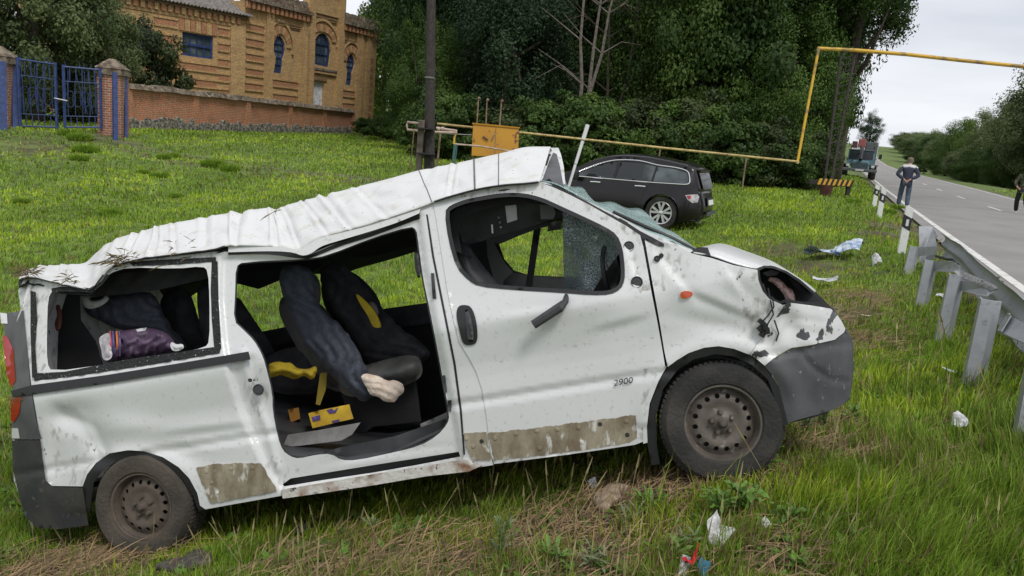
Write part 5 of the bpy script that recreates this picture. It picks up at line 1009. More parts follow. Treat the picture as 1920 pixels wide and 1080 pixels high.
# the wood in the middle: front rank
tree('light', 716, 240, 84, 13, 7, 'pale green tree closing the gap at the right corner of the brick building', lift=.05)
for a in (('light', 742, 240, 80, 19, 9.5, 'bright yellow-green tree beside the right corner of the brick building'),
          ('broad', 812, 250, 50, 16, 7.4, 'dark tree at the left end of the wood, behind the wooden pole'),
          ('dense', 790, 255, 37, 6.0, 3.6, 'small lighter green tree just left of the wooden pole'),
          ('broad', 850, 260, 44, 15, 8, 'very dark tree above and left of the yellow cabinet'),
          ('tall', 942, 262, 37, 12, 5.4, 'slender blue-green tree with a bare trunk showing, above the yellow cabinet'),
          ('tall', 905, 258, 41, 8.5, 4.6, 'blue-green young tree standing left behind the slender one'),
          ('tall', 990, 262, 40, 8, 4.6, 'blue-green young tree standing right behind the slender one'),
          ('olive', 1075, 268, 48, 15, 8, 'dull brownish tree behind the dead grey stems'),
          ('dense', 1205, 280, 37, 9, 6, 'mid green tree rising over the roof of the black car'),
          ('dense', 1290, 290, 35, 13, 7, 'tall leafy tree behind the tail of the black car'),
          ('broad', 1385, 300, 36, 14.5, 8, 'tall dark tree in the thick of the wood, left of the upright yellow pipe'),
          ('dense', 1460, 310, 34, 7.5, 5, 'small mid green tree just left of the upright yellow pipe'),
          ('broad', 1450, 300, 40, 15, 7.6, 'big dark tree behind the upright yellow pipe'),
          ('dense', 1500, 318, 36, 6.5, 3.6, 'round leafy tree at the foot of the upright yellow pipe'),
          ('olive', 1533, 300, 44, 10.5, 3.0, 'thin airy tree at the road end of the wood behind the twin poles')):
    k, px, py, d, H, W, lab = a; tree(k, px, py, d, H, W, lab, lift=.25 if H > 9 else .1)
ov = tree('broad', 1566, 300, 36, 14, 6.6, 'overhanging dark tree with its crown reaching out over the road end of the wood', lift=1.16)
for i, (k, px, d, H, W) in enumerate([('broad', 832, 82, 19, 11), ('broad', 850, 62, 20, 11), ('tall', 840, 58, 19, 9), ('broad', 900, 56, 19, 11), ('broad', 975, 58, 20, 11), ('olive', 1030, 55, 19, 10), ('broad', 1100, 56, 20, 11), ('broad', 1165, 52, 19, 10), ('tall', 1225, 50, 19, 9), ('broad', 1280, 50, 19, 10), ('broad', 1345, 47, 18, 10), ('dense', 1420, 46, 18, 10), ('broad', 1480, 47, 17, 7), ('broad', 1510, 50, 16, 5), ('broad', 815, 46, 11, 6), ('broad', 1130, 44, 12, 7), ('broad', 1015, 46, 13, 8), ('broad', 1340, 41, 11, 7), ('broad', 870, 50, 14, 9), ('broad', 1250, 43, 12, 8), ('dense', 1480, 60, 13, 8), ('dense', 1520, 80, 13, 6)]):
    tree(k, px, 280, d, H, W, 'tall dark tree packed in behind the front rank of the wood', 'trees packed in the back of the wood', lift=.1)
# undergrowth along the wood edge
for k, px, d, H, W, ph in (('bush', 742, 52, 2.0, 3.4, 'right of the end of the orange wall'), ('bush', 815, 33, 2.8, 3.2, 'directly behind the wooden pole'), ('bush', 850, 32, 2.6, 3.2, 'between the wooden pole and the cabinet'), ('dbush', 980, 31, 2.4, 3.6, 'touching the right side of the yellow cabinet'), ('bush', 1015, 30, 2.6, 3.4, 'above the front end of the van roof'), ('dbush', 1050, 31, 2.6, 3.4, 'behind the peak of the van roof'), ('bush', 1090, 30, 3.0, 3.6, 'behind the white aerial of the van'), ('dbush', 1130, 31, 2.6, 3.4, 'over the front window of the black car'), ('bush', 1165, 32, 3, 3.6, 'over the middle of the black car'), ('dbush', 1200, 31, 3.0, 3.4, 'over the rear side window of the black car'), ('bush', 1245, 31, 3.0, 3.6, 'over the roof spoiler of the black car'), ('dbush', 1290, 30.5, 3.2, 3.6, 'over the tail of the black car'), ('bush', 1335, 30, 3.0, 3.6, 'just right of the black car'), ('bush', 1378, 30.5, 2.7, 3.6, 'second to the right of the black car'), ('dbush', 1420, 31, 2.6, 3.4, 'midway between the black car and the upright pipe'), ('bush', 1462, 31, 2.4, 3.2, 'left of the foot of the upright pipe'), ('dbush', 1500, 32, 2.4, 3.4, 'below the lower corner of the yellow pipe'), ('bush', 1526, 34, 1.8, 2.0, 'behind the striped barrier'), ('dbush', 775, 60, 2.4, 4, 'far behind the looped pipework'), ('bush', 690, 57, 1.3, 2.6, 'in front of the end of the orange wall'), ('bush', 775, 46, 1.6, 3.4, 'behind the looped pipework')):
    tree(k, px, 300, d, H, W, ('green' if k == 'bush' else 'dull olive')+' bush in the undergrowth '+ph, 'bushes at the foot of the wood', 'bush')
# left tree and shrubs at the building
tree('olive', 70, 190, 33, 8.5, 6.5, 'large dark bushy tree behind the blue gate at the upper left', lift=.15, name='tree')
tree('olive', 165, 200, 36, 6.4, 4.8, 'lower dull green tree between the gate and the brick building', lift=.1)
tree('dbush', 282, 235, 41, 4.8, 4.2, 'straggly olive shrub behind the start of the orange wall under the dark window', None, 'shrub')
tree('dbush', -40, 235, 34, 5.5, 5, 'dark shrub at the far left edge behind the gate pier', None, 'shrub')
tree('dbush', 130, 235, 38, 3.6, 4.6, 'dark shrub seen through the bars of the blue gate', None, 'shrub')
for px, d, H, W, k, ph in ((-150, 36, 8, 7, 'olive', 'nearest to the gate'), (-330, 40, 9, 8, 'dense', 'second from the gate'), (-560, 42, 8, 8, 'olive', 'third from the gate'), (-820, 46, 9, 9, 'broad', 'farthest from the gate')): tree(k, px, 200, d, H, W, 'leafy tree at the meadow edge left of the gate, '+ph, lift=.1)
# dead grey stems
def stems(name, px, d, hs_, label, mtl, seed, twigs=6):
    b = P(px, 280, d); z = float(ground(b[0], b[1])[0]); r = root(name, label, 'tree', (b[0], b[1], z-.1)); R = random.Random(seed)
    for H, lean in hs_:
        mb = MB(); pts = [(lean*H*t+R.uniform(-.12, .12), R.uniform(-.1, .1), H*t) for t in np.linspace(0, 1, 7)]; mb.tube(pts, [.11*(1-.8*t) for t in np.linspace(0, 1, 7)], 6)
        for _ in range(twigs):
            i = R.randint(2, 5); a = np.array(pts[i]); s_ = R.choice((-1, 1)); l = R.uniform(.8, 2.4); mb.tube([a, a+np.array([s_*l*.5, R.uniform(-.3, .3), l*.35]), a+np.array([s_*l, R.uniform(-.5, .5), l*R.uniform(.0, .9)])], [.035, .022, .008], 4)
        mb.build('trunk' if hs_.index((H, lean)) == 0 else 'stem', mtl, r, smooth_=True)
stems('dead_tree', 1085, 34, [(11, -.05), (10.5, .03), (10, .10)], 'dead tree of three bare grey stems in front of the wood', M_barkd, 3)
stems('dead_tree', 1140, 35, [(8, .10), (7, -.08)], 'bare leaning stems right of the dead grey tree', M_bark, 8, 10)
# right-hand roadside trees
def rtree(kind, y, off, H, W, label, group=None, lift=.0, name='tree'):
    q = rpt(off, y); x_, y_, d_ = project(q); return tree(kind, x_, y_, d_, H, W, label, group, name, lift=lift)
for a in (('olive', 88, 17.5, 14.5, 12, 'tallest grey-green tree at the right edge beyond the road'), ('olive', 95, 22, 13, 11, 'grey-green tree just behind the tallest one at the right edge'),
          ('olive', 101, 17, 11.5, 9, 'grey-green tree left of the tallest one beyond the road'), ('dense', 94, 14.5, 5.5, 6.5, 'round low green tree in front of the tallest one at the right edge'),
          ('olive', 112, 16, 9, 9, 'broad dark tree in the middle of the row beyond the road'), ('light', 124, 16, 9.5, 8, 'lighter yellow-green tree in the row beyond the road, right of the walking man'),
          ('dense', 138, 16.5, 9.5, 10, 'green tree above and right of the walking man'), ('dense', 106, 13.5, 4.2, 6, 'low dark shrubby tree under the tall ones beyond the road'), ('olive', 118, 13.5, 4.5, 6, 'low shrubby tree in the middle of the row beyond the road'),
          ('dense', 150, 15, 6, 8, 'low green tree directly above the head of the walking man'), ('olive', 178, 17, 8.5, 9, 'distant dark tree right of the drilling truck')):
    k, y_, o_, H, W, lab = a; rtree(k, y_, o_, H, W, lab)
for k, y_, o_, H, W in (('olive', 76, 19, 13, 10), ('olive', 84, 25, 14, 11), ('olive', 100, 27, 12, 10), ('olive', 130, 22, 10, 11), ('olive', 145, 22, 10, 11), ('olive', 160, 20, 9, 10), ('broad', 200, 19, 9, 11), ('olive', 225, 20, 8.5, 12), ('broad', 250, 20, 8.5, 13), ('olive', 285, 22, 8, 14), ('olive', 115, 22, 9, 9), ('olive', 320, 22, 8, 16), ('olive', 360, 24, 8, 18), ('olive', 400, 28, 8, 22)):
    rtree(k, y_, o_, H, W, 'grey-green tree in the farther part of the row beyond the road', 'farther trees beyond the road')
rtree('tall', 330, 6, 13, 9, 'distant spiky tree on the skyline right above the drilling truck', lift=.2).location.z += 1
rtree('bush', 150, 10.5, 1.6, 3, 'small round bush on the right verge beside the truck', None, name='bush')
# ================================================================== poles, pipes, cabinet
M_wood = mat('creosoted_pole_wood', (.055, .045, .040), .9, c2=(.022, .018, .016), scale=6, stretch=(8, 8, .5), lo=.4, hi=.6, bump=.8, bscale=20)
M_conc = mat('old_concrete_post', (.19, .155, .125), .95, c2=(.10, .08, .06), scale=5, bump=.5)
M_pipe = mat('yellow_gas_pipe_paint', (.52, .40, .16), .6, c2=(.36, .25, .10), scale=5, lo=.45, hi=.6, c3=(.12, .10, .08), s3=12, lo3=.62, hi3=.72)
M_pipeb = mat('bright_yellow_pipe_paint', (.60, .36, .03), .6, c2=(.22, .15, .06), scale=3, lo=.48, hi=.66)
M_pinkp = mat('faded_pipe_paint', (.48, .38, .32), .7, c2=(.34, .24, .18), scale=6)
M_cab = mat('orange_yellow_cabinet', (.48, .235, .010), .55, c2=(.42, .19, .012), scale=1.2, lo=.35, hi=.7, c3=(.16, .05, .02), s3=5, lo3=.66, hi3=.69)
M_rustp = mat('rusty_pipe', (.17, .10, .06), .85, c2=(.26, .21, .15), scale=9)
M_greenp = mat('blue_green_post', (.06, .15, .14), .7)
def zg(p): return float(ground(p[0], p[1])[0])
b, t = P(806, 335, 23), P(809, -40, 23); rt = root('utility_pole', 'dark weathered wooden utility pole strapped to a concrete stub behind the van', 'utility pole', (b[0], b[1], zg(b)-.3))
mb = MB(); k0 = np.array([b[0], b[1], zg(b)-.3]); top = t-k0; mb.tube([(0, 0, 0), tuple(top*.5), tuple(top*1.25)], [.165, .145, .12], 12); mb.build('shaft', M_wood, rt, smooth_=True)
for yy in (241, 288):
    c = P(800, yy, 23)-k0; mb = MB(); mb.box(c[0]-.28, c[0]+.26, -.22, .22, c[2]-.02, c[2]+.02); mb.build('wire_strap', M_rub, rt)
c = P(800, 145, 23)-k0; mb = MB(); mb.lathe([(.158, -.02), (.16, .02)], 12, Matrix.Translation((c[0]+.09, c[1], c[2]))); mb.build('band', M_steeld, rt)
c = P(792, 225, 23)-k0; mb = MB(); mb.box(c[0]-.09, c[0]+.09, c[1]-.24, c[1]-.06, -.2, c[2]); mb.build('concrete_stub', M_conc, rt, bevel=.02)
DP_ = 27.
def pipe(name, pts, r, mt, label=None, d=DP_, parent=None, n=8):
    mb = MB(); mb.tube([P(p[0], p[1], p[2] if len(p) > 2 else d) for p in pts], r, n); o = mb.build(name, mt, parent, parent is not None, True)
    if label: tag(o, label, 'pipe')
    return o
gp_ = root('gas_pipe', 'long yellow gas pipe rising at the wood edge and crossing over the road', 'pipe', P(1495, 303, DP_))
pipe('pipe_run', [(820, 232), (1000, 251), (1250, 278), (1495, 303)], .040, M_pipe, parent=gp_)
pipe('riser', [(1495, 305), (1508, 235), (1522, 160), (1535, 92)], .048, M_pipeb, parent=gp_)
pipe('overhead_pipe', [(1533, 91), (1600, 94), (1700, 102), (1800, 113), (1920, 125), (2080, 144)], .065, M_pipeb, parent=gp_)
for x, y in ((1495, 304), (1535, 92)):
    c = P(x, y, DP_); mb = MB(); mb.lathe([(.001, -.07), (.06, -.05), (.065, 0), (.06, .05), (.001, .07)], 10, Matrix.Translation(tuple(c))); mb.build('elbow', M_pipe, gp_, True, True)
for x in (905, 1238, 1400):
    y = 232+(x-820)*.1052; a = P(x, y, DP_); mb = MB(); mb.tube([a, (a[0], a[1], zg(a)-.2)], .028, 6); mb.build('support_post', M_rustp, gp_, True)
gl = root('gas_regulator_pipework', 'looped faded pipework of the gas station around the wooden pole, left of the yellow cabinet', 'pipework', P(763, 243, 24.5))
pipe('pipe_loop', [(800, 233, 24.5), (764, 229, 24.5), (763, 236, 24.5), (764, 243, 24.5), (800, 247, 24.5), (856, 249, 25)], .040, M_pinkp, parent=gl)
pipe('pipe_run', [(818, 240, 25), (857, 246, 25)], .045, M_pinkp, parent=gl)
pipe('drop_pipe', [(856, 246, 25), (852, 258, 25), (851, 270, 25)], .035, M_pipeb, parent=gl)
pipe('low_pipe', [(851, 270, 25), (900, 274, 25.5), (960, 284, 26)], .028, M_pinkp, parent=gl)
pipe('thin_pipe', [(822, 250, 25.5), (885, 253, 26)], .015, M_steeld, parent=gl)
for x, y, mtl, r_ in ((776, 246, M_rustp, .022), (826, 248, M_rustp, .035), (853, 272, M_greenp, .045), (857, 272, M_greenp, .02)):
    a = P(x, y, 25); mb = MB(); mb.tube([a, (a[0]-.05, a[1], zg(a)-.2)], r_, 6); mb.build('post', mtl, gl, True)
for x in (823, 830):
    c = P(x, 242, 25); mb = MB(); mb.lathe([(.001, -.05), (.07, -.04), (.07, .04), (.001, .05)], 10, Matrix.Translation(tuple(c)) @ Matrix.Rotation(1.57, 4, 'Y')); mb.build('valve', M_pinkp, gl, True, True)
# cabinet
c0, c1, c2_, c3_ = P(887, 233, 26.2), P(973, 241, 26.2), P(971, 296, 26.2), P(884, 292, 26.2); dcv = CF*np.array([1, 1, 0])*.8
cbn = root('gas_cabinet', 'orange-yellow steel gas cabinet behind the roof of the van', 'cabinet', c3_)
mb = MB(); mb.prism([c3_, c2_, c1, c0], dcv); mb.build('body', M_cab, cbn, True, bevel=.01)
e = (c1-c0); mb = MB(); mb.prism([c0-(0, 0, .0)+np.array([-.03, -.03, .0]), c1+np.array([.03, -.03, 0]), c1+np.array([.03, -.03, .05]), c0+np.array([-.03, -.03, .05])], dcv*1.08); mb.build('lid', M_cab, cbn, True)
mb = MB(); s_ = (c0*.5+c1*.5); s2_ = (c3_*.5+c2_*.5); mb.prism([s2_+(-.012, -.012, 0), s2_+(.012, -.012, 0), s_+(.012, -.012, -.03), s_+(-.012, -.012, -.03)], CF*.02); mb.build('door_gap', M_rustp, cbn, True)
for (x, y, x2, y2, w_) in ((906, 255, 915, 262, .03), (922, 262, 927, 252, .02), (962, 278, 962, 290, .02)):
    mb = MB(); mb.tube([P(x, y, 26.15), P(x2, y2, 26.15)], w_, 5); mb.build('rust_patch' if w_ > .025 else 'handle', M_rustp, cbn, True)
for x, yt, xb in ((897, 187, 894), (913, 190, 911), (940, 192, 937)):
    mb = MB(); mb.tube([P(xb, 236, 26.5), P(x, yt, 26.5)], .025, 6); a = P(x, yt, 26.5); mb.tube([a, a+(0, 0, .02), a+(.04, 0, .06), a+(.0, 0, .1)], [.025, .05, .055, .02], 6); mb.build('vent_pipe', M_rustp, cbn, True, True)
for x in (888, 968):
    a = P(x, 290, 26.4); mb = MB(); mb.tube([a, (a[0], a[1], zg(a)-.1)], .04, 6); mb.build('leg', M_rustp, cbn, True)
# lattice mast of two leaning posts by the road
ms = root('twin_pole_mast', 'dark twin-pole lattice mast carrying the yellow pipe beside the road', 'mast', P(1553, 333, 26.6))
l0, l1, r0_, r1_ = P(1546, 345, 26.8), P(1578, 98, 27.1), P(1557, 345, 26.8), P(1604, 97, 27.1)
for a, b in ((l0, l1), (r0_, r1_)): mb = MB(); mb.tube([a, b], .045, 6); mb.build('pole', M_rustd if 'M_rustd' in globals() else M_wood, ms, True, True)
for i in range(13):
    t = .30+.05*i+.004*i; mb = MB(); mb.tube([l0+(l1-l0)*t, r0_+(r1_-r0_)*(t+.02)], .022, 5); mb.build('rung', M_wood, ms, True)
# striped barrier
M_by = mat('barrier_yellow', (.60, .33, .03), .7); M_bb = mat('barrier_black', (.02, .018, .015), .7); M_bbr = mat('rust_brown_tub', (.11, .035, .022), .8, c2=(.05, .02, .015), scale=6)
br = root('striped_barrier', 'low yellow and black striped barrier on a brown tub at the road side', 'barrier', P(1548, 366, 25.6)); ba, bb_ = P(1534, 340, 25.6), P(1598, 344, 25.6)
for i in range(14):
    a = ba+(bb_-ba)*i/14; b = ba+(bb_-ba)*(i+1)/14; mb = MB(); mb.prism([a+(0, 0, -.10), b+(0, 0, -.10), b+(.06, 0, .10), a+(.06, 0, .10)], (0, .07, 0)); mb.build('stripe', M_bb if i % 2 else M_by, br, True)
mb = MB(); mb.box(ba[0]-.26, bb_[0]+.04, ba[1]+.075, ba[1]+.30, ba[2]-.10, ba[2]+.03); mb.build('plank', M_bb, br, True)
mb = MB(); c = P(1547, 368, 25.7); h = ba[2]-.1-c[2]; mb.lathe([(.001, -.1), (.14, -.1), (.22, h), (.001, h)], 14, Matrix.Translation((c[0], c[1], c[2]))); mb.build('tub', M_bbr, br, True, True)
mb = MB(); c = P(1591, 358, 25.7); mb.box(c[0]-.06, c[0]+.06, c[1], c[1]+.12, c[2]-.15, bb_[2]-.08); mb.build('leg', M_bb, br, True)
# ================================================================== delineator posts
M_pw = mat('white_plastic_post', (.72, .72, .70), .5, c2=(.50, .49, .45), scale=12, lo=.55, hi=.75); M_pb = mat('black_reflector_band', (.02, .02, .022), .5); M_ref = mat('pale_reflector', (.62, .62, .64), .25)
def delin(xb, yb, xt, yt, d, label):
    a, b = P(xb, yb, d), P(xt, yt, d); a[2] = min(a[2], zg(a)); r = root('delineator_post', label, 'road post', a, -.25, 'white roadside delineator posts'); H = b[2]-a[2]; wd = .12; sh = (b[0]-a[0])*0
    def seg(n, z0, z1, mt, e=0.): mb = MB(); mb.add([(-wd/2-e, -.035-e, z0), (wd/2+e, -.035-e, z0), (wd/2+e, .035, z0), (-wd/2-e, .035, z0), (-wd/2-e, -.035-e, z1[0]), (wd/2+e, -.035-e, z1[1]), (wd/2+e, .035, z1[1]), (-wd/2-e, .035, z1[0])], [(0, 1, 2, 3)[::-1], (4, 5, 6, 7), (0, 1, 5, 4), (1, 2, 6, 5), (2, 3, 7, 6), (3, 0, 4, 7)]); return mb.build(n, mt, r)
    seg('post_body', -.15, (H, H*.93), M_pw); 
    mb = MB(); z0, z1 = H*.50, H*.76; mb.add([(-wd/2-.003, -.039, z0+.04), (wd/2+.003, -.039, z0-.02), (wd/2+.003, .038, z0-.02), (-wd/2-.003, .038, z0+.04), (-wd/2-.003, -.039, z1+.04), (wd/2+.003, -.039, z1-.02), (wd/2+.003, .038, z1-.02), (-wd/2-.003, .038, z1+.04)], [(3, 2, 1, 0), (4, 5, 6, 7), (0, 1, 5, 4), (1, 2, 6, 5), (2, 3, 7, 6), (3, 0, 4, 7)]); mb.build('black_band', M_pb, r)
    mb = MB(); mb.box(-.022, .022, -.046, -.037, z0+.06, z1-.04); mb.build('reflector', M_ref, r)
delin(1690, 472, 1702, 384, 13.3, 'nearest and largest white roadside post with a black band, beside the guardrail end')
delin(1648, 407, 1655, 350, 20.0, 'middle white roadside post with a black band')
delin(1639, 385, 1645, 345, 23.5, 'farthest white roadside post with a black band, just left of the middle one')
# ================================================================== guardrail
gr = root('guardrail', 'bent galvanised steel guardrail running along the near side of the road', 'guardrail', P(1725, 560, 10.5))
posts = [((1700, 528), (1716, 462), 12.0), ((1727, 577), (1746, 488), 10.0), ((1769, 632), (1795, 515), 8.0), ((1825, 720), (1858, 562), 6.3), ((1922, 850), (1950, 700), 4.9)]
def zprof(mb, a, b, w_=.075, dp=.06):
    d = np.array(b)-np.array(a); X = np.array([.93, -.37, 0]); Y = np.array([.37, .93, 0]); a = np.array(a)
    sec = [(-w_, -dp), (w_*.15, -dp), (w_*.15, dp), (w_, dp), (w_, dp-.012), (w_*.3, dp-.012), (w_*.3, -dp-.006), (-w_, -dp-.006)]
    return mb.prism([a+X*p+Y*q_ for p, q_ in sec], d)
for (xb, yb), (xt, yt), d in posts:
    a, b = P(xb, yb, d), P(xt, yt, d); a[2] = min(a[2], zg(a)-.1); mb = MB(); w_ = .075; X = np.array([.93, -.37, 0]); Y = np.array([.37, .93, 0])
    mb.prism([a-X*w_-Y*.045, a+X*w_*.25-Y*.06, a+X*w_-Y*.02, a+X*w_*.9-Y*.0, a+X*w_*.2-Y*.035, a-X*w_*.8-Y*.02, a-X*w_*.8+Y*.07, a-X*w_+Y*.07], b-a); mb.build('post', M_steel, gr, True)
# W-beam along the road side of the posts
def dspl(c, k=5):
    o = []; c = np.vstack([2*c[0]-c[1], c, 2*c[-1]-c[-2]])
    for i in range(1, len(c)-2):
        for j in range(k): t = j/k; o.append(.5*((2*c[i])+(-c[i-1]+c[i+1])*t+(2*c[i-1]-5*c[i]+4*c[i+1]-c[i+2])*t*t+(-c[i-1]+3*c[i]-3*c[i+1]+c[i+2])*t**3))
    o.append(c[-2]); return np.array(o)
tE = dspl(np.array([P(*q_) for q_ in ((1752, 436, 12.0), (1775, 450, 11.2), (1800, 471, 10.2), (1840, 507, 8.7), (1880, 542, 7.5), (1920, 577, 6.6), (1990, 640, 5.4), (2080, 725, 4.5))]), 6)
bE = dspl(np.array([P(*q_) for q_ in ((1754, 476, 12.0), (1775, 498, 11.1), (1800, 532, 10.0), (1835, 580, 8.6), (1870, 626, 7.4), (1920, 686, 6.4), (1990, 775, 5.2), (2080, 890, 4.3))]), 6)
RS_ = np.array([.93, -.37, 0]); rows = []
for i in range(len(tE)):
    j = .006*math.sin(i*1.1)+.03*math.exp(-((i-9)/2.)**2); rows.append([tE[i]*(1-t_)+bE[i]*t_+RS_*(.10+z_+j) for t_, z_ in ((0, -.015), (.03, .0), (.10, .035), (.22, .05), (.34, .035), (.44, .0), (.5, -.012), (.56, .0), (.66, .035), (.78, .05), (.90, .035), (.97, .0), (1, -.015))])
loft_rows('rail_beam', rows, M_steel, .005, gr)
def plate(name, pts, th=.006, mt=M_steel):
    c = np.array([P(*p) for p in pts]); me = bpy.data.meshes.new(name); me.from_pydata(c.tolist(), [], [tuple(range(len(c)))]); o = link(name, me, mt, gr, True); m_ = o.modifiers.new('s', 'SOLIDIFY'); m_.thickness = th; m_.offset = 0; return o
plate('end_plate', [(1723, 424, 12.2), (1750, 425, 12.2), (1757, 462, 12.0), (1753, 485, 12.0), (1724, 494, 12.1)])
plate('torn_end', [(1750, 427, 12.1), (1762, 443, 11.6), (1758, 446, 11.6), (1752, 438, 12.0)], .004)
plate('bracket_arm', [(1715, 464, 12.0), (1755, 462, 11.7), (1756, 477, 11.7), (1716, 481, 12.0)])
plate('bracket_arm', [(1746, 488, 10.0), (1790, 492, 9.6), (1800, 500, 9.5), (1797, 511, 9.5), (1748, 508, 10.0)])
plate('bracket_arm', [(1797, 525, 8.0), (1850, 537, 7.5), (1862, 548, 7.4), (1850, 556, 7.4), (1798, 544, 8.0)])
plate('bracket_flange', [(1788, 508, 8.1), (1800, 506, 8.1), (1865, 535, 7.4), (1872, 542, 7.3), (1858, 545, 7.4), (1800, 520, 8.0)], .01, M_steeld)
plate('bracket_arm', [(1871, 620, 6.0), (1890, 590, 6.0), (1940, 616, 5.6), (1950, 640, 5.4), (1945, 655, 5.4), (1872, 624, 6.0)])
plate('bracket_flange', [(1890, 588, 6.0), (1896, 592, 5.9), (1878, 622, 5.9), (1870, 620, 6.0)], .008)
for x, y, d in ((1842, 527, 7.5), (1872, 520, 7.3), (1891, 590, 5.95), (1880, 528, 7.1)):
    c = P(x, y, d); mb = MB(); mb.lathe([(.001, -.014), (.014, -.01), (.014, .01), (.001, .014)], 6, Matrix.Translation(tuple(c))); mb.build('bolt', M_steeld, gr, True)
mb = MB(); mb.tube([P(1755, 480, 11.5), P(1775, 486, 10.8), P(1788, 487, 10.4), P(1795, 496, 10)], .02, 6); mb.build('torn_strip', M_rub, gr, True)
# ================================================================== black car
carO = P(1238, 399, 16.9); cu_ = np.array([-math.cos(rad(24)), math.sin(rad(24)), -.035]); cu_ /= np.linalg.norm(cu_); cn_ = np.array([math.sin(rad(24)), math.cos(rad(24)), -.0]); cn_ -= (cn_@cu_)*cu_; cn_ /= np.linalg.norm(cn_); cv_ = np.cross(cu_, cn_); cv_ = cv_ if cv_[2] > 0 else -cv_
def SC_(x, y, w=0.):
    r = ray(x, y); t = ((carO-EYE)@cn_+np.asarray(w, float))/(r@cn_); return EYE+r*t[..., None]
def cuv(x, y):
    q_ = SC_(x, y)-carO; return q_@cu_, q_@cv_
def CV(u, v, w):
    u = np.asarray(u, float); u = np.where(u < -.40, -.40+(u+.40)*.66, u); return carO+cu_*u[..., None]+cv_*np.asarray(v)[..., None]+cn_*np.asarray(w)[..., None]
M_car = mat('black_plum_car_paint', (.006, .0045, .0055), .28, spec=.3, coat=.35, c2=(.009, .007, .008), scale=2); M_cgl = mat('tinted_car_glass', (.022, .025, .028), .08, c2=(.10, .12, .125), scale=1.5, lo=.50, hi=.7); M_chr = mat('chrome_trim', (.75, .75, .76), .2, .9); M_alloy = mat('silver_alloy', (.62, .62, .63), .35, .6)
car = root('parked_car', 'black five-door crossover car parked on the grass behind the van, seen from its rear left side', 'car', CV(-.0, -.37, .9))
car['label'] = 'black five-door crossover car parked on the grass behind the bonnet of the van'
uvp = lambda pts: [tuple(float(q_) for q_ in cuv(np.array(x*1.), np.array(y*1.))) for x, y in pts]
top = uvp([(1322, 342), (1312, 330), (1297, 310), (1275, 305), (1244, 298), (1203, 291), (1163, 288), (1134, 290), (1108, 297), (1087, 306), (1061, 320)])
# complete the hidden front of the car in its own coordinates
fu = 2.75; front = [(2.35, .62), (2.9, .52), (3.35, .40), (3.62, .22), (3.68, .0), (3.64, -.12), (3.2, -.17), (3.13, -.14)]
def arch_(cu0, a0, a1, r_=.41): return [(cu0+r_*math.cos(a), -.0+r_*math.sin(a)) for a in np.linspace(a0, a1, 13)]
outl = uvp([(1327, 355), (1328, 379), (1326, 398), (1318, 406), (1300, 410)])
rear = [(-.95, .44), (-1.0, .33), (-1.04, .18), (-1.05, .0), (-.98, -.10), (-.80, -.15)]
low = arch_(fu, -.35, 3.14+.35)+[(fu-.5, -.19), (1.3, -.20), (.5, -.19)]+arch_(0, -.45, 3.14+.50)
topc = [(-.93, .50), (-.86, .62), (-.70, .93), (-.62, .965), (-.35, 1.03), (.0, 1.09), (.5, 1.15), (1.0, 1.16), (1.35, 1.12), (1.7, 1.02), (2.05, .86), (2.3, .72)]
full = rear[::-1]; full = topc+front+low+[(-.62, -.16)]+rear[::-1]
def smoothv(pts): return pts
def car_w(u, v):
    w = np.interp(v, [-.2, -.05, .1, .35, .62, .70, .95, 1.15], [.05, .01, .0, .01, .05, .08, .20, .30]); w = w+.34*np.clip((-u-.55)/.5, 0, 1)**2+.30*np.clip((u-3.0)/.68, 0, 1)**2
    r1 = np.hypot(u, v); r2 = np.hypot(u-fu, v); return w-.02*np.exp(-((r1-.43)/.06)**2)-.02*np.exp(-((r2-.43)/.06)**2)
CW = 1.87
def car_side(name, outline, holes, e, th, mt, parent=None, step=.09, mirror=False):
    fn = (lambda x, y, dw: CV(x, y, car_w(x, y)+e+dw)) if not mirror else (lambda x, y, dw: CV(x, y, CW-car_w(x, y)-e-dw)); return solid(name, outline, holes, fn, th, mt, parent or car, step)
win = [[(-.48, .66), (-.60, .68), (-.57, .80), (-.50, .90), (-.20, .965), (.20, .995), (.24, .66)], [(.28, .66), (.24, 1.0), (.62, 1.06), (1.05, 1.055), (1.10, .665)], [(1.15, .665), (1.12, 1.05), (1.35, 1.01), (1.65, .91), (1.95, .77), (2.12, .675)]]
body = car_side('body', full, win, 0, .04, M_car)
car_side('body_far_side', full, win, 0, .04, M_car, mirror=True)
# skin between the two sides over roof, tail and nose
dl = dens(full, .12); x, y = dl[:, 0], dl[:, 1]; ww = car_w(x, y); rows = []
for k in range(9):
    t = k/8; bulge = abs(math.sin(t*math.pi))**.6; cx_ = 1.4; c = CV(x+np.where(x < -.3, -.07, .0)*bulge+np.where(x > 2.9, .10, 0)*bulge, y+np.where(y > .9, .07, 0)*bulge+np.where((y > .45) & (y <= .9), .03, 0)*bulge, ww+(CW-2*ww)*t); rows.append(np.vstack([c, c[:1]]))
loft_rows('roof_and_ends', rows, M_car, .01, car)
for i, h in enumerate(win):
    car_side('side_window', h, (), .012, .01, M_cgl, body); car_side('side_window', h, (), .012, .01, M_cgl, mirror=True)
def ctube(name, pts, r_, mt, e=-.01, parent=None, n=6):
    p = np.array(pts); mb = MB(); mb.tube(list(CV(p[:, 0], p[:, 1], car_w(p[:, 0], p[:, 1])+e)), r_, n); return mb.build(name, mt, parent or car, True, True)
ctube('chrome_trim', spl([(2.14, .675), (1.95, .79), (1.65, .93), (1.35, 1.035), (1.05, 1.085), (.62, 1.088), (.20, 1.02), (-.20, .99), (-.50, .925), (-.60, .82), (-.63, .68), (-.48, .645)], 4), .014, M_chr, -.006)
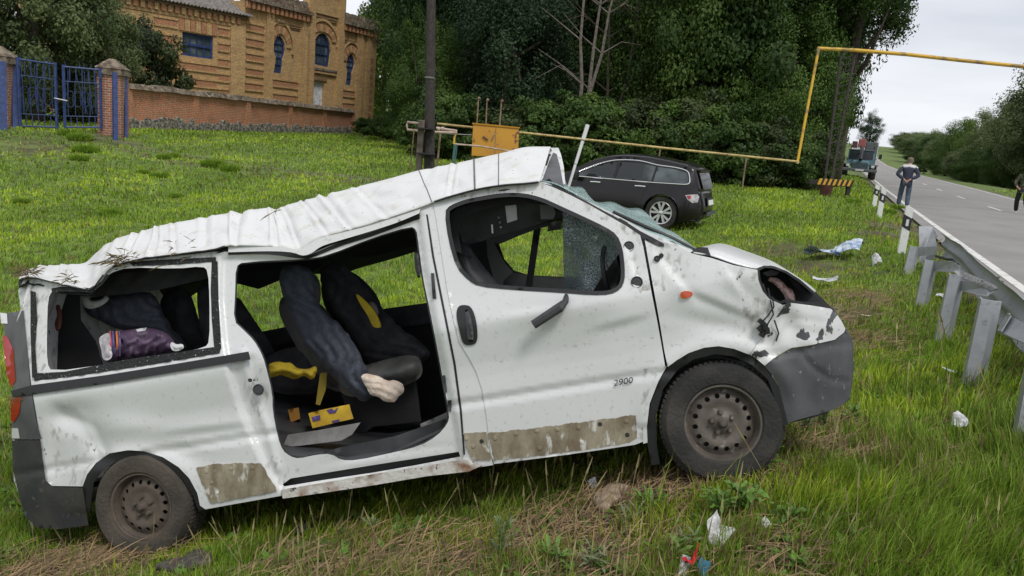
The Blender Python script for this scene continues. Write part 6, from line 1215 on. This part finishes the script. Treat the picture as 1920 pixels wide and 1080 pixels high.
ctube('chrome_trim', [(-.48, .645), (.25, .64), (1.12, .65), (2.14, .665)], .012, M_chr, -.006)
for a in ((.38, .54), (1.42, .56)): ctube('door_handle', [(a[0], a[1]), (a[0]+.12, a[1]+.005), (a[0]+.24, a[1])], .018, M_chr, -.03)
for pts in ([(.42, .4), (.34, .55), (.26, .66)], [(1.13, -.17), (1.12, .3), (1.12, .65)], [(.42, .4), (.47, .2), (.50, -.1)]): ctube('door_gap', pts, .005, M_rub, -.001)
ctube('sill_guard', [(.55, -.15), (1.4, -.16), (2.3, -.16)], .04, M_rub, -.0)
mb = MB(); c = CV(np.array(1.98), np.array(.70), np.array(-.12)); mb.lathe([(.001, -.11), (.07, -.09), (.085, 0), (.07, .08), (.001, .10)], 12, Matrix.Translation(tuple(c))); mb.build('door_mirror', M_rub, car, True, True)
car_side('tail_light', [(-.56, .42), (-.70, .44), (-.90, .45), (-.95, .40), (-.93, .28), (-.80, .26), (-.66, .32)], (), -.012, .03, mat('clear_tail_lamp', (.55, .52, .53), .2, coat=.5, c2=(.35, .30, .32), scale=12), step=.05)
car_side('tail_light_red', [(-.60, .41), (-.72, .42), (-.74, .36), (-.68, .34)], (), -.018, .01, M_red, step=.05)
pr = np.array([(-1.0, .27), (-1.04, .18), (-1.05, .0), (-.98, -.10)])
def end_plate(name, u0, v0, u1, v1, w0, w1, mt, e=.08):
    c = [CV(np.array(a), np.array(b), np.array(w)) for a, b, w in ((u0, v0, w0), (u1, v1, w0), (u1, v1, w1), (u0, v0, w1))]; mb = MB(); mb.prism([q_-cu_*e for q_ in c], cu_*.015); return mb.build(name, mt, car, True)
end_plate('rear_window', -.915, .55, -.72, .90, .40, 1.47, M_cgl, .075)
end_plate('number_plate', -1.03, .20, -1.0, .31, .68, 1.19, M_pw, .095)
end_plate('number_recess', -1.03, .17, -.985, .36, .60, 1.27, M_rub, .085)
end_plate('bumper_strip', -1.06, -.02, -1.055, .06, .45, 1.42, M_bump, .09)
ctube('spoiler', [(-.45, 1.03), (-.62, 1.0), (-.80, .955)], .03, M_car, .12)
mb = MB(); mb.prism([CV(np.array(a), np.array(b), np.array(.38)) for a, b in ((-.55, 1.03), (-.88, .955), (-.88, .925), (-.55, 1.0))], cn_*1.1); mb.build('spoiler_blade', M_car, car, True)
def cwheel(u0, mirror, parent_label=None):
    wv = (lambda h: CW-.03-h) if mirror else (lambda h: .03+h); fn = lambda p: CV(np.array(u0+p[0]), np.array(p[1]-.005), np.array(wv(p[2])))
    mb = MB(); mb.lathe([(.245, .0), (.30, -.012), (.345, .0), (.365, .03), (.368, .2), (.25, .22)], 40, fn=fn); t = mb.build('wheel', M_tyre, car, True, True)
    mb = MB(); mb.lathe([(.001, .10), (.245, .10), (.25, .0)], 30, fn=fn); mb.build('rim_well', M_rub, t, smooth_=True)
    mb = MB(); mb.lathe([(.25, .0), (.243, -.008), (.225, .0), (.222, .04)], 40, fn=fn); mb.build('rim_edge', M_alloy, t, smooth_=True)
    for k in range(5):
        for s_ in (-1, 1):
            a = 6.283*k/5+.3; b = a+s_*.26; p0_, p1_ = (.03*math.cos(a), .03*math.sin(a)), (.235*math.cos(b), .235*math.sin(b)); nx_, ny_ = -math.sin(b)*.027, math.cos(b)*.027
            mb = MB(); mb.prism([np.array(fn((p0_[0]-nx_*.7, p0_[1]-ny_*.7, .0))), np.array(fn((p0_[0]+nx_*.7, p0_[1]+ny_*.7, .0))), np.array(fn((p1_[0]+nx_, p1_[1]+ny_, -.004))), np.array(fn((p1_[0]-nx_, p1_[1]-ny_, -.004)))], cn_*.03*(-1 if mirror else 1)); mb.build('spoke', M_alloy, t)
    mb = MB(); mb.lathe([(.001, -.015), (.035, -.01), (.05, .0), (.05, .03)], 12, fn=fn); mb.build('hub_cap', M_alloy, t, smooth_=True)
for u0 in (0, fu):
    for mr in (False, True): cwheel(u0, mr)
loft_rows('underbody', [CV(np.linspace(-.9, 3.5, 12), np.full(12, -.12), np.full(12, w_)) for w_ in (.1, .9, 1.77)], M_rub, .01, car)
mb = MB(); mb.tube([CV(np.array(-.85), np.array(-.16), np.array(.45)), CV(np.array(-1.02), np.array(-.17), np.array(.45))], .04, 8); mb.build('exhaust', M_chr, car, True, True)
# ================================================================== drilling truck up the road
M_tb = mat('pale_blue_truck_paint', (.10, .20, .235), .5, c2=(.10, .2, .25), scale=3); M_tg = mat('grey_truck_front', (.12, .135, .14), .6, c2=(.10, .11, .11), scale=4); M_tr = mat('faded_red_drill', (.38, .12, .11), .7)
tp = P(1610, 323, 60); tp[2] = zroad(tp[1])+.0
tk_ = root('drilling_truck', 'pale blue six-wheel drilling truck with a red mast block coming down the road', 'truck', tp, rad(-22))
def tb(name, x0, x1, y0, y1, z0, z1, mt, parent=None, bev=.04): mb = MB(); mb.box(x0, x1, y0, y1, z0, z1); return mb.build(name, mt, parent or tk_, bevel=bev)
mb = MB(); mb.prism([(-.95, .55, .95), (.95, .55, .95), (1.0, .55, 1.45), (.92, .75, 2.15), (-.92, .75, 2.15), (-1.0, .55, 1.45)], (0, 1.3, 0)); cab = mb.build('cab', M_tb, tk_, bevel=.04)
tb('cab_roof', -.97, .97, .62, 2.0, 2.15, 2.24, M_tg)
for s_ in (-1, 1):
    mb = MB(); x0, x1 = sorted((s_*.06, s_*.86)); mb.add([(x0, .58, 1.5), (x1, .58, 1.5), (x1-.03*(s_ > 0), .69, 2.05), (x0, .69, 2.05), (x0, .68, 1.5), (x1, .68, 1.5), (x1, .79, 2.05), (x0, .79, 2.05)], [(0, 1, 2, 3), (0, 4, 5, 1), (1, 5, 6, 2), (2, 6, 7, 3), (3, 7, 4, 0)]); mb.build('windscreen', M_cgl, cab)
    tb('fender', s_*.95-.28, s_*.95+.28, -1.1, .1, 1.02, 1.16, M_tg); tb('headlight', s_*.88-.12, s_*.88+.12, -1.14, -1.04, .88, 1.08, M_lens)
    mb = MB(); mb.tube([(s_*.95, .6, 1.5), (s_*1.35, .55, 1.75)], .02, 5); mb.box(s_*1.35-.1, s_*1.35+.1, .5, .56, 1.62, 1.98); mb.build('mirror', M_rub, tk_)
    for y_ in (-.5, 2.9, 4.2):
        mb = MB(); M_ = Matrix.Translation((s_*1.0, y_, .52)) @ Matrix.Rotation(1.5708*s_, 4, 'Y'); mb.lathe([(.001, .02), (.22, .02), (.26, .12), (.46, .18), (.54, .10), (.54, -.16), (.4, -.2)], 24, M_); mb.build('wheel', M_tyre, tk_, smooth_=True)
mb = MB(); mb.prism([(-.62, -1.05, .72), (.62, -1.05, .72), (.62, -1.05, 1.22), (.5, -1.05, 1.36), (-.5, -1.05, 1.36), (-.62, -1.05, 1.22)], (0, 1.6, .08)); mb.build('bonnet', M_tb, tk_, bevel=.05)
for i in range(5): tb('grille_bar', -.55, .55, -1.10, -1.055, .78+i*.1, .82+i*.1, M_tg, None, 0)
tb('bumper', -1.22, 1.22, -1.35, -1.15, .58, .80, M_tg); tb('number_plate', -.3, .3, -1.37, -1.355, .62, .74, M_lens, None, 0); tb('chassis', -.5, .5, -1.1, 5.2, .55, .8, M_rub)
tb('equipment_box', .25, 1.1, 2.1, 4.9, 1.1, 2.9, M_tg); tb('deck', -1.15, 1.15, 2.05, 5.2, 1.0, 1.15, M_tg)
tb('drill_head', -.35, .18, .9, 1.7, 2.45, 3.05, M_tr); tb('winch_block', -.78, -.40, .9, 1.6, 2.35, 2.85, mat('maroon', (.12, .05, .06), .7))
mb = MB(); mb.tube([(-.05, -1.2, 1.45), (-.02, -.6, 2.0), (-.05, .2, 2.35), (-.05, 5, 2.6)], .14, 8); mb.build('drill_mast', M_rub, tk_)
for x in (-.8, .85): mb = MB(); mb.tube([(x, 1.2, 2.24), (x, 1.2, 2.55)], .03, 5); mb.build('beacon_post', M_rub, tk_)
mb = MB(); mb.tube([(1.12, 2.2, 1.2), (1.14, 2.2, 3.0)], .03, 5); mb.build('marker_post', M_lens, tk_)
# ================================================================== people
M_skin = mat('skin', (.45, .26, .19), .6); M_navy = mat('navy_jacket', (.028, .034, .055), .9, c2=(.045, .05, .075), scale=12, bump=.5); M_wht = mat('white_yoke', (.62, .62, .63), .9); M_jean = mat('dark_jeans', (.045, .065, .10), .9, c2=(.075, .10, .14), scale=8, bump=.4)
M_capb = mat('khaki_cap', (.16, .13, .09), .9); M_camo = mat('camouflage_cloth', (.07, .085, .04), .9, c2=(.025, .028, .02), scale=9, lo=.46, hi=.52, c3=(.14, .12, .07), s3=7, lo3=.55, hi3=.58); M_blk = mat('black_trousers', (.012, .012, .014), .9, bump=.4); M_hair = mat('grey_hair', (.20, .18, .16), .9)
def skin(name, J, E_, mt, parent, rootv=0, sub=1):
    ks = list(J); me = bpy.data.meshes.new(name); me.from_pydata([J[k][:3] for k in ks], [(ks.index(a), ks.index(b)) for a, b in E_], []); o = bpy.data.objects.new(name, me); COL.objects.link(o)
    md = o.modifiers.new('skin', 'SKIN'); md.use_smooth_shade = True
    if not me.skin_vertices: me.attributes
    for i, k in enumerate(ks): 
        r = J[k][3]; me.skin_vertices[0].data[i].radius = (r, r*(J[k][4] if len(J[k]) > 4 else 1)); me.skin_vertices[0].data[i].use_root = (i == rootv)
    ss = o.modifiers.new('sub', 'SUBSURF'); ss.levels = sub; ss.render_levels = sub
    dg = bpy.context.evaluated_depsgraph_get(); m2 = bpy.data.meshes.new_from_object(o.evaluated_get(dg)); bpy.data.objects.remove(o)
    for p in m2.polygons: p.use_smooth = True
    m2.materials.clear(); return link(name, m2, mt, parent)
def person(label, loc, rz, pose, jm, tm, sm_, capm, yoke=None):
    r = root('person', label, 'person', loc, rz); p = pose
    J = {'pel': (0, 0, .95, .13, .8), 'sp': (0, p['ly']*.4, 1.15, .13, .75), 'ch': (0, p['ly'], 1.36, .15, .7), 'nk': (0, p['ly']+.02, 1.50, .055), 'hd': (0, p['ly']+.07, 1.60, .085), 'ht': (0, p['ly']+.08, 1.70, .075)}
    E_ = [('pel', 'sp'), ('sp', 'ch'), ('ch', 'nk'), ('nk', 'hd'), ('hd', 'ht')]
    for s_, n in ((-1, 'l'), (1, 'r')):
        sh = (s_*.19, p['ly'], 1.42, .06); el, wr = p['el'+n], p['wr'+n]; J.update({'sh'+n: sh, 'el'+n: (*el, .045), 'wr'+n: (*wr, .03), 'pa'+n: (wr[0]-s_*.05, wr[1]-.02, wr[2]-.05, .032, .6)})
        E_ += [('ch', 'sh'+n), ('sh'+n, 'el'+n), ('el'+n, 'wr'+n), ('wr'+n, 'pa'+n)]
        for f in range(5):
            b = J['pa'+n]; a = -1.0+.45*f; q_ = (b[0]-s_*.045*math.cos(a)-s_*.01, b[1]-.01, b[2]-.02+.045*math.sin(a), .009); q2_ = (q_[0]-s_*.03*math.cos(a), q_[1]+.012, q_[2]+.02*math.sin(a)-.01, .008); J['f%d%s' % (f, n)] = q_; J['g%d%s' % (f, n)] = q2_; E_ += [('pa'+n, 'f%d%s' % (f, n)), ('f%d%s' % (f, n), 'g%d%s' % (f, n))]
        J.update({'hp'+n: (s_*.10, 0, .90, .09), 'kn'+n: (*p['kn'+n], .06), 'an'+n: (*p['an'+n], .042)}); E_ += [('pel', 'hp'+n), ('hp'+n, 'kn'+n), ('kn'+n, 'an'+n)]
    body = skin('body', J, E_, M_skin, r)
    # face: nose, ears, eyes on the far side of the walker
    h = J['hd']; 
    for nm, c, sz in (('nose', (0, .095, .0), .016), ('ear', (-.085, 0, .0), .022), ('ear', (.085, 0, .0), .022), ('eye', (-.03, .085, .025), .012), ('eye', (.03, .085, .025), .012)):
        mb = MB(); mb.lathe([(.001, -sz), (sz*.8, -sz*.5), (sz, 0), (sz*.8, sz*.5), (.001, sz)], 8, Matrix.Translation((h[0]+c[0], h[1]+c[1], h[2]+.03+c[2]))); mb.build(nm, M_skin if nm != 'eye' else M_lens, r, smooth_=True)
    g = lambda k, e: (J[k][0], J[k][1], J[k][2], J[k][3]+e, (J[k][4] if len(J[k]) > 4 else 1))
    JJ = {'sp': g('sp', .035), 'hem': (0, .0, .86, .185, .75), 'pel': g('pel', .05), 'ch': g('ch', .03), 'nk': (0, p['ly']+.02, 1.475, .075)}; EE = [('hem', 'pel'), ('pel', 'sp'), ('sp', 'ch'), ('ch', 'nk')]
    for n in 'lr': JJ.update({'sh'+n: g('sh'+n, .03), 'el'+n: g('el'+n, .028), 'wr'+n: g('wr'+n, .022)}); EE += [('ch', 'sh'+n), ('sh'+n, 'el'+n), ('el'+n, 'wr'+n)]
    skin('jacket', JJ, EE, jm, r, 2)
    if yoke: skin('white_yoke', {'ch': (0, p['ly']-.01, 1.40, .165, .75), 'nk': (0, p['ly']+.01, 1.49, .085), 'a': (-.20, p['ly'], 1.43, .10), 'b': (.20, p['ly'], 1.43, .10), 'c': (-.27, p['ly']-.01, 1.33, .072), 'd': (.27, p['ly']-.01, 1.33, .072)}, [('ch', 'nk'), ('ch', 'a'), ('ch', 'b'), ('a', 'c'), ('b', 'd')], yoke, r)
    T = {'pel': (0, 0, .93, .155, .8)}; TE = []
    for n in 'lr': T.update({'hp'+n: g('hp'+n, .015), 'kn'+n: g('kn'+n, .028), 'an'+n: (*p['an'+n], .075)}); TE += [('pel', 'hp'+n), ('hp'+n, 'kn'+n), ('kn'+n, 'an'+n)]
    skin('trousers', T, TE, tm, r)
    for n in 'lr':
        a = p['an'+n]; skin('shoe', {'h': (a[0], a[1]-.04, a[2]-.05, .045), 'm': (a[0], a[1]+.06, a[2]-.055, .045, .8), 't': (a[0], a[1]+.17, a[2]-.065, .038, .7)}, [('h', 'm'), ('m', 't')], sm_, r)
    mb = MB(); c = (h[0], h[1]-.01, h[2]+.05); mb.lathe([(.098, -.03), (.105, .01), (.10, .07), (.07, .10), (.001, .115)], 16, Matrix.Translation(c)); mb.box(-.07, .07, .07, .19, -.02, -.008, Matrix.Translation(c)); mb.build('cap', capm, r, smooth_=True)
    mb = MB(); mb.lathe([(.06, -.09), (.092, -.06), (.098, -.02)], 16, Matrix.Translation(c)); mb.build('hair', M_hair, r, smooth_=True)
    return r
pp = P(1692, 384, 27.0); pp[2] = max(zg(pp), float(zroad(pp[1]))-.05)+.02
pose1 = dict(ly=.03, ell=(-.34, -.10, 1.16), elr=(.34, -.10, 1.16), wrl=(-.10, -.20, 1.00), wrr=(.10, -.20, 1.02), knl=(-.12, .10, .50), knr=(.12, -.02, .50), anl=(-.13, .02, .10), anr=(.13, -.22, .10))
person('man in a white-shouldered navy jacket and cap walking away with hands clasped behind his back', pp, rad(-24), pose1, M_navy, M_jean, M_blk, M_capb, M_wht)
pq = P(1910, 400, 29.0); pq[2] = float(zroad(pq[1]))+.03
pose2 = dict(ly=.02, ell=(-.30, .05, 1.15), elr=(.30, .05, 1.15), wrl=(-.24, .22, 1.02), wrr=(.24, .22, 1.02), knl=(-.13, .10, .50), knr=(.14, -.05, .50), anl=(-.26, .08, .10), anr=(.10, -.2, .10))
person('person in camouflage jacket, black trousers and white shoes at the right edge on the road', pq, rad(150), pose2, M_camo, M_blk, M_wht, M_capb)
# ================================================================== litter on the grass
def heap(name, poly, h, mt, label, cat, seed=1, step=4., fold=.7, fs=.06, group=None, base=.05, back_rise=0.):
    poly = chaikin(poly, 2); v, f = cdt(poly, (), step); d = pdist(v, poly); dm = d.max(); k = np.clip(d/dm, 0, 1)**.5; g = G(v[:, 0], v[:, 1], base); ex = max(.05, np.ptp(g[:, 0]), np.ptp(g[:, 1])); nn = 1+fold*(1-1.8*ridge(g[:, 0], g[:, 1], 3.2/ex, seed))+.3*fold*(ridge(g[:, 0], g[:, 1], 8/ex, seed+3)-.5)
    A = g.copy(); A[:, 2] += h*k*np.clip(nn, .25, 2); B = g.copy(); B[:, 2] -= .03; n = len(v)
    me = bpy.data.meshes.new(name); ff = [tuple(map(int, t)) for t in f]+[tuple(int(q)+n for q in t[::-1]) for t in f]+[(a, a+n, b+n, b) for a, b in bedges(f)]; me.from_pydata(np.vstack([A, B]).tolist(), [], ff)
    for p in me.polygons: p.use_smooth = True
    o = link(name, me, mt); return tag(o, label, cat, group)
M_cl1 = mat('pale_blue_cloth', (.24, .31, .44), .9, c2=(.50, .54, .60), scale=9, lo=.45, hi=.58, c3=(.05, .08, .15), s3=8, lo3=.54, hi3=.60, bump=.6); M_cl2 = mat('white_blue_cloth', (.54, .58, .64), .9, c2=(.20, .30, .46), scale=9, lo=.48, hi=.58, bump=.6)
M_bg = mat('beige_cloth', (.36, .27, .19), .95, c2=(.22, .16, .11), scale=20, bump=.7); M_wc = mat('crumpled_white_cloth', (.66, .66, .67), .8, c2=(.45, .45, .45), scale=20, bump=.6, bscale=60); M_pap = mat('white_paper', (.72, .73, .75), .7); M_film = mat('clear_film', (.55, .56, .58), .25, c2=(.30, .32, .32), scale=25); M_redc = mat('red_cloth', (.55, .02, .025), .7); M_teal = mat('dark_teal_cloth', (.02, .10, .14), .7)
def scrap(name, px, py, w_, h_, mt, label, cat, seed, tilt=.5, amp=.35, lift=.03):
    R = np.random.default_rng(seed); n = 13; u, v = np.meshgrid(np.linspace(-1, 1, n), np.linspace(-1, 1, n)); ed_ = 1-.16*ridge(u, v, .9, seed+7); x = u*ed_; y = v*ed_; z = np.zeros_like(x)
    for k in range(7): a = R.uniform(0, 6.28); z += amp*R.uniform(-.5, .5)*np.abs(x*math.cos(a)+y*math.sin(a)-R.uniform(-.7, .7))
    z += amp*.35*(ridge(x, y, 1.1, seed)-.5); x = x*(1-.35*np.abs(z)); q = np.stack([x*w_/2, y*h_/2, z*min(w_, h_)], -1).reshape(-1, 3); q[:, 2] -= q[:, 2].min()
    M_ = np.array((Matrix.Rotation(R.uniform(0, 6.28), 3, 'Z') @ Matrix.Rotation(tilt, 3, 'X'))); c = G(np.array([px*1.]), np.array([py*1.]))[0]+np.array([0, 0, lift]); q = q@M_.T+c; i = np.arange(n*n).reshape(n, n); f = np.stack([i[:-1, :-1], i[:-1, 1:], i[1:, 1:], i[1:, :-1]], -1).reshape(-1, 4)
    me = bpy.data.meshes.new(name); me.from_pydata(q.tolist(), [], f.tolist()); o = link(name, me, mt); s_ = o.modifiers.new('s', 'SOLIDIFY'); s_.thickness = .002; return tag(o, label, cat)
scrap('clothing', 1540, 486, .62, .42, M_cl1, 'heap of grey-blue clothing on the grass, left part beside the whiter one', 'clothing', 2, .18, .5, .07)
scrap('clothing', 1590, 484, .62, .50, M_cl2, 'white and pale blue clothing heap on the grass, right part', 'clothing', 21, .2, .5, .08)
scrap('plastic_bag', 1640, 500, .20, .17, M_wc, 'small white crumpled plastic bag right of the clothing heaps', 'bag', 3, .5, .7, .03)
scrap('paper_sheet', 1545, 538, .42, .28, M_film, 'torn printed sheet lying behind the nose of the van', 'paper', 4, .35, .3, .06)
scrap('wrapper', 1624, 600, .14, .05, mat('yellowish_wrapper', (.6, .55, .35), .6), 'small white and yellow wrapper on the grass beyond the bumper', 'wrapper', 4, .3, .3, .05)
heap('cloth_glove', [(1112, 935), (1116, 922), (1130, 918), (1140, 908), (1158, 906), (1182, 908), (1176, 918), (1160, 922), (1172, 932), (1150, 938), (1144, 950), (1128, 954), (1118, 946)], .035, M_bg, 'beige crumpled cloth glove in front of the front wheel', 'glove', 6, 4, .8, .04)
scrap('paper_scrap', 1110, 920, .07, .09, M_pap, 'white paper scrap standing up beside the beige cloth', 'paper', 7, 1.0, .25)
scrap('white_cloth', 1336, 1022, .14, .12, M_wc, 'crumpled white cloth in the foreground grass', 'cloth', 8, .35, .75)
scrap('paper_pack', 1431, 993, .075, .06, M_pap, 'small white carton scrap right of the crumpled cloth in the foreground', 'packet', 9, .7, .12)
scrap('red_cloth', 1301, 1070, .085, .08, M_redc, 'red cloth scrap at the bottom edge of the picture', 'cloth', 10, .5, .7)
scrap('teal_cloth', 1308, 1086, .07, .06, M_teal, 'dark teal cloth scrap under the red one at the bottom edge', 'cloth', 11, .4, .6)
scrap('grey_wrapper', 1282, 1076, .05, .13, M_film, 'silvery wrapper strip left of the red cloth at the bottom edge', 'wrapper', 12, .4, .5)
scrap('tissue', 1797, 818, .13, .10, M_wc, 'white tissue in the tall grass at the right', 'tissue', 13, .5, .6, .08)
scrap('paper_scrap', 1765, 563, .16, .12, M_wc, 'white scrap on the grass between two guardrail posts', 'paper', 14, .4, .5)
scrap('film_sliver', 1778, 708, .18, .04, M_film, 'pale sliver of film on the grass left of the nearest guardrail post', 'scrap', 15, .3, .4, .06)
heap('rubber_flap', [(285, 1060), (310, 1050), (345, 1040), (370, 1026), (395, 1035), (403, 1052), (370, 1060), (320, 1066)], .02, mat('muddy_rubber', (.035, .03, .026), .85, c2=(.10, .085, .065), scale=30), 'torn muddy rubber flap lying in front of the rear wheel', 'mud flap', 16, 5, .5)
c = G(np.array([566.]), np.array([1005.]))[0]; mb = MB(); mb.lathe([(.001, .0), (.035, .0), (.038, .07), (.03, .075), (.001, .07)], 16, Matrix.Translation((c[0], c[1], c[2]+.0)) @ Matrix.Rotation(.3, 4, 'X')); o = mb.build('bottle_stub', M_rub, smooth_=True); tag(o, 'black plastic bottle stub standing in the grass under the open doorway', 'bottle')
# ================================================================== weeds
M_wl = mat('weed_leaf', (.15, .27, .05), .5, c2=(.10, .19, .035), scale=20, transl=.25, orand=.2, spec=.4); M_wl2 = mat('grey_green_weed_leaf', (.16, .20, .10), .7, transl=.2, orand=.2); M_stem = mat('weed_stem', (.10, .15, .04), .7)
def leaf_mesh(n, wd, curl, wav=.0):
    v = []; f = []
    for i in range(8):
        t = i/7; w_ = wd*math.sin(3.1416*min(1, t*.93+.04))**.8; z = .55*t-curl*t*t; x = t*(1-.15*t); e = wav*math.sin(i*2.2); v += [(x, -w_, z+w_*.5+e*w_), (x, 0, z), (x, w_, z+w_*.5-e*w_)]
    for i in range(7): f += [(3*i, 3*i+1, 3*i+4, 3*i+3), (3*i+1, 3*i+2, 3*i+5, 3*i+4)]
    me = bpy.data.meshes.new(n); me.from_pydata(v, [], f)
    for p in me.polygons: p.use_smooth = True
    return me
LM = {'a': leaf_mesh('leaf', .085, .30, .6), 'b': leaf_mesh('leaf', .07, .25, .3), 'c': leaf_mesh('leaf', .13, .45, .7)}
for k in 'ac': LM[k].materials.append(M_wl)
LM['b'].materials.append(M_wl2)
def weed(px, py, H, spread, nl, kind, label, cat='weed', group=None, up=.9):
    H *= 1.15; spread *= .95; nl = int(nl*1.3)
    c = G(np.array([px*1.]), np.array([py*1.]))[0]; r = root('weed', label, cat, c, random.uniform(0, 6.28), group); mb = MB(); ns = max(1, nl//9); tops = []
    for i in range(ns):
        a = random.uniform(0, 6.28); t = np.array([math.cos(a)*spread*.4, math.sin(a)*spread*.4, H*random.uniform(.75, 1)]) if ns > 1 else np.array([.02, .02, H]); tops.append(t); mb.tube([(0, 0, -.02), tuple(t*.5*np.array([.6, .6, 1])), tuple(t)], [.006, .005, .003], 5)
    mb.build('stem', M_stem, r)
    for i in range(nl):
        t = tops[i % ns]; k = random.random()**.8*up; p = t*k; o = bpy.data.objects.new('leaf', LM[kind]); COL.objects.link(o); o.parent = r; o.location = tuple(p); l = spread*random.uniform(.6, 1.15)*(1-.45*k); o.scale = (l, l, l); o.rotation_euler = (random.uniform(-.3, .3), random.uniform(-.55, .25), i*2.4+random.uniform(-.4, .4))
    return r
weed(1243, 885, .13, .17, 22, 'a', 'leafy bright green weed at the left foot of the front wheel')
weed(1283, 868, .14, .12, 20, 'b', 'greyish weed between the leafy weed and the front tyre')
weed(1438, 888, .22, .15, 26, 'a', 'tall leafy weed in front of the right side of the front wheel')
weed(1345, 965, .12, .18, 20, 'a', 'bright weed with long leaves in the middle of the foreground')
weed(1385, 960, .14, .20, 16, 'c', 'broad-leaved weed right of the bright one in the foreground')
weed(935, 1060, .26, .10, 34, 'b', 'tall upright weed with small leaves below the sill of the van')
weed(1040, 1062, .10, .16, 16, 'a', 'low weed in the brown patch at the bottom centre')
weed(1110, 1070, .09, .14, 14, 'b', 'small grey-green weed at the bottom, right of the low one')
weed(1215, 960, .08, .17, 20, 'a', 'flat spreading weed near the beige cloth')
weed(1180, 985, .07, .14, 16, 'b', 'grey-green spreading weed below the beige cloth')
weed(1545, 800, .22, .12, 40, 'b', 'dusty grey-green bushy weed under the front bumper'); weed(1510, 812, .16, .12, 34, 'b', 'dusty low weed between the front wheel and the bumper corner')
weed(1590, 800, .18, .15, 24, 'a', 'green weed right of the dusty one under the bumper corner')
weed(1290, 1035, .08, .13, 14, 'b', 'small weed left of the crumpled white cloth'); weed(1260, 1050, .10, .14, 14, 'a', 'green weed left of the red cloth at the bottom')
weed(1470, 985, .08, .16, 12, 'c', 'pale broad-leaved weed right of the carton scrap')
weed(1160, 870, .12, .12, 16, 'b', 'dark weed in the shade under the sill near the front wheel'); weed(700, 1000, .09, .12, 12, 'b', 'small weed in the grass below the doorway')
# meadow tussocks
TU = []
for sd_ in (1, 2, 3):
    R = np.random.default_rng(sd_+60); n = 900; a = R.uniform(0, 6.283, n); rr = R.random(n)**.5*.34; h = R.uniform(.22, .48, n)*(1-rr*1.6); x, y = rr*np.cos(a), rr*np.sin(a); th = R.uniform(0, 6.28, n); D = np.stack([np.cos(th), np.sin(th), 0*th], 1)*.022; l = h*R.uniform(.2, .8, n); T = np.stack([np.cos(a)*l, np.sin(a)*l, h], 1); B0 = np.stack([x, y, 0*x-.03], 1)
    v = np.stack([B0-D*.5, B0+D*.5, B0+T*.55+D, B0+T*.55-D, B0+T], 1).reshape(-1, 3); i = np.arange(n)[:, None]*5; f = np.concatenate([i+np.array([[0, 1, 2]]), i+np.array([[0, 2, 3]]), i+np.array([[3, 2, 4]])]); t = R.random(n)[:, None]; c = np.array([.13, .25, .022])*(1-t)+np.array([.30, .42, .05])*t
    me = bigmesh('tussock', v, f, False, np.repeat(c, 5, 0)); me.materials.append(M_grass); TU.append(me)
for i, (x, y, s_) in enumerate([(150, 262, 1.3), (160, 285, 1.3), (150, 300, .9), (310, 298, .9), (325, 295, .8), (400, 312, 1.3), (430, 320, 1.1), (300, 333, .9), (270, 325, .6), (210, 403, .8), (330, 370, .6), (130, 254, 1.2), (700, 262, 1.2), (660, 262, 1.0), (1680, 392, .9), (1665, 400, .8), (1600, 380, .8), (40, 380, .6)]):
    c = G(np.array([x*1.]), np.array([y*1.]))[0]; o = bpy.data.objects.new('grass_tussock', TU[i % 3]); COL.objects.link(o); o.location = tuple(c); o.rotation_euler = (0, 0, i*1.7); o.scale = (s_*.75, s_*.75, s_*.6); tag(o, ('rough green tussock near the blue gate' if y < 305 and x < 250 else 'rough green tussock on the meadow slope above the van roof' if x < 1000 and y < 345 else 'rough green tussock beside the roadside posts' if x > 1500 else 'rough green tussock low on the left meadow slope'), 'tussock', 'tussocks in the meadow')
